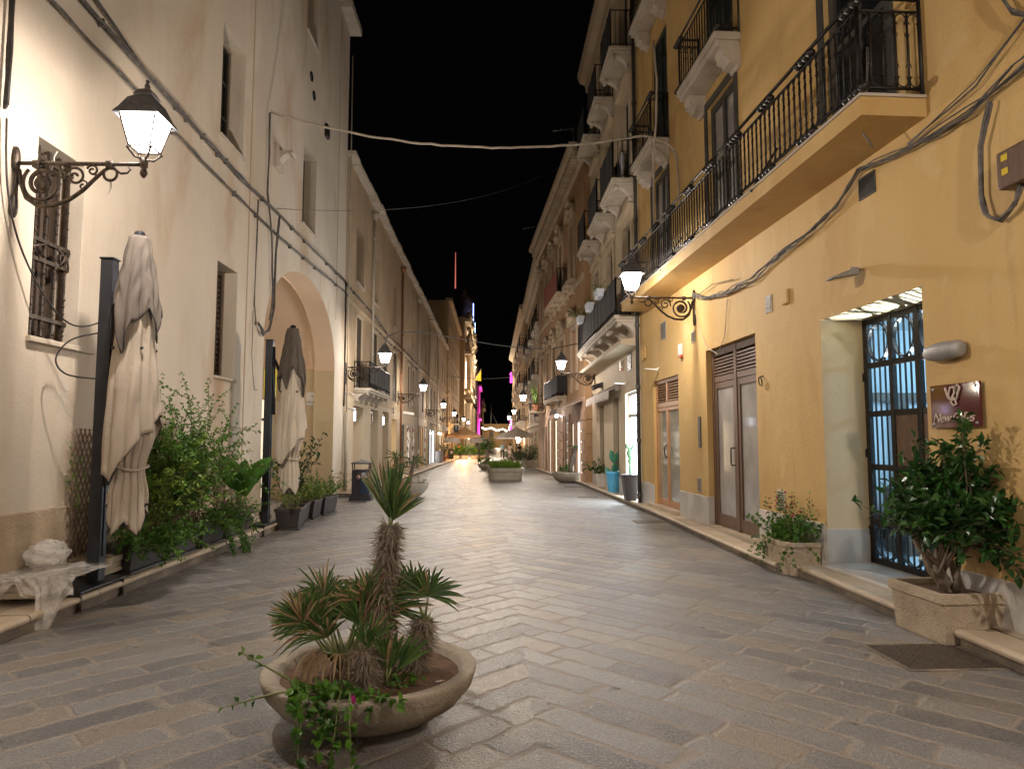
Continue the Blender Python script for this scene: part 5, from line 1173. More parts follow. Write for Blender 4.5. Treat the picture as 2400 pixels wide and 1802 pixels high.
def left_plants():
    g='dark plastic troughs along the pavement edge'
    for i,(y,lab) in enumerate(((8.10,'dark trough beside the first mast, hidden under flowering trailers'),(9.02,'dark trough second from the first mast, under the pale shrub'),(9.94,'dark trough under the tallest shrub'),(10.80,'dark trough at the far end of the pavement row'))):
        trough(-4.05,y,.36,.84,.33,lab,g,0,.15)
    z=.45; gg='shrubs in the pavement troughs'
    bush('trailing_shrub','low dark green shrub with magenta flowers trailing over the kerb','shrub',(-4.0,8.05,z),gg,60,.55,52,.055,.036,'leaf',.8,.7,.14,.40,1.2,.4,9,bias=(.45,0),stem='stem',fs=.02)
    bush('trailing_shrub','bright green shrub behind the hanging canvas of the first parasol','shrub',(-4.12,8.75,z),gg,46,1.3,60,.050,.028,'leaf_lime',.42,1,.12,.4,.45,.3,branch=4)
    bush('tall_shrub','tallest bushy shrub against the plaster wall, feathery at the top','shrub',(-4.16,9.45,z),gg,80,1.66,64,.052,.029,'leaf',.26,1,.12,.42,.3,.3,8,branch=5,flz=.2)
    bush('trailing_shrub','arching yellow-green shrub left of the big banana leaves','shrub',(-4.06,10.6,z),gg,30,.58,54,.048,.028,'leaf',.7,.8,.15,.3,.9,.35,6,branch=4,bias=(.25,0))
    bush('leafy_plant','dense low greenery filling the gaps between the pavement troughs','plant',(-3.98,9.5,.42),gg,90,.48,50,.055,.034,'leaf',.9,.55,.1,1.0,1.0,.4,bias=(.3,0),branch=1)
    t=plant('trailing_vine','vine hanging over the kerb down to the street','plant',(-3.92,10.0,.46),None); st,lf=MB(),MB()
    for _ in range(16): sprout(st,lf,(R.uniform(-.1,.1),R.uniform(-.35,.45),0),(R.uniform(.5,1),R.uniform(-.4,.5),R.uniform(0,.5)),R.uniform(.5,.85),34,.05,.034,2.6,.4,.005,.05,2)
    finish(t,st,lf,'leaf','stem')
    for y,lab in ((7.62,'weathered diamond trellis just left of the first mast'),(9.4,'weathered trellis behind the bright shrub')):   # trellis with climber
        t=thing('trellis',lab,'trellis',(-4.36,y,.40),0,'diamond trellises on the wall'); b=MB(); w,h=.62,1.32
        for i in range(-5,6):
            for s in (1,-1):
                y0=i*.16; pts=[]
                a0=max(-w/2,min(w/2,y0)); 
                lo=(y0,0); k=h*.55
                p0=(y0,0.); p1=(y0+s*k,h)
                # clip to the panel width
                def clip(p,q):
                    (ya,za),(yb,zb)=p,q; t0,t1=0,1
                    for lim,sg in ((w/2,1),(-w/2,-1)):
                        fa,fb=sg*(lim-ya)*1,sg*(lim-yb)*1
                        if fa<0 and fb<0: return None
                        if fa<0: t0=max(t0,fa/(fa-fb))
                        elif fb<0: t1=min(t1,fa/(fa-fb))
                    return None if t0>=t1 else ((ya+(yb-ya)*t0,za+(zb-za)*t0),(ya+(yb-ya)*t1,za+(zb-za)*t1))
                for off in (0,-s*.88,):
                    c=clip((y0+off,0),(y0+off+s*k,h))
                    if c: b.tube([(.006*s,c[0][0],c[0][1]),(.006*s,c[1][0],c[1][1])],.008,4)
        build(b,'lattice','trellis',t)
    t=plant('climber','thin climber on the trellis left of the first mast','plant',(-4.33,7.6,.42)); st,lf=MB(),MB()
    for _ in range(14): sprout(st,lf,(.03,R.uniform(-.3,.25),0),(R.uniform(.0,.12),R.uniform(-.25,.25),1),R.uniform(.8,1.45),44,.045,.026,.05,.35,.004,.35,1)
    finish(t,st,lf,'leaf_lime','twig')
    # big-leaved plant
    t=thing('plant_pot','dark blue-grey pot of the big banana leaves','pot',(-4.12,11.55,.15)); b=MB(); b.lathe([(.13,0),(.17,.3),(.19,.31),(.19,.35),(.17,.35),(.165,.30),(0,.30)],(0,0,0),20); build(b,'pot','black_pot',t)
    t=plant('banana_plant','plant with huge upright banana-like leaves beside the second mast','plant',(-4.12,11.55,.45)); st,lf=MB(),MB()
    for k in range(9):
        a=k*2.4; d=Vector((cos(a)*.30+.04,sin(a)*.30-.05,1)).normalized(); L=R.uniform(.5,.75); W=R.uniform(.22,.30); pet=R.uniform(.25,.45); e=d*pet; st.tube([(0,0,0),e],[.016,.010],6)
        s=d.cross(Vector((0,-1,.2))).normalized(); u=s.cross(d).normalized(); rows=9; vs=[]
        for i in range(rows+1):
            x=i/rows; p=e+d*L*x+Vector((cos(a),sin(a),-.8))*(.22*x*x*L); w=W*math.sin(PI*min(1,(x*.93+.07)))**.7
            vs+=[p-s*w/2+u*w*.22,p-s*w*.25+u*w*.06,p,p+s*w*.25+u*w*.06,p+s*w/2+u*w*.22]
        lf.add(vs,[(i*5+j,i*5+j+1,i*5+j+6,i*5+j+5) for i in range(rows) for j in range(4)],0,True)
    finish(t,st,lf,'leaf_mid','stem')
    # troughs on the street by the arch
    g2='dark troughs on the street in front of the arch'
    for x,y,lab,rz in ((-3.70,12.95,'brown-black trough standing nearest the second mast, straw stems in it',.12),(-3.86,13.86,'dark trough second in the row before the arch',.1),(-3.84,14.66,'dark trough third in the row before the arch',.02),(-3.74,15.45,'dark tilted trough last in the row before the arch',-.14)):
        t=trough(x,y,.46,.80,.385,lab,g2,rz,0,'black_pot'); 
    gg='plants in the street troughs'
    bush('leafy_plant','straw-stemmed leafy plant under the second parasol','plant',(-3.70,12.95,.36),gg,22,.55,20,.05,.032,'leaf_lime',.45,1,.15,.3,.5,.3,stem='stem',branch=2)
    bush('ficus_bush','glossy dark green ficus behind the second parasol','shrub',(-3.95,13.9,.36),gg,18,1.30,16,.12,.06,'leaf_dark',.32,1,.1,.25,.15,.25,branch=3,r=.009)
    bush('leafy_plant','light green leafy plant spilling over the third street trough','plant',(-3.80,14.3,.36),gg,40,.62,34,.055,.036,'leaf_lime',.7,1,.18,.4,.6,.35,stem='stem',branch=3,bias=(.2,-.1))
    bush('leafy_plant','fresh green plant in the last street trough near the bin','plant',(-3.74,15.4,.36),gg,34,.62,30,.055,.036,'leaf_mid',.6,1,.16,.3,.5,.35,stem='stem',branch=3,bias=(.15,0))
def right_plants():
    # small flower box
    t=thing('stone_planter','small eight-sided stone planter on the kerb under the geranium','planter',(3.73,8.62,0),.0,'pebbled stone planters'); b=MB()
    def oct(lx,ly,c,z): a,d=lx/2,ly/2; return [(-a,-d+c,z),(-a+c,-d,z),(a-c,-d,z),(a,-d+c,z),(a,d-c,z),(a-c,d,z),(-a+c,d,z),(-a,d-c,z)]
    def loft(b,L):
        vs=[p for r in L for p in r]; k=len(L[0]); b.add(vs,[(i*k+j,i*k+(j+1)%k,(i+1)*k+(j+1)%k,(i+1)*k+j) for i in range(len(L)-1) for j in range(k)]+[tuple(range(k))[::-1]])
    loft(b,[oct(.50,.78,.10,0),oct(.52,.80,.11,.33),oct(.56,.84,.12,.335),oct(.56,.84,.12,.39),oct(.46,.74,.09,.39),oct(.46,.74,.09,.33)]); build(b,'body','planter',t,.008)
    b=MB(); b.add(oct(.46,.74,.09,.345),[tuple(range(8))]); build(b,'soil','soil',t)
    t=plant('geranium','bushy geranium with small dark pink flowers on thin stalks','flowering plant',(3.70,8.62,.34)); st,lf,fl=MB(),MB(),MB()
    for _ in range(190): 
        a=R.uniform(0,6.28); y0=R.uniform(-.34,.34); x0=R.uniform(-.2,.16); k_=.35 if (abs(y0)<.13 and x0<-.02) else 1.0; sprout(st,lf,(x0,y0,.02),(cos(a)*.6-.10*k_,sin(a)*.8,R.uniform(.5,1.5) if _%3 else .25),R.uniform(.22,.44)*(k_ if k_==1 else .6),76,.036,.036,(1.0 if _%3 else 2.8)*k_,.4,.003,.2,1.2)
    build_st=st
    for _ in range(44): sprout(st,lf,(R.uniform(-.15,.15),R.uniform(-.3,.3),.15),(R.uniform(-.35,.3),R.uniform(-.55,.5),1),R.uniform(.3,.52),16,.035,.03,.3,.3,.002,.3,1); 
    vs=[v for v in lf.v if v[2]>.33]; flowers(fl,[R.choice(vs) for _ in range(46)],.016)
    finish(t,st,lf,'leaf','stem',fl,'flower_red')
    # large stone planter with the ficus
    t=thing('stone_planter','large rectangular stone planter holding the big ficus','planter',(3.78,5.77,0),.05,'pebbled stone planters'); b=MB()
    def rr(lx,ly,z): return oct(lx,ly,.012,z)
    loft(b,[rr(.52,.61,0),rr(.56,.66,.315),rr(.60,.70,.32),rr(.60,.70,.40),rr(.50,.60,.40),rr(.49,.59,.34)]); build(b,'body','planter',t,.010)
    b=MB(); b.add(rr(.50,.60,.355),[tuple(range(8))]); build(b,'soil','soil',t)
    t=plant('ficus','big glossy ficus bush with several pale trunks in front of the barred gate','shrub',(3.79,5.77,.35)); st,lf,tk=MB(),MB(),MB()
    tips=[]
    for k in range(9):
        a=R.uniform(0,6.28); p=Vector((R.uniform(-.09,.09),R.uniform(-.10,.10),0)); d=Vector((cos(a)*.42-.06,sin(a)*.42,1)).normalized(); pts=[p.copy()]; S=7; L=R.uniform(.50,.74)
        for i in range(S): d=(d+rv()*.28).normalized(); p=p+d*L/S; pts.append(p.copy())
        tk.tube(pts,[lerp(R.uniform(.022,.036),.013,i/S) for i in range(S+1)],7); tips.append((p.copy(),d.copy()))
        if k%2==0: tk.tube([pts[2],pts[2]+Vector((cos(a+1.5)*.12,sin(a+1.5)*.12,.16)),pts[2]+Vector((cos(a+1.5)*.2,sin(a+1.5)*.2,.30))],[.014,.01,.008],6); tips.append((pts[2]+Vector((cos(a+1.5)*.2,sin(a+1.5)*.2,.30)),d))
    def inside(p):
        x,y,z=p; k=1+.16*sin(5*y+3*z)+.12*sin(9*z-4*x)
        if y<-.34: return .34+.15*k<z<.80 and y>-1.0
        if z>1.15: return y<-.22
        return ((x-.0)/.40)**2+((y+.06)/.45)**2+((z-.78)/.50)**2<k
    for p,d in tips:
        got=0
        for _ in range(60):
            if got>=20: break
            q=(d*.45+rv()); q.z=q.z*1.1+.35; q.x=q.x*.8-.08; q.y=q.y*.8-.12; a_,b_=MB(),MB(); sprout(a_,b_,p,q,R.uniform(.28,.62),34,.108,.054,.25,.35,.004,.2,1,0,1.2,.5,.18)
            if not inside(a_.v[-1]): continue
            got+=1; st.add(a_.v,a_.f,0,True); lf.add(b_.v,b_.f)
    c_=Vector((0,-.06,.78))
    for k in range(150):      # outer twigs that fill the crown
        e=rv(); a_,b_=MB(),MB(); p=c_+Vector((e.x*.27,e.y*.32,e.z*.36)); sprout(a_,b_,p,(e+Vector((-.1,-.1,.25))),R.uniform(.12,.26),40,.105,.053,.2,.3,.003,0,1)
        if inside(a_.v[-1]): st.add(a_.v,a_.f,0,True); lf.add(b_.v,b_.f)
    for y,lx in ((-.28,-.05),(-.22,0.02)): sprout(st,lf,(lx,y-.08,.72),(-.02,-.10,1),.72,34,.105,.052,0,.2,.006,.25,1,0,2,.25)
    for k in range(14): sprout(st,lf,(.05,-.15,.42),(R.uniform(-.1,.12),-1,R.uniform(-.1,.55)),R.uniform(.45,.85),15,.10,.05,.35,.3,.005,.35,1,0,1,.4,.18)
    for v in (lf.v,st.v):     # the wall behind keeps the foliage on the street side
        for i,p in enumerate(v):
            lim=(4.27-.041*(5.77+p[1]))-3.79-.015
            if p[0]>lim: v[i]=(lim-(p[0]-lim)*.35,p[1],p[2])
    build(tk,'trunk','bark',t); build(st,'stem','twig',t); build(lf,'foliage','leaf_dark',t)
    # pots by the cream house
    t=thing('white_pot','white square pot with a dark drooping plant','pot',(3.50,22.2,gz(22.2)+.12)); b=MB(); b.frus(-.19,.19,-.19,.19,0,.36,.04); b.box(-.21,.21,-.21,.21,.36,.42); build(b,'pot','white_pot',t,.01)
    bush('zamia_plant','dark drooping plant in the white square pot','plant',(3.50,22.2,.50),None,22,.62,24,.10,.055,'leaf_dark',.7,1,.12,.12,.7,.2,stem='stem',branch=0,bias=(-.25,-.2))
    t=thing('blue_pot','tall sky blue ribbed pot with the prickly pear','pot',(3.47,19.9,.12)); b=MB(); b.lathe([(.145,0),(.15,.02),(.205,.52),(.225,.53),(.23,.60),(.205,.60),(.20,.55),(0,.55)],(0,0,0),28)
    for k in range(14): a=2*PI*k/14; b.tube([(.15*cos(a),.15*sin(a),.03),(.206*cos(a),.206*sin(a),.51)],.007,4)
    build(b,'pot','blue_pot',t)
    t=plant('prickly_pear','blue-green prickly pear in the blue pot','cactus',(3.47,19.9,.66)); b=MB()
    def pad(b,p,d,L,W,mi=0):
        d=Vector(d).normalized(); s=d.cross(Vector((.3,-1,0))).normalized(); n=s.cross(d); P=Vector(p); vs=[];S=14
        ring=[(sin(PI*x/8)**.75*W/2,x/8*L) for x in range(9)]
        for w,l in ring:
            for j in range(S): a=2*PI*j/S; vs.append(P+d*l+s*w*cos(a)+n*w*.28*sin(a))
        b.add(vs,[(i*S+j,i*S+(j+1)%S,(i+1)*S+(j+1)%S,(i+1)*S+j) for i in range(8) for j in range(S)],mi,True)
    for p,d,L,W in (((0,0,-.03),(.1,0,1),.34,.17),((-.08,-.02,.02),(-.6,0,.5),.22,.13),((.02,0,.27),(-.25,-.05,1),.42,.20),((.03,0,.27),(.28,.05,1),.36,.15),((.02,.02,-.02),(.4,.1,.9),.30,.12)): pad(b,p,d,L,W)
    build(b,'pads','cactus_teal',t)
    t=thing('dark_planter','tall dark tapered planter with a cactus beside the bright shop door','planter',(3.42,17.25,.12)); b=MB(); b.frus(-.20,.20,-.20,.20,0,.62,.07); b.box(-.215,.215,-.215,.215,.58,.64); build(b,'body','black_pot',t,.008)
    t=plant('cactus','knobbly columnar cactus standing out dark against the bright shop door','cactus',(3.42,17.25,.74)); b=MB()
    for p,d,L,W in (((0,0,-.03),(.05,0,1),.32,.10),((.01,0,.24),(.15,0,1),.26,.17),((.03,0,.36),(-.1,0,1),.34,.20),((-.02,0,.62),(-.45,0,1),.18,.10),((.04,0,.6),(.45,0,1),.24,.10)): pad(b,p,d,L,W)
    build(b,'stem','cactus',t)
def street_planters():
    # bowl on the left with yuccas
    bowl(-2.45,19.95,.62,.40,'shallow stone bowl on the left beyond the bin, with yucca stems','.'and 0,1,'round stone bowls along the street')
    t=plant('yucca','pair of yuccas with dead hanging leaves in the left stone bowl','plant',(-2.6,19.9,.36)); core,fib,lf,st=MB(),MB(),MB(),MB()
    for (dx,dy,h,ln) in ((-.2,0,.75,(.05,0)),(.22,.05,.62,(.12,0)),(.05,-.1,.35,(-.2,0))):
        top=(dx+ln[0],dy+ln[1],h); fibre_trunk(core,fib,(dx,dy,0),top,.07,.05,260,.07)
        for k in range(26):
            a=R.uniform(0,6.28); d=Vector((cos(a),sin(a),R.uniform(-.5,1.3))); leaf(lf,Vector(top),d,R.uniform(.3,.48),.035,0 if d.z>-.1 else 1,.2,.25)
    build(core,'trunk','fibre_core',t); build(fib,'trunk_fibre','fibre',t); build(lf,'foliage',['palm','palm_dry'],t)
    bush('small_weed','small dark weed on the rim of the left stone bowl','plant',(-2.05,19.8,.36),None,8,.22,26,.05,.03,'leaf_dark',.8,1,.06,.06,.3,.3,branch=0)
    # long planter in the middle
    t=thing('stone_trough','long rounded stone trough full of grass in the middle of the street','planter',(.52,28.65,gz(28.6))); b=MB()
    def oval(lx,ly,z,n=10):
        r=ly/2; pts=[]
        for j in range(n+1): a=-PI/2+PI*j/n; pts.append((lx/2-r+r*cos(a)*1,r*sin(a),z))
        for j in range(n+1): a=PI/2+PI*j/n; pts.append((-lx/2+r+r*cos(a),r*sin(a),z))
        return pts
    L=[oval(1.30,.56,0),oval(1.38,.62,.06),oval(1.40,.64,.34),oval(1.46,.70,.37),oval(1.48,.72,.50),oval(1.34,.58,.52),oval(1.32,.56,.44)]; k=len(L[0])
    b.add([p for r in L for p in r],[(i*k+j,i*k+(j+1)%k,(i+1)*k+(j+1)%k,(i+1)*k+j) for i in range(len(L)-1) for j in range(k)]); build(b,'trough','bowl',t); b=MB(); b.add(oval(1.33,.57,.46),[tuple(range(k))]); build(b,'soil','soil',t)
    t=plant('grass_clump','bright green grass filling the long stone trough','grass',(.52,28.65,gz(28.6)+.45)); lf=MB()
    for _ in range(1500):
        x,y=R.uniform(-.6,.6),R.uniform(-.24,.24); h=R.uniform(.22,.46)*(1-.3*abs(x)); leaf(lf,Vector((x,y,0)),Vector((R.uniform(-.35,.35),R.uniform(-.3,.3),1)),h,.014,0,.1,.2)
    build(lf,'foliage','leaf_lime',t)
    bowl(2.98,27.0,.70,.42,'wide stone bowl with a leaning palm on the right by the kerb',0,.9,'round stone bowls along the street')
    t=plant('fan_palm','small palm leaning right in the wide stone bowl by the kerb','palm',(2.98,27.0,gz(27)+.38)); core,fib,lf,st=MB(),MB(),MB(),MB(); top=Vector((.22,0,.95)); fibre_trunk(core,fib,(0,0,0),top,.13,.09,300,.06)
    for k in range(8): a=k*.8; fan(lf,st,top,(cos(a),sin(a),.5),.05,.36,9,1.6,0,.5,None,.2,.035)
    for k in range(40): leaf(lf,Vector((R.uniform(-.35,.15),R.uniform(-.2,.2),0)),Vector((R.uniform(-.6,.4),R.uniform(-.3,.3),1)),R.uniform(.2,.42),.05,0)
    build(core,'trunk','fibre_core',t); build(fib,'trunk_fibre','fibre',t); build(lf,'leaf_fan',['palm','palm_dry'],t)
    z=gz(41); bowl(-.38,41.2,.50,.34,'stone bowl behind the grass trough with a bushy palm',0,1,'round stone bowls along the street')
    t=plant('bushy_palm','bushy palm with a pale twisted trunk behind the grass trough','palm',(-.38,41.2,z+.3)); tk,lf,st=MB(),MB(),MB(); tk.tube([(0,0,0),(.06,0,.4),(.02,0,.8),(.12,0,1.2),(.18,0,1.65)],[.14,.12,.10,.08,.05],8)
    for k in range(150): leaf(lf,Vector((R.uniform(-.45,.35),R.uniform(-.3,.3),R.uniform(-.05,.3))),rv()+Vector((0,0,.6)),R.uniform(.12,.25),.08)
    for k in range(90): a=R.uniform(0,6.28); leaf(lf,Vector((.08,0,R.uniform(.9,1.5))),Vector((cos(a),sin(a),R.uniform(-.6,.6))),R.uniform(.35,.6),.05,0,.2,.35)
    build(tk,'trunk','bark',t); build(lf,'foliage','leaf_mid',t)
    t=trough(2.5,44.5,.8,.5,.34,'brown trough with oleander before the beige open parasol',None,0,0,'cloth_grey')
    bush('oleander','oleander bush with pale specks in the brown trough','shrub',(2.45,44.5,gz(44)+.32),None,46,1.15,20,.13,.04,'leaf_dark',.5,1,.3,.18,.2,.25,branch=2)
    bush('oleander','dark oleander bush left of the tall white planter','shrub',(1.35,42.5,gz(42)+.30),None,44,1.15,20,.13,.04,'leaf_dark',.5,1,.35,.18,.2,.25,branch=2)
    t=trough(1.35,42.5,.9,.45,.34,'low trough hidden behind the grass trough',None,0,0,'cloth_grey')
    t=thing('white_planter','tall white square planter between the two oleanders','planter',(2.05,46,gz(46))); b=MB(); b.frus(-.17,.17,-.17,.17,0,.98,.03); b.box(-.19,.19,-.19,.19,.98,1.04); build(b,'body','white_pot',t,.01)
    b=MB(); b.quad((-.15,-.15,1.045),(.15,-.15,1.045),(.15,.15,1.045),(-.15,.15,1.045)); build(b,'soil','soil',t)
    # far left group
    t=thing('barrel','grey oak barrel by the blue lit doorway','barrel',(-4.02,52.5,gz(52.5)+.12)); b=MB(); b.lathe([(.25,0),(.29,.2),(.31,.43),(.29,.66),(.25,.86),(.24,.86),(.24,.82),(0,.82)],(0,0,0),24); build(b,'staves','barrel',t); b=MB()
    for z,r in ((.04,.262),(.2,.296),(.64,.299),(.80,.268)): b.lathe([(r,-.02),(r+.006,-.02),(r+.006,.02),(r,.02)],(0,0,z),24)
    build(b,'hoop','grey_metal',t)
    t=thing('terracotta_pot','terracotta pot of the pale rubber plant','pot',(-4.0,57.5,gz(57)+.12)); b=MB(); b.lathe([(.13,0),(.2,.34),(.22,.34),(.22,.40),(0,.38)],(0,0,0),16); build(b,'pot','terracotta',t)
    bush('pale_plant','pale leafed plant in the terracotta pot beside the barrel','plant',(-4.0,57.5,gz(57)+.5),None,16,1.3,12,.24,.10,'leaf_grey',.32,1,.08,.08,.1,.2,branch=2,r=.014)
    t=thing('green_bin','dark green street bin at the café edge','bin',(-3.95,66,gz(66)+.12)); b=MB(); b.frus(-.26,.26,-.24,.24,0,.85,.03); b.box(-.29,.29,-.27,.27,.85,.95); build(b,'body','green_door',t,.02); b=MB(); b.quad((-.02,-.256,.5),(.16,-.256,.5),(.16,-.26,.75),(-.02,-.26,.75)); build(b,'label_plate','sticker',t)
    g='white troughs along the café'
    for x,lab in ((-3.75,'white café trough nearest the bin'),(-2.78,'middle white café trough holding a palm'),(-1.85,'right white café trough')):
        trough(x,70.5,.78,.4,.36,lab,g,0,0,'white_pot')
        t=plant('cafe_palm',lab.replace('white café trough','feather palm in the white café trough') ,'palm',(x,70.5,gz(70.5)+.33),'feather palms of the café'); lf=MB()
        for k in range(60): a=R.uniform(0,6.28); leaf(lf,Vector((R.uniform(-.1,.1),0,R.uniform(0,.5))),Vector((cos(a)*.8,sin(a)*.8,R.uniform(.2,1.6))),R.uniform(.6,1.25),.06,0,.2,.3)
        build(lf,'foliage','leaf_mid',t)
    bowl(-1.15,68,.55,.36,'farthest stone bowl with a bush before the café',0,1,'round stone bowls along the street')
    bush('far_bush','bush in the farthest stone bowl','shrub',(-1.15,68,gz(68)+.3),None,30,1.0,20,.13,.06,'leaf_mid',.6,1,.25,.25,.3,.3)
# ---------------------------------------------------------------- props
def street_bin():
    t=thing('litter_bin','dark square litter bin with a pitched lid, blue panel and stickers','bin',(-3.55,18.98,0),math.radians(4)); b=MB(); w=.235
    b.frus(-w-.04,w+.04,-w-.04,w+.04,0,.16,-.02); 
    b.box(-w,w,-w,w,.16,.815); 
    for x in (-1,1):
        for y in (-1,1): b.box(x*w-.03*(x>0),x*w+.03*(x<0),y*w-.03*(y>0),y*w+.03*(y<0),.816,.97)
    build(b,'body','bin',t,.008)
    b=MB(); e=w+.025; b.add([(-e,-e,.97),(e,-e,.97),(e,e,.97),(-e,e,.97),(-e,-e,1.0),(e,-e,1.0),(e,e,1.0),(-e,e,1.0),(0,0,1.09)],[(3,2,1,0),(0,1,5,4),(1,2,6,5),(2,3,7,6),(3,0,4,7),(4,5,8),(5,6,8),(6,7,8),(7,4,8)]); build(b,'lid','bin',t)
    b=MB(); b.box(.0,w-.012,-w-.006,-w-.001,.18,.80); b.hexa([(.0,-w-.066,.004),(w+.03,-w-.066,.004),(w+.03,-w-.03,.004),(.0,-w-.03,.004),(.0,-w-.006,.17),(w-.01,-w-.006,.17),(w-.01,-w-.001,.17),(.0,-w-.001,.17)]); build(b,'panel','bin_blue',t)
    b=MB(); b.box(.035,.16,-w-.010,-w-.007,.60,.74); o=build(b,'sticker','sticker',t); b=MB()
    for z in (.62,.635,.65,.70): b.box(.055,.14,-w-.012,-w-.0105,z,z+.006)
    b.box(.085,.11,-w-.012,-w-.0105,.665,.69); build(b,'print','ink',o)
    b=MB(); b.lathe([(.048,0),(.048,.004),(0,.004)],(0,0,0),20); b.v=[(v[0]-.065,-w-v[2]-.001,v[1]+.62) for v in b.v]; o=build(b,'sticker','sticker',t); b=MB(); b.lathe([(.034,.0),(.034,.006),(0,.006)],(0,0,0),18); b.v=[(v[0]-.065,-w-v[2]-.0012,v[1]+.62) for v in b.v]; build(b,'print','sticker_red',o)
def film_bag():
    # crumpled clear plastic over the paver stack of the first base
    t=thing('plastic_sheet','crumpled translucent plastic sheet over the pavers by the first mast','plastic sheet',(-4.05,6.6,.0)); S=44; vs=[]
    nz=lambda a,b: sin(a*7.1+b*3.3)*.5+sin(a*12.7-b*9.1+1)*.3+sin(a*19+b*15)*.15
    for i in range(S+1):
        for j in range(S+1):
            u,v=i/S,j/S; x=lerp(-.40,.36,u)
            if v<.5: y=lerp(.48,-.29,v/.5); z=.40+.014*nz(u*2,v*2)
            else:
                d=(v-.5)/.5; drop=.10+.34*math.exp(-((u-.74)/.17)**2)+.05*sin(u*19); y=-.29-.05*d-.16*d*math.exp(-((u-.74)/.2)**2)+.035*nz(u*3,d); z=.40-drop*d+.01*nz(u*2,d*2); x+=.07*d*(.74-u)*2+.10*d*u
            vs.append((x,y,z))
    fs=[(i*(S+1)+j,i*(S+1)+j+1,(i+1)*(S+1)+j+1,(i+1)*(S+1)+j) for i in range(S) for j in range(S)]
    mkobj('sheet',vs,fs,'film',t,None,[True]*len(fs))
    vs2=[]
    for i in range(17):
        for j in range(25):
            a=2*PI*j/24; q=i/16; r=.20*sin(PI*min(1,.12+q*.88))**.6*(1+.14*nz(q*2,a)); vs2.append((-.17+r*cos(a)*.85,.18+r*sin(a)*1.15,.42+.24*q+.015*nz(a,q*3)))
    fs=[(i*25+j,i*25+j+1,(i+1)*25+j+1,(i+1)*25+j) for i in range(16) for j in range(24)]
    mkobj('bundle',vs2,fs,'film',t,None,[True]*len(fs))
def left_props():
    p1=(-3.95,7.12); parasol(p1[0],p1[1],.35,-.12,'first folded beige parasol with a taupe top cover, beside the big lamp','cloth_mauve',1.0,True,2); parasol_base(p1[0]-.05,p1[1]-.02,'steel base frame under the first folded parasol')
    p2=(-3.93,12.22); parasol(p2[0],p2[1],.42,-.10,'second folded beige parasol with a dark brown top cover, before the arch','cloth_brown',.97,True,6); parasol_base(p2[0]-.05,p2[1],'steel base frame under the second folded parasol',.5)
    k=0
    for (x,y,n,lab) in ((-4.22,6.55,3,'stack under the plastic sheet left of the first mast'),(-4.2,7.6,3,'stack behind the first mast')):
        for i in range(n): paver(x+R.uniform(-.02,.02),y+R.uniform(-.02,.02),.207+.058*i,.38,.46,('bottom','middle','top')[i]+' concrete paver in the '+lab,R.uniform(-.06,.06))
    for (x,y,n,lab) in ((-4.2,11.95,4,'pale stack left of the second mast'),(-4.18,12.5,3,'pale stack right of the second mast')):
        for i in range(n): paver(x+R.uniform(-.03,.03),y+R.uniform(-.03,.03),.207+.058*i,.36,.44,('bottom','second','third','top')[i]+' concrete paver in the '+lab,R.uniform(-.1,.1))
    film_bag(); street_bin()
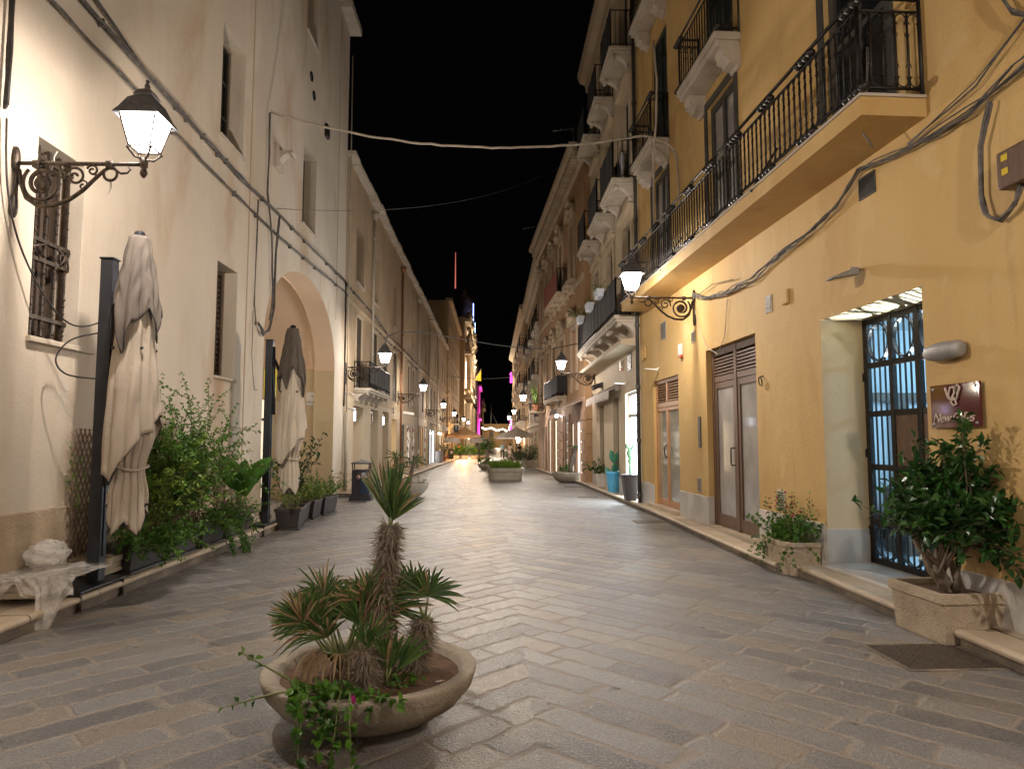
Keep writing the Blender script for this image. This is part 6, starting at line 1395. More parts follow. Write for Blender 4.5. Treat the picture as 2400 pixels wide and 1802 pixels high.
def small_signs():
    L=Facade(-4.45,0,-1)
    t=thing('street_sign','marble street name plaque reading VIA DELLE ARTI on the passage wall','street sign',(-5.01,19.53,2.76)); b=MB(); b.box(-.24,.24,-.03,0,-.19,.19); build(b,'plaque','plaque',t,.006)
    text('VIA','lettering',.11,(0,-.031,.07),(PI/2,0,0),'ink',t,.002); text('DELLE ARTI','lettering',.085,(0,-.031,-.09),(PI/2,0,0),'ink',t,.002)
    b=MB()
    for x in (-.21,.21):
        for z in (-.16,.16): b.ball((x,-.03,z),.01,6)
    build(b,'screw','iron',t)
    t=thing('yellow_sign','yellow hanging sign with dark lettering inside the passage','sign',(-6.05,18.9,3.15)); b=MB(); b.box(-.16,.16,-.02,.02,-.38,.38); build(b,'panel','sign_yellow',t,.004); b=MB(); b.tube([(0,0,.38),(0,0,.6)],.012,5); build(b,'hanger','iron',t)
    b=MB()
    for i,z in enumerate((-.12,-.19,-.26)): b.box(-.06-.02*(i%2),.07,-.024,-.021,z,z+.025)
    build(b,'lettering','ink',t)
    t=thing('neon_letter','violet neon letter B glowing inside the passage','neon sign',(-6.0,18.6,2.48)); text('B','lettering',.30,(0,0,0),(PI/2,0,0),'lit_violet',t,.01)
    f=FR1
    t=f.thing('shop_sign','burgundy plate reading New Galles with an abstract raised figure','sign',5.865,.0,1.9); b=MB(); b.box(-.30,.30,.025,.045,-.19,.19); build(b,'plate','sign_red',t,.003)
    text('New Galles','lettering',.115,(.02,.047,-.105),(PI/2,0,PI),'letter',t,.006,.38,'CENTER',.92)
    b=MB()      # generic knotted ribbon emblem
    pts=[(.03,.05),(.05,.10),(.02,.155),(-.02,.16),(-.03,.11),(0,.08),(-.045,.045),(-.065,.10),(-.09,.155),(-.065,.175),(-.04,.13)]
    b.tube([(x,.058,z) for x,z in pts],.010,6); b.tube([(x,.058,z) for x,z in [(0,.08),(.02,.03),(-.01,.0),(-.045,.01),(-.03,.05),(.045,.06),(.07,.11),(.085,.16)]],.010,6); build(b,'emblem','letter',t)
    b=MB()
    for x in (-.26,.26):
        for z in (-.155,.155): b.cyl((x,0,z),(x,.052,z),.013,None,8)
    build(b,'bolt','grey_metal',t)
    t=f.thing('bulkhead_light','grey oval bulkhead wall light above the burgundy plate','wall light',5.94,0,2.38); b=MB(); b.lathe([(0,-1),(.4,-.96),(.75,-.75),(.93,-.4),(1,0),(.97,.35),(.9,.62),(.88,.66),(.9,.70),(.86,.93),(.6,1.0),(0,1.0)],(0,0,0),24)
    b.v=[(-v[2]*.23,.075+v[1]*.075 if True else 0,v[0]*.085) for v in b.v]; build(b,'housing','grey_metal',t); b=MB(); b.box(-.06,.10,0,.05,-.07,.07); build(b,'mount','grey_metal',t)
    t=f.thing('wall_floodlight','flat grey floodlight above the barred doorway','wall light',7.25,0,3.42); b=MB(); b.cyl((-.0,0,.02),(-.0,.12,.03),.02); b.hexa([(-.10,.06,-.05),(.12,.06,-.05),(.10,.36,-.10),(-.08,.36,-.10),(-.08,.06,.04),(.10,.06,.04),(.07,.34,-.07),(-.05,.34,-.07)]); build(b,'housing','grey_metal',t,.02); b=MB(); b.quad((-.07,.1,-.062),(.09,.1,-.062),(.08,.33,-.104),(-.06,.33,-.104)); build(b,'lens','frosted',t)
    def led(f,s,z,lab):
        t=f.thing('led_light',lab,'wall light',s,0,z); b=MB(); b.cyl((0,0,.04),(0,.10,.0),.012); b.hexa([(-.05,.05,-.03),(.05,.05,-.03),(.05,.34,-.0),(-.05,.34,-.0),(-.05,.05,.01),(.05,.05,.01),(.05,.34,.02),(-.05,.34,.02)]); build(b,'housing','white_paint',t,.008)
    led(f,15.0,3.15,'slim white wall light above the oak shop door'); led(FR2,18.3,3.12,'slim white wall light above the bright white shop door')
    t=FR2.thing('wall_spot','dark double spotlight above the pale awning','wall light',22.5,0,3.4); b=MB(); b.box(-.2,.2,0,.1,-.08,.08); b.cyl((-.1,.1,0),(-.1,.32,-.1),.07,.09); b.cyl((.12,.1,0),(.12,.32,-.1),.07,.09); build(b,'housing','frame_dark',t,.01)
    def alarm(f,s,z,lab):
        t=f.thing('alarm_box',lab,'alarm box',s,0,z); b=MB(); b.box(-.075,.075,0,.07,-.10,.13); build(b,'housing','white_pot',t,.015); b=MB(); b.box(-.07,.07,0,.065,-.14,-.102); build(b,'strobe','alarm_red',t,.01)
    alarm(f,13.4,3.36,'white alarm box with a red strobe over the yellow wall'); alarm(FR2,18.9,3.66,'white alarm box beside the dark grille on the cream house'); alarm(L,31.0,2.95,'white alarm box above the warm lit niche')
    t=f.thing('intercom','slim dark intercom plate between the two shop doors','intercom',12.47,0,1.75); b=MB(); b.box(-.06,.06,0,.02,-.28,.28); build(b,'plate','frame_dark',t,.004); b=MB(); b.ball((0,.02,-.2),.015,6); build(b,'button','grey_metal',t)
    t=f.thing('junction_box','cream square junction box high on the yellow wall','junction box',8.97,0,3.5); b=MB(); b.box(-.09,.09,0,.04,-.10,.10); build(b,'housing','yellow',t,.02)
    t=f.thing('wall_ring','iron tether ring on the yellow wall','wall ring',9.75,0,2.46); b=MB(); b.tube([(0,0,.05),(0,.05,.05),(0,.06,.03)],.01,6); b.tube([(.05*cos(a),.05+.01*sin(a),-.02+.06*sin(a)) for a in [2*PI*i/18 for i in range(18)]],.009,6,closed=True); build(b,'ring','iron',t)
    t=f.thing('meter_box','brown cable box with a yellow warning sticker on the yellow wall','junction box',5.02,0,3.68); b=MB(); b.box(-.15,.15,0,.12,-.14,.16); build(b,'housing','wood_brown',t,.02); b=MB()
    for z in (.07,-.04): b.box(.03,.09,.121,.124,z,z+.05)
    build(b,'warning_sticker','yellow_flag',t)
    for s,z,lab in ((16.35,3.62,'cream twin meter cover beside the drainpipe, upper'),(16.15,3.66,'cream twin meter cover beside the drainpipe, toward the oak door')): 
        t=f.thing('meter_cover',lab,'meter cover',s,0,z); b=MB(); b.box(-.09,.09,0,.05,-.14,.14); build(b,'housing','yellow',t,.025)
    t=L.thing('security_camera','small white security camera on the corner pipe above the bin','camera',20.9,.1,2.55); b=MB(); b.cyl((0,0,0),(0,.12,0),.02); b.cyl((.02,.12,0),(-.14,.17,-.03),.045,.05); build(b,'housing','white_paint',t)
    t=L.thing('wall_camera','white bullet camera above the corner pipe','camera',21.0,0,3.0); b=MB(); b.box(-.03,.03,0,.02,-.09,.09); b.cyl((0,.02,0),(0,.14,.02),.012); b.cyl((0,.12,.02),(.0,.26,-.03),.025); build(b,'housing','white_paint',t)
    # hatches in the street
    def hatch(x,y,lx,ly,rz,lab,m='hatch'):
        b=MB(); b.box(-lx/2,lx/2,-ly/2,ly/2,-.02,.004)
        if lx>.5 and y<10:
            nx,ny=int(lx/.045),int(ly/.045)
            for i in range(nx):
                for j in range(ny):
                    X_,Y_=-lx/2+.03+(lx-.06)*i/(nx-1),-ly/2+.03+(ly-.06)*j/(ny-1); e=.013; g=(i+j)%2; c_,s_=(cos(.785),sin(.785)) if g else (cos(.785),-sin(.785))
                    q=[(-e,-.004),(e,-.004),(e,.004),(-e,.004)]; b.add([(X_+a*c_-d*s_,Y_+a*s_+d*c_,.004) for a,d in q]+[(X_+(a*c_-d*s_)*.7,Y_+(a*s_+d*c_)*.7,.008) for a,d in q],[(0,1,5,4),(1,2,6,5),(2,3,7,6),(3,0,4,7),(4,5,6,7)])
        o=build(b,'street_hatch',m); o.location=(x,y,gz(y)); o.rotation_euler=(0,0,rz)
        b=MB(); e=.035; b.box(-lx/2-e,lx/2+e,-ly/2-e,-ly/2-.003,-.02,.006); b.box(-lx/2-e,lx/2+e,ly/2+.003,ly/2+e,-.02,.006); b.box(-lx/2-e,-lx/2-.003,-ly/2-.003,ly/2+.003,-.02,.0055); b.box(lx/2+.003,lx/2+e,-ly/2-.003,ly/2+.003,-.02,.0055); build(b,'frame','gutter',o); tag(o,lab,'hatch','metal hatches in the paving')
    hatch(3.27,5.2,.68,.58,.02,'large rusty tread plate hatch beside the big stone planter'); hatch(3.08,13.72,.5,.42,0,'dark drain cover by the kerb before the brown door'); hatch(2.68,19.6,.5,.4,0,'drain cover in the bright patch before the cream house'); hatch(2.78,24.3,.5,.5,0,'drain cover beside the wide stone bowl'); hatch(2.5,29.4,.5,.5,0,'drain cover beyond the wide stone bowl')
    # pale awning of the cream house
    f=FR2; t=f.thing('pale_awning','pale retracted awning with a scalloped valance over two dark doors','awning',21.5,0,3.0); b=MB(); K=46; hw=2.3
    for i in range(K):
        a,c=lerp(-hw,hw,i/K),lerp(-hw,hw,(i+1)/K); w=lambda s:.012*sin(s*9)
        b.quad((a,.03,.13),(c,.03,.13),(c,.34,.0+w(c)),(a,.34,.0+w(a))); b.add([(a,.34,w(a)),(c,.34,w(c)),(c,.36+w(c),-.20),((a+c)/2,.36,-.27),(a,.36+w(a),-.20)],[(0,1,2,3,4)])
    build(b,'canvas','cloth_pale',t); b=MB(); b.cyl((-hw,.06,.12),(hw,.06,.12),.07); b.box(-hw-.05,-hw,0,.16,-.02,.2); b.box(hw,hw+.05,0,.16,-.02,.2); build(b,'roller','cloth_grey',t)
    # flower boxes on the cream balcony
    for s,lab in ((18.55,'white flower box nearest the lamp on the screened balcony'),(20.4,'middle white flower box on the screened balcony'),(22.6,'white flower box with a leafy plant at the far end of the balcony')):
        t=f.thing('flower_box',lab,'flower box',s,.68,5.46,'white flower boxes on the balcony rail'); b=MB(); b.frus(-.30,.30,-.10,.12,0,.22,.03); build(b,'box','sticker',t,.01)
        bush('balcony_plant',lab.replace('white flower box','plant in the white flower box',1).replace('with a leafy plant ',''),'plant',f.pt(s,.68,5.66),'plants in the balcony flower boxes',9 if s<22 else 26,.32 if s<22 else .5,26,.06,.04,'leaf',.8,.8,.1,.15,.6,.3,branch=1)
    # laundry on the second balcony
    for ds,m,lab in ((.25,'white_cloth','speckled pale towel hanging in the balcony'),(.55,'cactus_teal','dark green cloth hanging in the balcony'),(.95,'red_cloth','red cloth folded over the balcony rail')):
        b=MB(); S=8
        for i in range(S): b.quad((.3*i/S,.06*sin(i),0),(.3*(i+1)/S,.06*sin(i+1),0),(.3*(i+1)/S,.06*sin(i+1),.75),(.3*i/S,.06*sin(i),.75))
        f.world(b,'hanging_cloth',m,lab,'laundry',0,0,0); o=COL.objects[-1] if False else None
        ob=[o for o in COL.objects if o.name.startswith('hanging_cloth')][-1]; ob.location=f.pt(17.1+ds,.2,8.32)
# ---------------------------------------------------------------- cables
def sag(a,b,d,n=24,w=0,seed=0):
    rr=random.Random(seed); A,B=Vector(a),Vector(b)
    return [A.lerp(B,i/n)-Vector((0,0,d*4*(i/n)*(1-i/n)))+Vector((rr.uniform(-w,w)*.5,0,rr.uniform(-w,w))) for i in range(n+1)]
def cables():
    L=Facade(-4.45,0,-1); R1=FR1
    def wob(f,pts,n,amp,seed,step=.25):
        rr=random.Random(seed); out=[]
        for (s0,z0),(s1,z1) in zip(pts,pts[1:]):
            k=max(2,int(math.hypot(s1-s0,z1-z0)/step))
            for i in range(k): t=i/k; out.append(f.pt(lerp(s0,s1,t),n+rr.uniform(0,.012),lerp(z0,z1,t)+rr.uniform(-amp,amp)))
        out.append(f.pt(pts[-1][0],n,pts[-1][1])); return out
    def bundle(f,pts,k,label,r=.012,amp=.012,n=.04,clips=True,m='cable',spread=.03):
        t=thing('cable_bundle',label,'cable',f.pt(pts[0][0],0,pts[0][1]),0,'cables along the house fronts'); o=Vector(t.location); b=MB()
        for j in range(k): b.tube([Vector(p)-o for p in wob(f,[(s,z+R.uniform(-spread,spread)) for s,z in pts],n+.012*(j%3),amp,j+len(label))],r*R.uniform(.7,1.15),5)
        build(b,'cable',m,t)
        if clips:
            b=MB()
            for (s0,z0),(s1,z1) in zip(pts,pts[1:]):
                q=int(math.hypot(s1-s0,z1-z0)/.9)
                for i in range(1,q): b=MB(); x,z=lerp(s0,s1,i/q),lerp(z0,z1,i/q); c=Vector(f.pt(x,n,z))-o; b.box(c.x-.04,c.x+.03,c.y-.012,c.y+.012,c.z-.045,c.z+.045); build(b,'clip',m,t)
    bundle(L,[(2,6.32),(6.6,6.32),(8.5,6.24),(12.1,6.17),(13.9,6.22),(17,6.25),(20.4,6.32)],5,'upper thick cable run along the pale wall above the lamp',.013)
    bundle(L,[(2,5.97),(6.6,5.95),(8.2,5.9),(10.5,5.8),(13.8,5.76),(18,5.9),(20.4,6.0)],4,'lower cable run along the pale wall under the thick one',.011)
    bundle(L,[(4,6.62),(6.9,6.55),(8.6,6.25),(12,6.12)],2,'pair of cables merging down into the thick run above the lamp',.014)
    bundle(L,[(20.5,6.3),(23,6.25),(26,6.2),(29.5,5.95),(33,6.1),(40,6.0),(50,5.95)],3,'thin sagging cables along the weathered front',.012,.03)
    bundle(L,[(20.5,5.98),(24,5.85),(29,5.75),(34,5.8),(42,5.7)],2,'lowest cables above the tall shutters of the weathered front',.012,.03)
    bundle(L,[(6.13,9.5),(6.13,6.5),(6.14,4.6)],5,'dark vertical cables at the left edge of the picture',.016,.006,.04,False,'black_cable')
    bundle(L,[(13.25,8.0),(13.3,7.2),(13.25,6.4),(13.6,5.6),(13.75,4.4),(13.6,3.95)],2,'cable dropping from the hook down to the arch',.014,.01)
    bundle(L,[(13.95,6.15),(13.8,5.4),(13.75,4.2),(13.5,3.75),(13.2,3.62),(12.9,3.78)],4,'loop of thick cables hanging left of the arch',.014,.015,.06)
    bundle(L,[(12.75,6.1),(12.72,5),(12.7,4.1),(12.85,3.75)],2,'thin cables running down left of the loop',.010,.01)
    bundle(L,[(12.72,4.0),(12.7,3.2),(12.9,2.5),(13.1,2.55)],1,'single wire dropping behind the second mast',.008,.01,.03,False)
    bundle(L,[(20.35,6.3),(20.4,5.0),(20.42,3.9),(20.4,2.6)],3,'black ribbed cable down the corner beside the arch',.016,.02,.06,False,'black_cable',.012)
    b=MB(); P=[(-4.40,6.16,4.5),(-4.40,6.22,3.9),(-4.38,6.4,3.4),(-4.3,6.7,2.95),(-4.2,6.95,2.75),(-4.02,7.1,2.8),(-4.0,7.12,2.95)]; Q=[(-4.0,7.12,2.7),(-4.2,6.95,2.6),(-4.28,6.85,2.4),(-4.2,6.9,2.25),(-4.0,7.1,2.22)]
    def smooth(P,n=8):
        V=[Vector(p) for p in P]; out=[]
        for i in range(len(V)-1):
            a,b_,c,d=V[max(i-1,0)],V[i],V[i+1],V[min(i+2,len(V)-1)]
            for j in range(n): t=j/n; out.append(.5*((2*b_)+(c-a)*t+(2*a-5*b_+4*c-d)*t*t+(3*b_-a-3*c+d)*t**3))
        out.append(V[-1]); return out
    o=Vector((-4.4,6.16,4.5)); b.tube([p-o for p in smooth(P)],.009,6); b.tube([p-o for p in smooth(Q)],.009,6); ob=build(b,'loose_wire','black_cable'); ob.location=o; tag(ob,'loose black wire looping from the wall to the first mast','cable')
    def span(pts,r,label,m,loc=None):
        o=Vector(pts[0]); b=MB(); b.tube([Vector(p)-o for p in pts],r,6); ob=build(b,'overhead_cable',m); ob.location=o; tag(ob,label,'cable','cables across the street')
    span(sag((-4.36,13.2,8.0),(2.7,13.3,7.62),.42,36,.012,2)+smooth([(2.7,13.3,7.62),(3.05,13.3,7.66),(3.4,13.3,7.55),(3.62,13.3,7.35),(3.66,13.25,6.9),(3.68,13.2,6.2)]),.022,'thick rope-like cable sagging across the street between the two fronts','zinc')
    span(sag((-4.4,13.8,6.28),(3.2,27.3,13.0),.7,30),.006,'hair-thin wire rising across the street under the thick cable','cable')
    span([(-3.27,20.85,4.62),(-3.2,20.9,4.75),(-2.9,21,4.9),(-2.2,21.3,4.95),(-1.3,21.8,4.86),(0,22.4,4.72),(1.2,23,4.66),(2.0,23.4,4.72),(2.7,23.8,4.9),(3.0,24.1,5.0)],.016,'cable looping from the lamp by the screened balcony across to the cream house','cable')
    span(sag((-4,60,7.2),(2.7,60,7.3),.3),.02,'faint far cable crossing the street near the church','cable')
    # right front
    bundle(R1,[(-4,4.75),(1.5,4.8),(4.2,4.52),(5.0,4.42),(5.5,4.34),(6.24,4.36),(7.1,4.46),(7.55,4.28),(8.3,4.12),(9.1,4.06),(9.9,3.94),(10.9,3.98),(11.9,4.08),(12.55,4.29)],6,'heavy tangle of cables along the yellow wall under the balcony',.009,.022,.05,True,'cable',.045)
    bundle(R1,[(0,5.6),(4.6,4.9),(5.4,4.55),(6.3,4.40)],2,'two thin cables joining the tangle from above near the picture edge',.008,.008,.05,False)
    bundle(R1,[(12.5,4.2),(11.5,4.25),(10.6,4.1)],1,'single thin wire pulled straight beside the wall lamp',.006,.0,.06,False)
    bundle(R1,[(5.25,4.30),(5.38,4.0),(5.40,3.6),(5.36,3.42),(5.22,3.33),(5.05,3.42),(5.0,3.55)],4,'cables curling down to the brown cable box',.012,.012,.05,True,'cable',.015)
    bundle(R1,[(12.5,4.0),(12.2,3.5),(11.9,3.2),(11.4,3.05),(11.1,3.3),(10.95,3.9)],1,'loose pale wire hanging over the brown shop door',.007,.006,.03,False,'zinc')
    bundle(R1,[(5.15,6.9),(5.12,5.2),(5.0,4.9),(4.8,4.72),(3,4.72)],2,'cable coming down beside the end of the long balcony',.012,.01,.05,False)
    bundle(R1,[(13.1,9.5),(12.9,8.6),(13.0,7.8),(13.2,7.3),(13.28,6.5),(13.25,5.6),(13.3,4.9)],2,'bent grey cable hanging down past the small balconies',.018,.012,.55,False,'zinc',.01)
    bundle(R1,[(6.3,5.4),(6.35,4.9),(6.45,4.6),(6.3,4.4)],2,'thin wires dangling round the balcony end',.006,.02,.40,False)
    # cable ties on the lamp
    b=MB(); b.tube(smooth([(0,0,-.09),(.02,.02,.0),(0,.05,.08),(.02,.06,.14)]),.006,5); b.tube([(0,-.02,0),(0,.02,.03),(0,.03,-.03)],.006,5); ob=build(b,'cable_tie','pale_cable'); ob.location=(-4.45+.33,6.36,4.165); tag(ob,'pale string knotted round the big wall lamp arm','string','strings tied to the big lamp')
    b=MB(); b.tube(smooth([(0,0,.03),(0,.01,-.05),(.01,-.015,-.11),(.0,-.03,-.13)]),.005,5); b.tube(smooth([(0,0,.03),(0,.03,-.02),(0,.025,-.07),(0,-.01,-.1)]),.005,5); ob=build(b,'cable_tie','pale_cable'); ob.location=(-4.45+.885,6.36,4.0); tag(ob,'short string loop hanging under the ring of the big lamp','string','strings tied to the big lamp')
    for s,z,y in ((27.5,14.6,0),(39,12.9,0)):
        b=MB(); b.tube([(0,0,0),(0,0,1.4)],.015,5); b.tube([(-.9,-.2,1.2),(.3,.1,1.5)],.012,5)
        for k in range(5): b.tube([(-.8+.25*k,-.18+.06*k-.2,1.22+.06*k),(-.8+.25*k,-.18+.06*k+.2,1.22+.06*k)],.007,4)
        ob=build(b,'roof_aerial','grey_metal'); ob.location=(3.3 if s<30 else 2.6,s,z-1.6 if s<30 else 12.5); tag(ob,'thin television aerial on the sandstone roof edge' if s<30 else 'small television aerial on the pale row house roof','aerial','television aerials')
# ---------------------------------------------------------------- café, people, far lights
def V(px,py,Y): return ((px-1155)/F_PX*Y,Y,HC+(1032-py)/F_PX*Y)
def hip(b,cx,cy,wx,wy,z0,z1,val=.25,mi=0):
    a,c=wx/2,wy/2; top=(cx,cy,z1); K=[(cx-a,cy-c,z0),(cx+a,cy-c,z0),(cx+a,cy+c,z0),(cx-a,cy+c,z0)]
    b.add(K+[top],[(0,1,4),(1,2,4),(2,3,4),(3,0,4)],mi)
    for i in range(4): p,q=K[i],K[(i+1)%4]; b.quad((p[0],p[1],z0-val),(q[0],q[1],z0-val),q,p,mi)
def cafe():
    Y=66; g=gz(Y)
    t=thing('cafe_canopy','orange lit square café canopy with hanging bulbs on the left','parasol',(-2.7,Y,g)); b=MB(); hip(b,0,0,3.1,3.1,2.35-.0,3.15,.30); build(b,'canvas','orange_canvas',t); b=MB()
    for x in (-1.45,1.45):
        for y in (-1.45,1.45): b.cyl((x,y,0),(x,y,2.4),.035)
    build(b,'post','anthracite',t)
    b=MB()
    for i in range(10): b.ball((-1.35+.3*i,-1.35+R.uniform(0,.6),2.12-.1*sin(i*1.3)),.055,8)
    build(b,'bulb','bulb_warm',t); plight('canopy_lamp',(-2.7,Y-.3,g+2.1),620,(1,.55,.20),.06); plight('canopy_lamp',(-2.9,Y+3,g+2.3),420,(1,.60,.26),.06)
    for px,lab in ((1060,'grey side flap of a café parasol left of the orange canopy'),(1121,'grey side flap of a café parasol right of the orange canopy')):
        x=V(px,0,61.5)[0]; t=thing('cafe_parasol',lab,'parasol',(x,61.5,gz(61.5)),0,'grey café parasols'); b=MB(); hip(b,0,0,1.45,1.3,2.0,2.15,.38); build(b,'canvas','cloth_grey',t); b=MB(); b.cyl((0,0,0),(0,0,2.1),.03); build(b,'pole','anthracite',t)
    # beige open parasol
    t=thing('open_parasol','beige open parasol with drooping ribs over the street on the right','parasol',(1.62,47.5,gz(47.5))); b=MB(); K=8; zt,ze=2.62,1.98; r=1.5; rings=6; vs=[(0,0,zt)]
    for i in range(1,rings+1):
        for j in range(K*4): a=2*PI*j/(K*4); u=i/rings; dip=.05*u*(1-abs(cos(a*K/2))); vs.append((r*u*cos(a)*(1-.03*(1-abs(cos(a*K/2)))),r*u*sin(a),lerp(zt,ze,u**1.15)-dip))
    n=K*4; fs=[(0,1+j,1+(j+1)%n) for j in range(n)]+[(1+i*n+j,1+(i+1)*n+j,1+(i+1)*n+(j+1)%n,1+i*n+(j+1)%n) for i in range(rings-1) for j in range(n)]
    o=mkobj('canopy',vs,fs,'cloth_beige',t); b=MB(); b.cyl((0,0,0),(0,0,zt+.05),.03); b.lathe([(.3,0),(.3,.06),(.05,.1)],(0,0,0),14); build(b,'pole','anthracite',t); b=MB()
    for j in range(K): a=2*PI*j/K; b.cyl((.05*cos(a),.05*sin(a),zt-.05),(r*.97*cos(a),r*.97*sin(a),ze-.03),.012)
    build(b,'rib','anthracite',t)
    t=thing('lit_parasol','pink lit white parasol glowing under the beige one','parasol',(.95,58,gz(58))); b=MB(); hip(b,0,0,1.5,1.5,2.05,2.3,.1); build(b,'canvas','cloth_pale',t); b=MB(); b.cyl((0,0,0),(0,0,2.2),.03); build(b,'pole','anthracite',t); plight('parasol_lamp',(.95,57.4,gz(58)+1.8),60,(1,.85,.85),.15)
    # bulb strings
    def string(pts,label,m='bulb',r=.07):
        o=Vector(pts[0]); t=thing('bulb_string',label,'string lights',o,0,'strings of light bulbs'); b=MB(); b.tube([Vector(p)-o+Vector((0,0,r+.03)) for p in pts],.012,4); build(b,'wire','black_cable',t)
        for p in pts: b=MB(); c=Vector(p)-o; b.ball((c.x,c.y,c.z),r,8); build(b,'bulb',m,t)
    string([V(1131+x*4.3,1003+.45*x+2*sin(x),78+x*.1) for x in range(16)],'row of white bulbs strung across the street over the tables')
    string([V(1196+3*sin(k),977+6*k,84) for k in range(6)],'bulbs hanging in a vertical line beside the dark lantern post')
    string([V(1212,1026,62),V(1217,1030,62),V(1214,1034,62)],'cluster of very bright bulbs under the beige parasol','bulb',.16)
    string([V(986+x*3.4,1004+1.6*x,50) for x in range(8)],'white bulbs along the edge of the shop awning on the left','bulb',.06)
    string([V(981,1019,46.5),V(991,1017,47.2),V(1029,1016,53),V(1034,1017,54)],'round globe lights in front of the lit shopfronts','bulb_warm',.08)
    for px,py,Yq,p,c in ((990,1005,50,120,(.8,.88,1)),(1165,1006,80,260,(1,.9,.85)),(1214,1026,62,160,(1,.85,.7))): x,y,z=V(px,py,Yq); plight('festoon_glow',(x,y-.5,z-.1),p,c,.06)
    # left white awning and neon door
    L=Facade(-4.45,0,-1); t=L.thing('shop_awning','white striped shop awning on the left with bulbs under it','awning',51,0,2.62); b=MB(); hw=3; b.hexa([(-hw,0,.3),(hw,0,.3),(hw,.95,-.05),(-hw,.95,-.05),(-hw,0,.33),(hw,0,.33),(hw,.95,-.02),(-hw,.95,-.02)]); b.box(-hw,hw,.95,.96,-.28,-.03); build(b,'canvas','cloth_pale',t)
    b=MB(); b.box(-.03,.03,.02,.06,-1.1,1.1); o=L.world(b,'neon_tube','lit_blue','vertical blue neon tube beside the shop door on the left','neon sign',48.1,0,1.2); o.location=L.pt(48.1,.03,1.15)
    b=MB(); b.box(-.03,.03,.02,.06,-1.1,1.1); o=L.world(b,'neon_tube','lit_violet','vertical pale violet neon tube left of the barrel','neon sign',44.8,0,1.2); o.location=L.pt(44.7,.03,1.15)
    # tobacconist sign
    x,y,z=V(1069.5,1004,63); t=thing('tobacco_sign','black projecting shop sign with a white letter T','sign',(x,y,z)); b=MB(); b.box(-.22,.22,-.05,.05,-.33,.33); build(b,'panel','screen',t,.01); text('T','lettering',.5,(0,-.055,.06),(PI/2,0,0),'sticker',t,.003); b=MB(); b.tube([(-.22,0,.25),(-.95,0,.25)],.02,5); b.quad((-.18,-.052,-.31),(.18,-.052,-.31),(.18,-.052,-.2),(-.18,-.052,-.2)); build(b,'arm','iron',t)
    # shop light over the left street, wall lamp on arm
    t=L.thing('projector_lamp','long white projector lamp on the wall over the shop windows','wall light',34.3,0,2.98); b=MB(); b.hexa([(-.05,0,-.06),(.05,0,-.06),(.03,.55,-.14),(-.03,.55,-.14),(-.05,0,.06),(.05,0,.06),(.03,.55,-.02),(-.03,.55,-.02)]); build(b,'housing','white_paint',t,.02)
    # flag
    x,y,z=V(1107,898,96); t=thing('flag','yellow triangular flag slanting from the church balcony','flag',(x,y,z)); b=MB(); b.tube([(0,0,0),(1.25,0,2.05)],.04,6); build(b,'pole','grey_metal',t)
    vs=[];S=10
    for i in range(S+1):
        for j in range(S+1):
            u,v=i/S,j/S; px,pz=lerp(.25,1.2,u),lerp(.45,1.98,u); vs.append((px+v*(1.2-px)*.95,.1*sin(v*7+u*3),pz-v*(1-.0)*(1.55*u+.15)))
    mkobj('cloth',vs,[(i*(S+1)+j,i*(S+1)+j+1,(i+1)*(S+1)+j+1,(i+1)*(S+1)+j) for i in range(S) for j in range(S)],'yellow_flag',t,None,[True]*(S*S)); plight('flag_light',(x-.3,y-3,z),220,(1,.85,.5),.2)
    # snake plant on the sandstone balcony
    f=Facade(4.58,-.05,1); t=thing('snake_plant','tall grass-like plant on a small balcony beside the wall lamp','plant',(2.28,36.9,3.2)); b=MB(); b.lathe([(.14,0),(.2,.32),(0,.3)],(0,0,0),12); build(b,'pot','terracotta',t); lf=MB()
    for k in range(40): leaf(lf,Vector((R.uniform(-.1,.1),R.uniform(-.1,.1),.3)),Vector((R.uniform(-.2,.2),R.uniform(-.2,.2),1)),R.uniform(.6,1.25),.06,0,.1,.1)
    build(lf,'foliage','leaf_lime',t)
    t=thing('plant_shelf','little stone balcony shelf carrying the grass-like plant','balcony',(2.3,36.9,3.02)); b=MB(); b.box(-.35,.45,-.6,.6,0,.14); build(b,'slab','stone',t,.02); b=MB(); railing(b,[(-.3,-.55),(-.3,.55),(.4,.55)],.14,.85,.14,.01); build(b,'railing','iron',t)
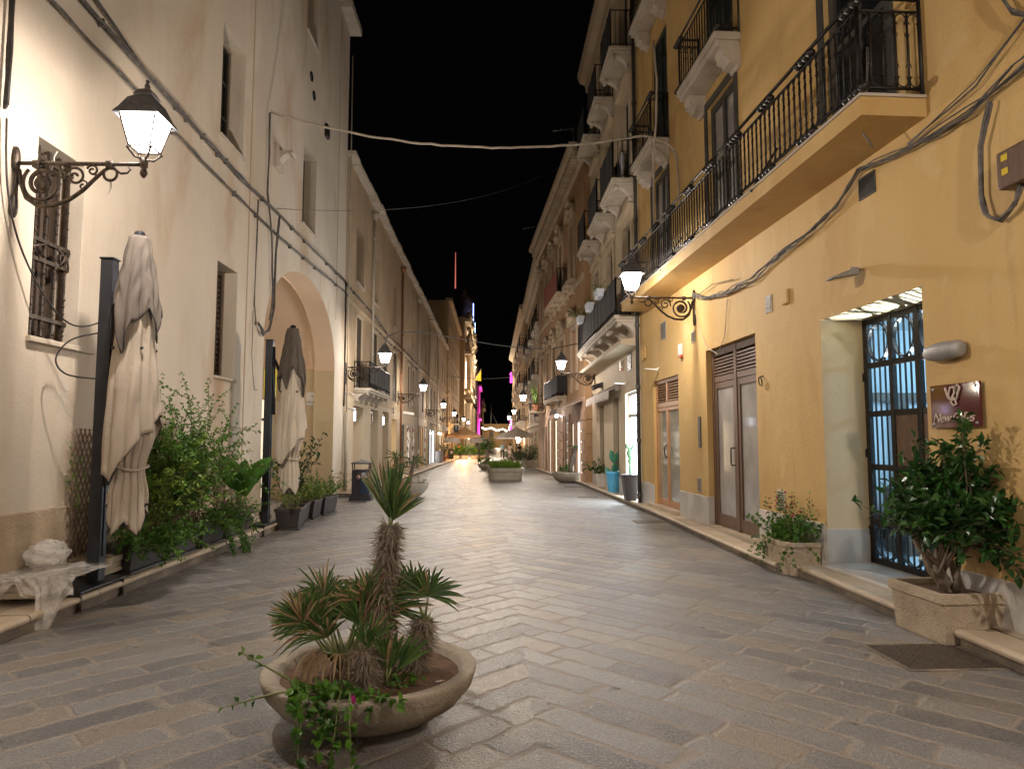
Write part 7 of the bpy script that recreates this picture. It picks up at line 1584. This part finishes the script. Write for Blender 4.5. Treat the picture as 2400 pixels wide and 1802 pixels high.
    # people
def person(label,loc,h,top,legs,hair,rz=0,dress=False,pose=0):
    t=thing('person',label,'person',loc,rz); k=h/1.75
    J={'p':(0,0,.95),'c':(0,.01,1.28),'n':(0,.02,1.47),'h':(0,0,1.60),'ht':(0,0,1.72),'sl':(-.17,0,1.42),'el':(-.26,.02,1.14),'wl':(-.22,-.10,.92),'sr':(.17,0,1.42),'er':(.26,.02,1.14),'wr':(.22,-.12,.93),'hl':(-.10,0,.90),'kl':(-.11,-.03,.50),'al':(-.11,.02,.08),'fl':(-.12,-.14,.03),'hr':(.10,0,.90),'kr':(.12,.06,.50),'ar':(.13,.14,.10),'fr':(.13,.0,.03)}
    rad={'p':.145,'c':.15,'n':.055,'h':.095,'ht':.06,'sl':.065,'el':.045,'wl':.032,'sr':.065,'er':.045,'wr':.032,'hl':.10,'kl':.06,'al':.04,'fl':.035,'hr':.10,'kr':.06,'ar':.04,'fr':.035}
    E=[('p','c'),('c','n'),('n','h'),('h','ht'),('c','sl'),('sl','el'),('el','wl'),('c','sr'),('sr','er'),('er','wr'),('p','hl'),('hl','kl'),('kl','al'),('al','fl'),('p','hr'),('hr','kr'),('kr','ar'),('ar','fr')]
    def skin(name,names,grow,mats,sub=2):
        me=bpy.data.meshes.new(name); ns=list(names); idx={n:i for i,n in enumerate(ns)}
        me.from_pydata([tuple(c*k for c in J[n]) for n in ns],[(idx[a],idx[b]) for a,b in E if a in idx and b in idx],[]); me.materials.append(MT[mats]); o=bpy.data.objects.new(name,me); COL.objects.link(o); o.parent=t
        m=o.modifiers.new('skin','SKIN'); m.use_smooth_shade=True
        for i,n in enumerate(ns): r=(rad[n]+grow)*k; me.skin_vertices[0].data[i].radius=(r,r*(.72 if n in 'pc' else 1))
        me.skin_vertices[0].data[0].use_root=True
        s=o.modifiers.new('sub','SUBSURF'); s.levels=sub; s.render_levels=sub; return o
    skin('body',list(J),0,'skin')
    skin('shirt',['p','c','n','sl','el','sr','er'] ,.016,top)
    if dress:
        b=MB(); b.lathe([(.34*k,.06*k),(.30*k,.4*k),(.22*k,.8*k),(.165*k,1.02*k),(.16*k,1.1*k)],(0,0,0),18,0,1,.8); build(b,'skirt',legs,t)
    else: skin('trousers',['p','hl','kl','al','hr','kr','ar'],.014,legs)
    b=MB(); b.lathe([(.0,.13),(.06,.115),(.095,.06),(.10,0),(.09,-.05),(.07,-.09 if not dress else -.2)],(0,.015*k,1.635*k),12); build(b,'hair',hair,t)
    b=MB()
    for x in (-.035,.035): b.ball((x*k,-.088*k,1.63*k),.012*k,6)
    build(b,'eye','dark_hair',t)
def people():
    person('man in a light blue shirt and dark trousers walking away',(1.0,72.6,gz(72.6)),1.66,'shirt_blue','navy','hair',PI)
    person('woman in a long pale dress beside the man in blue',(1.85,72.8,gz(72.8)),1.6,'white_cloth','white_cloth','dark_hair',PI,True)
    person('person in dark clothes facing the street right of the pale dress',(2.55,66,gz(66)),1.6,'black_cloth','black_cloth','dark_hair',.3)
    person('person in red by the café troughs on the left',(-3.35,71.5,gz(71)),1.55,'alarm_red','black_cloth','dark_hair',.2)
def main():
    camera(); defmats(); setting(); left_near(); left_long(); left_far(); church(); far_end(); right_yellow(); right_cream(); right_sandstone(); right_far()
    lamps(); front_bowl(); left_plants(); right_plants(); street_planters(); left_props(); small_signs(); cables(); cafe(); people()
main()
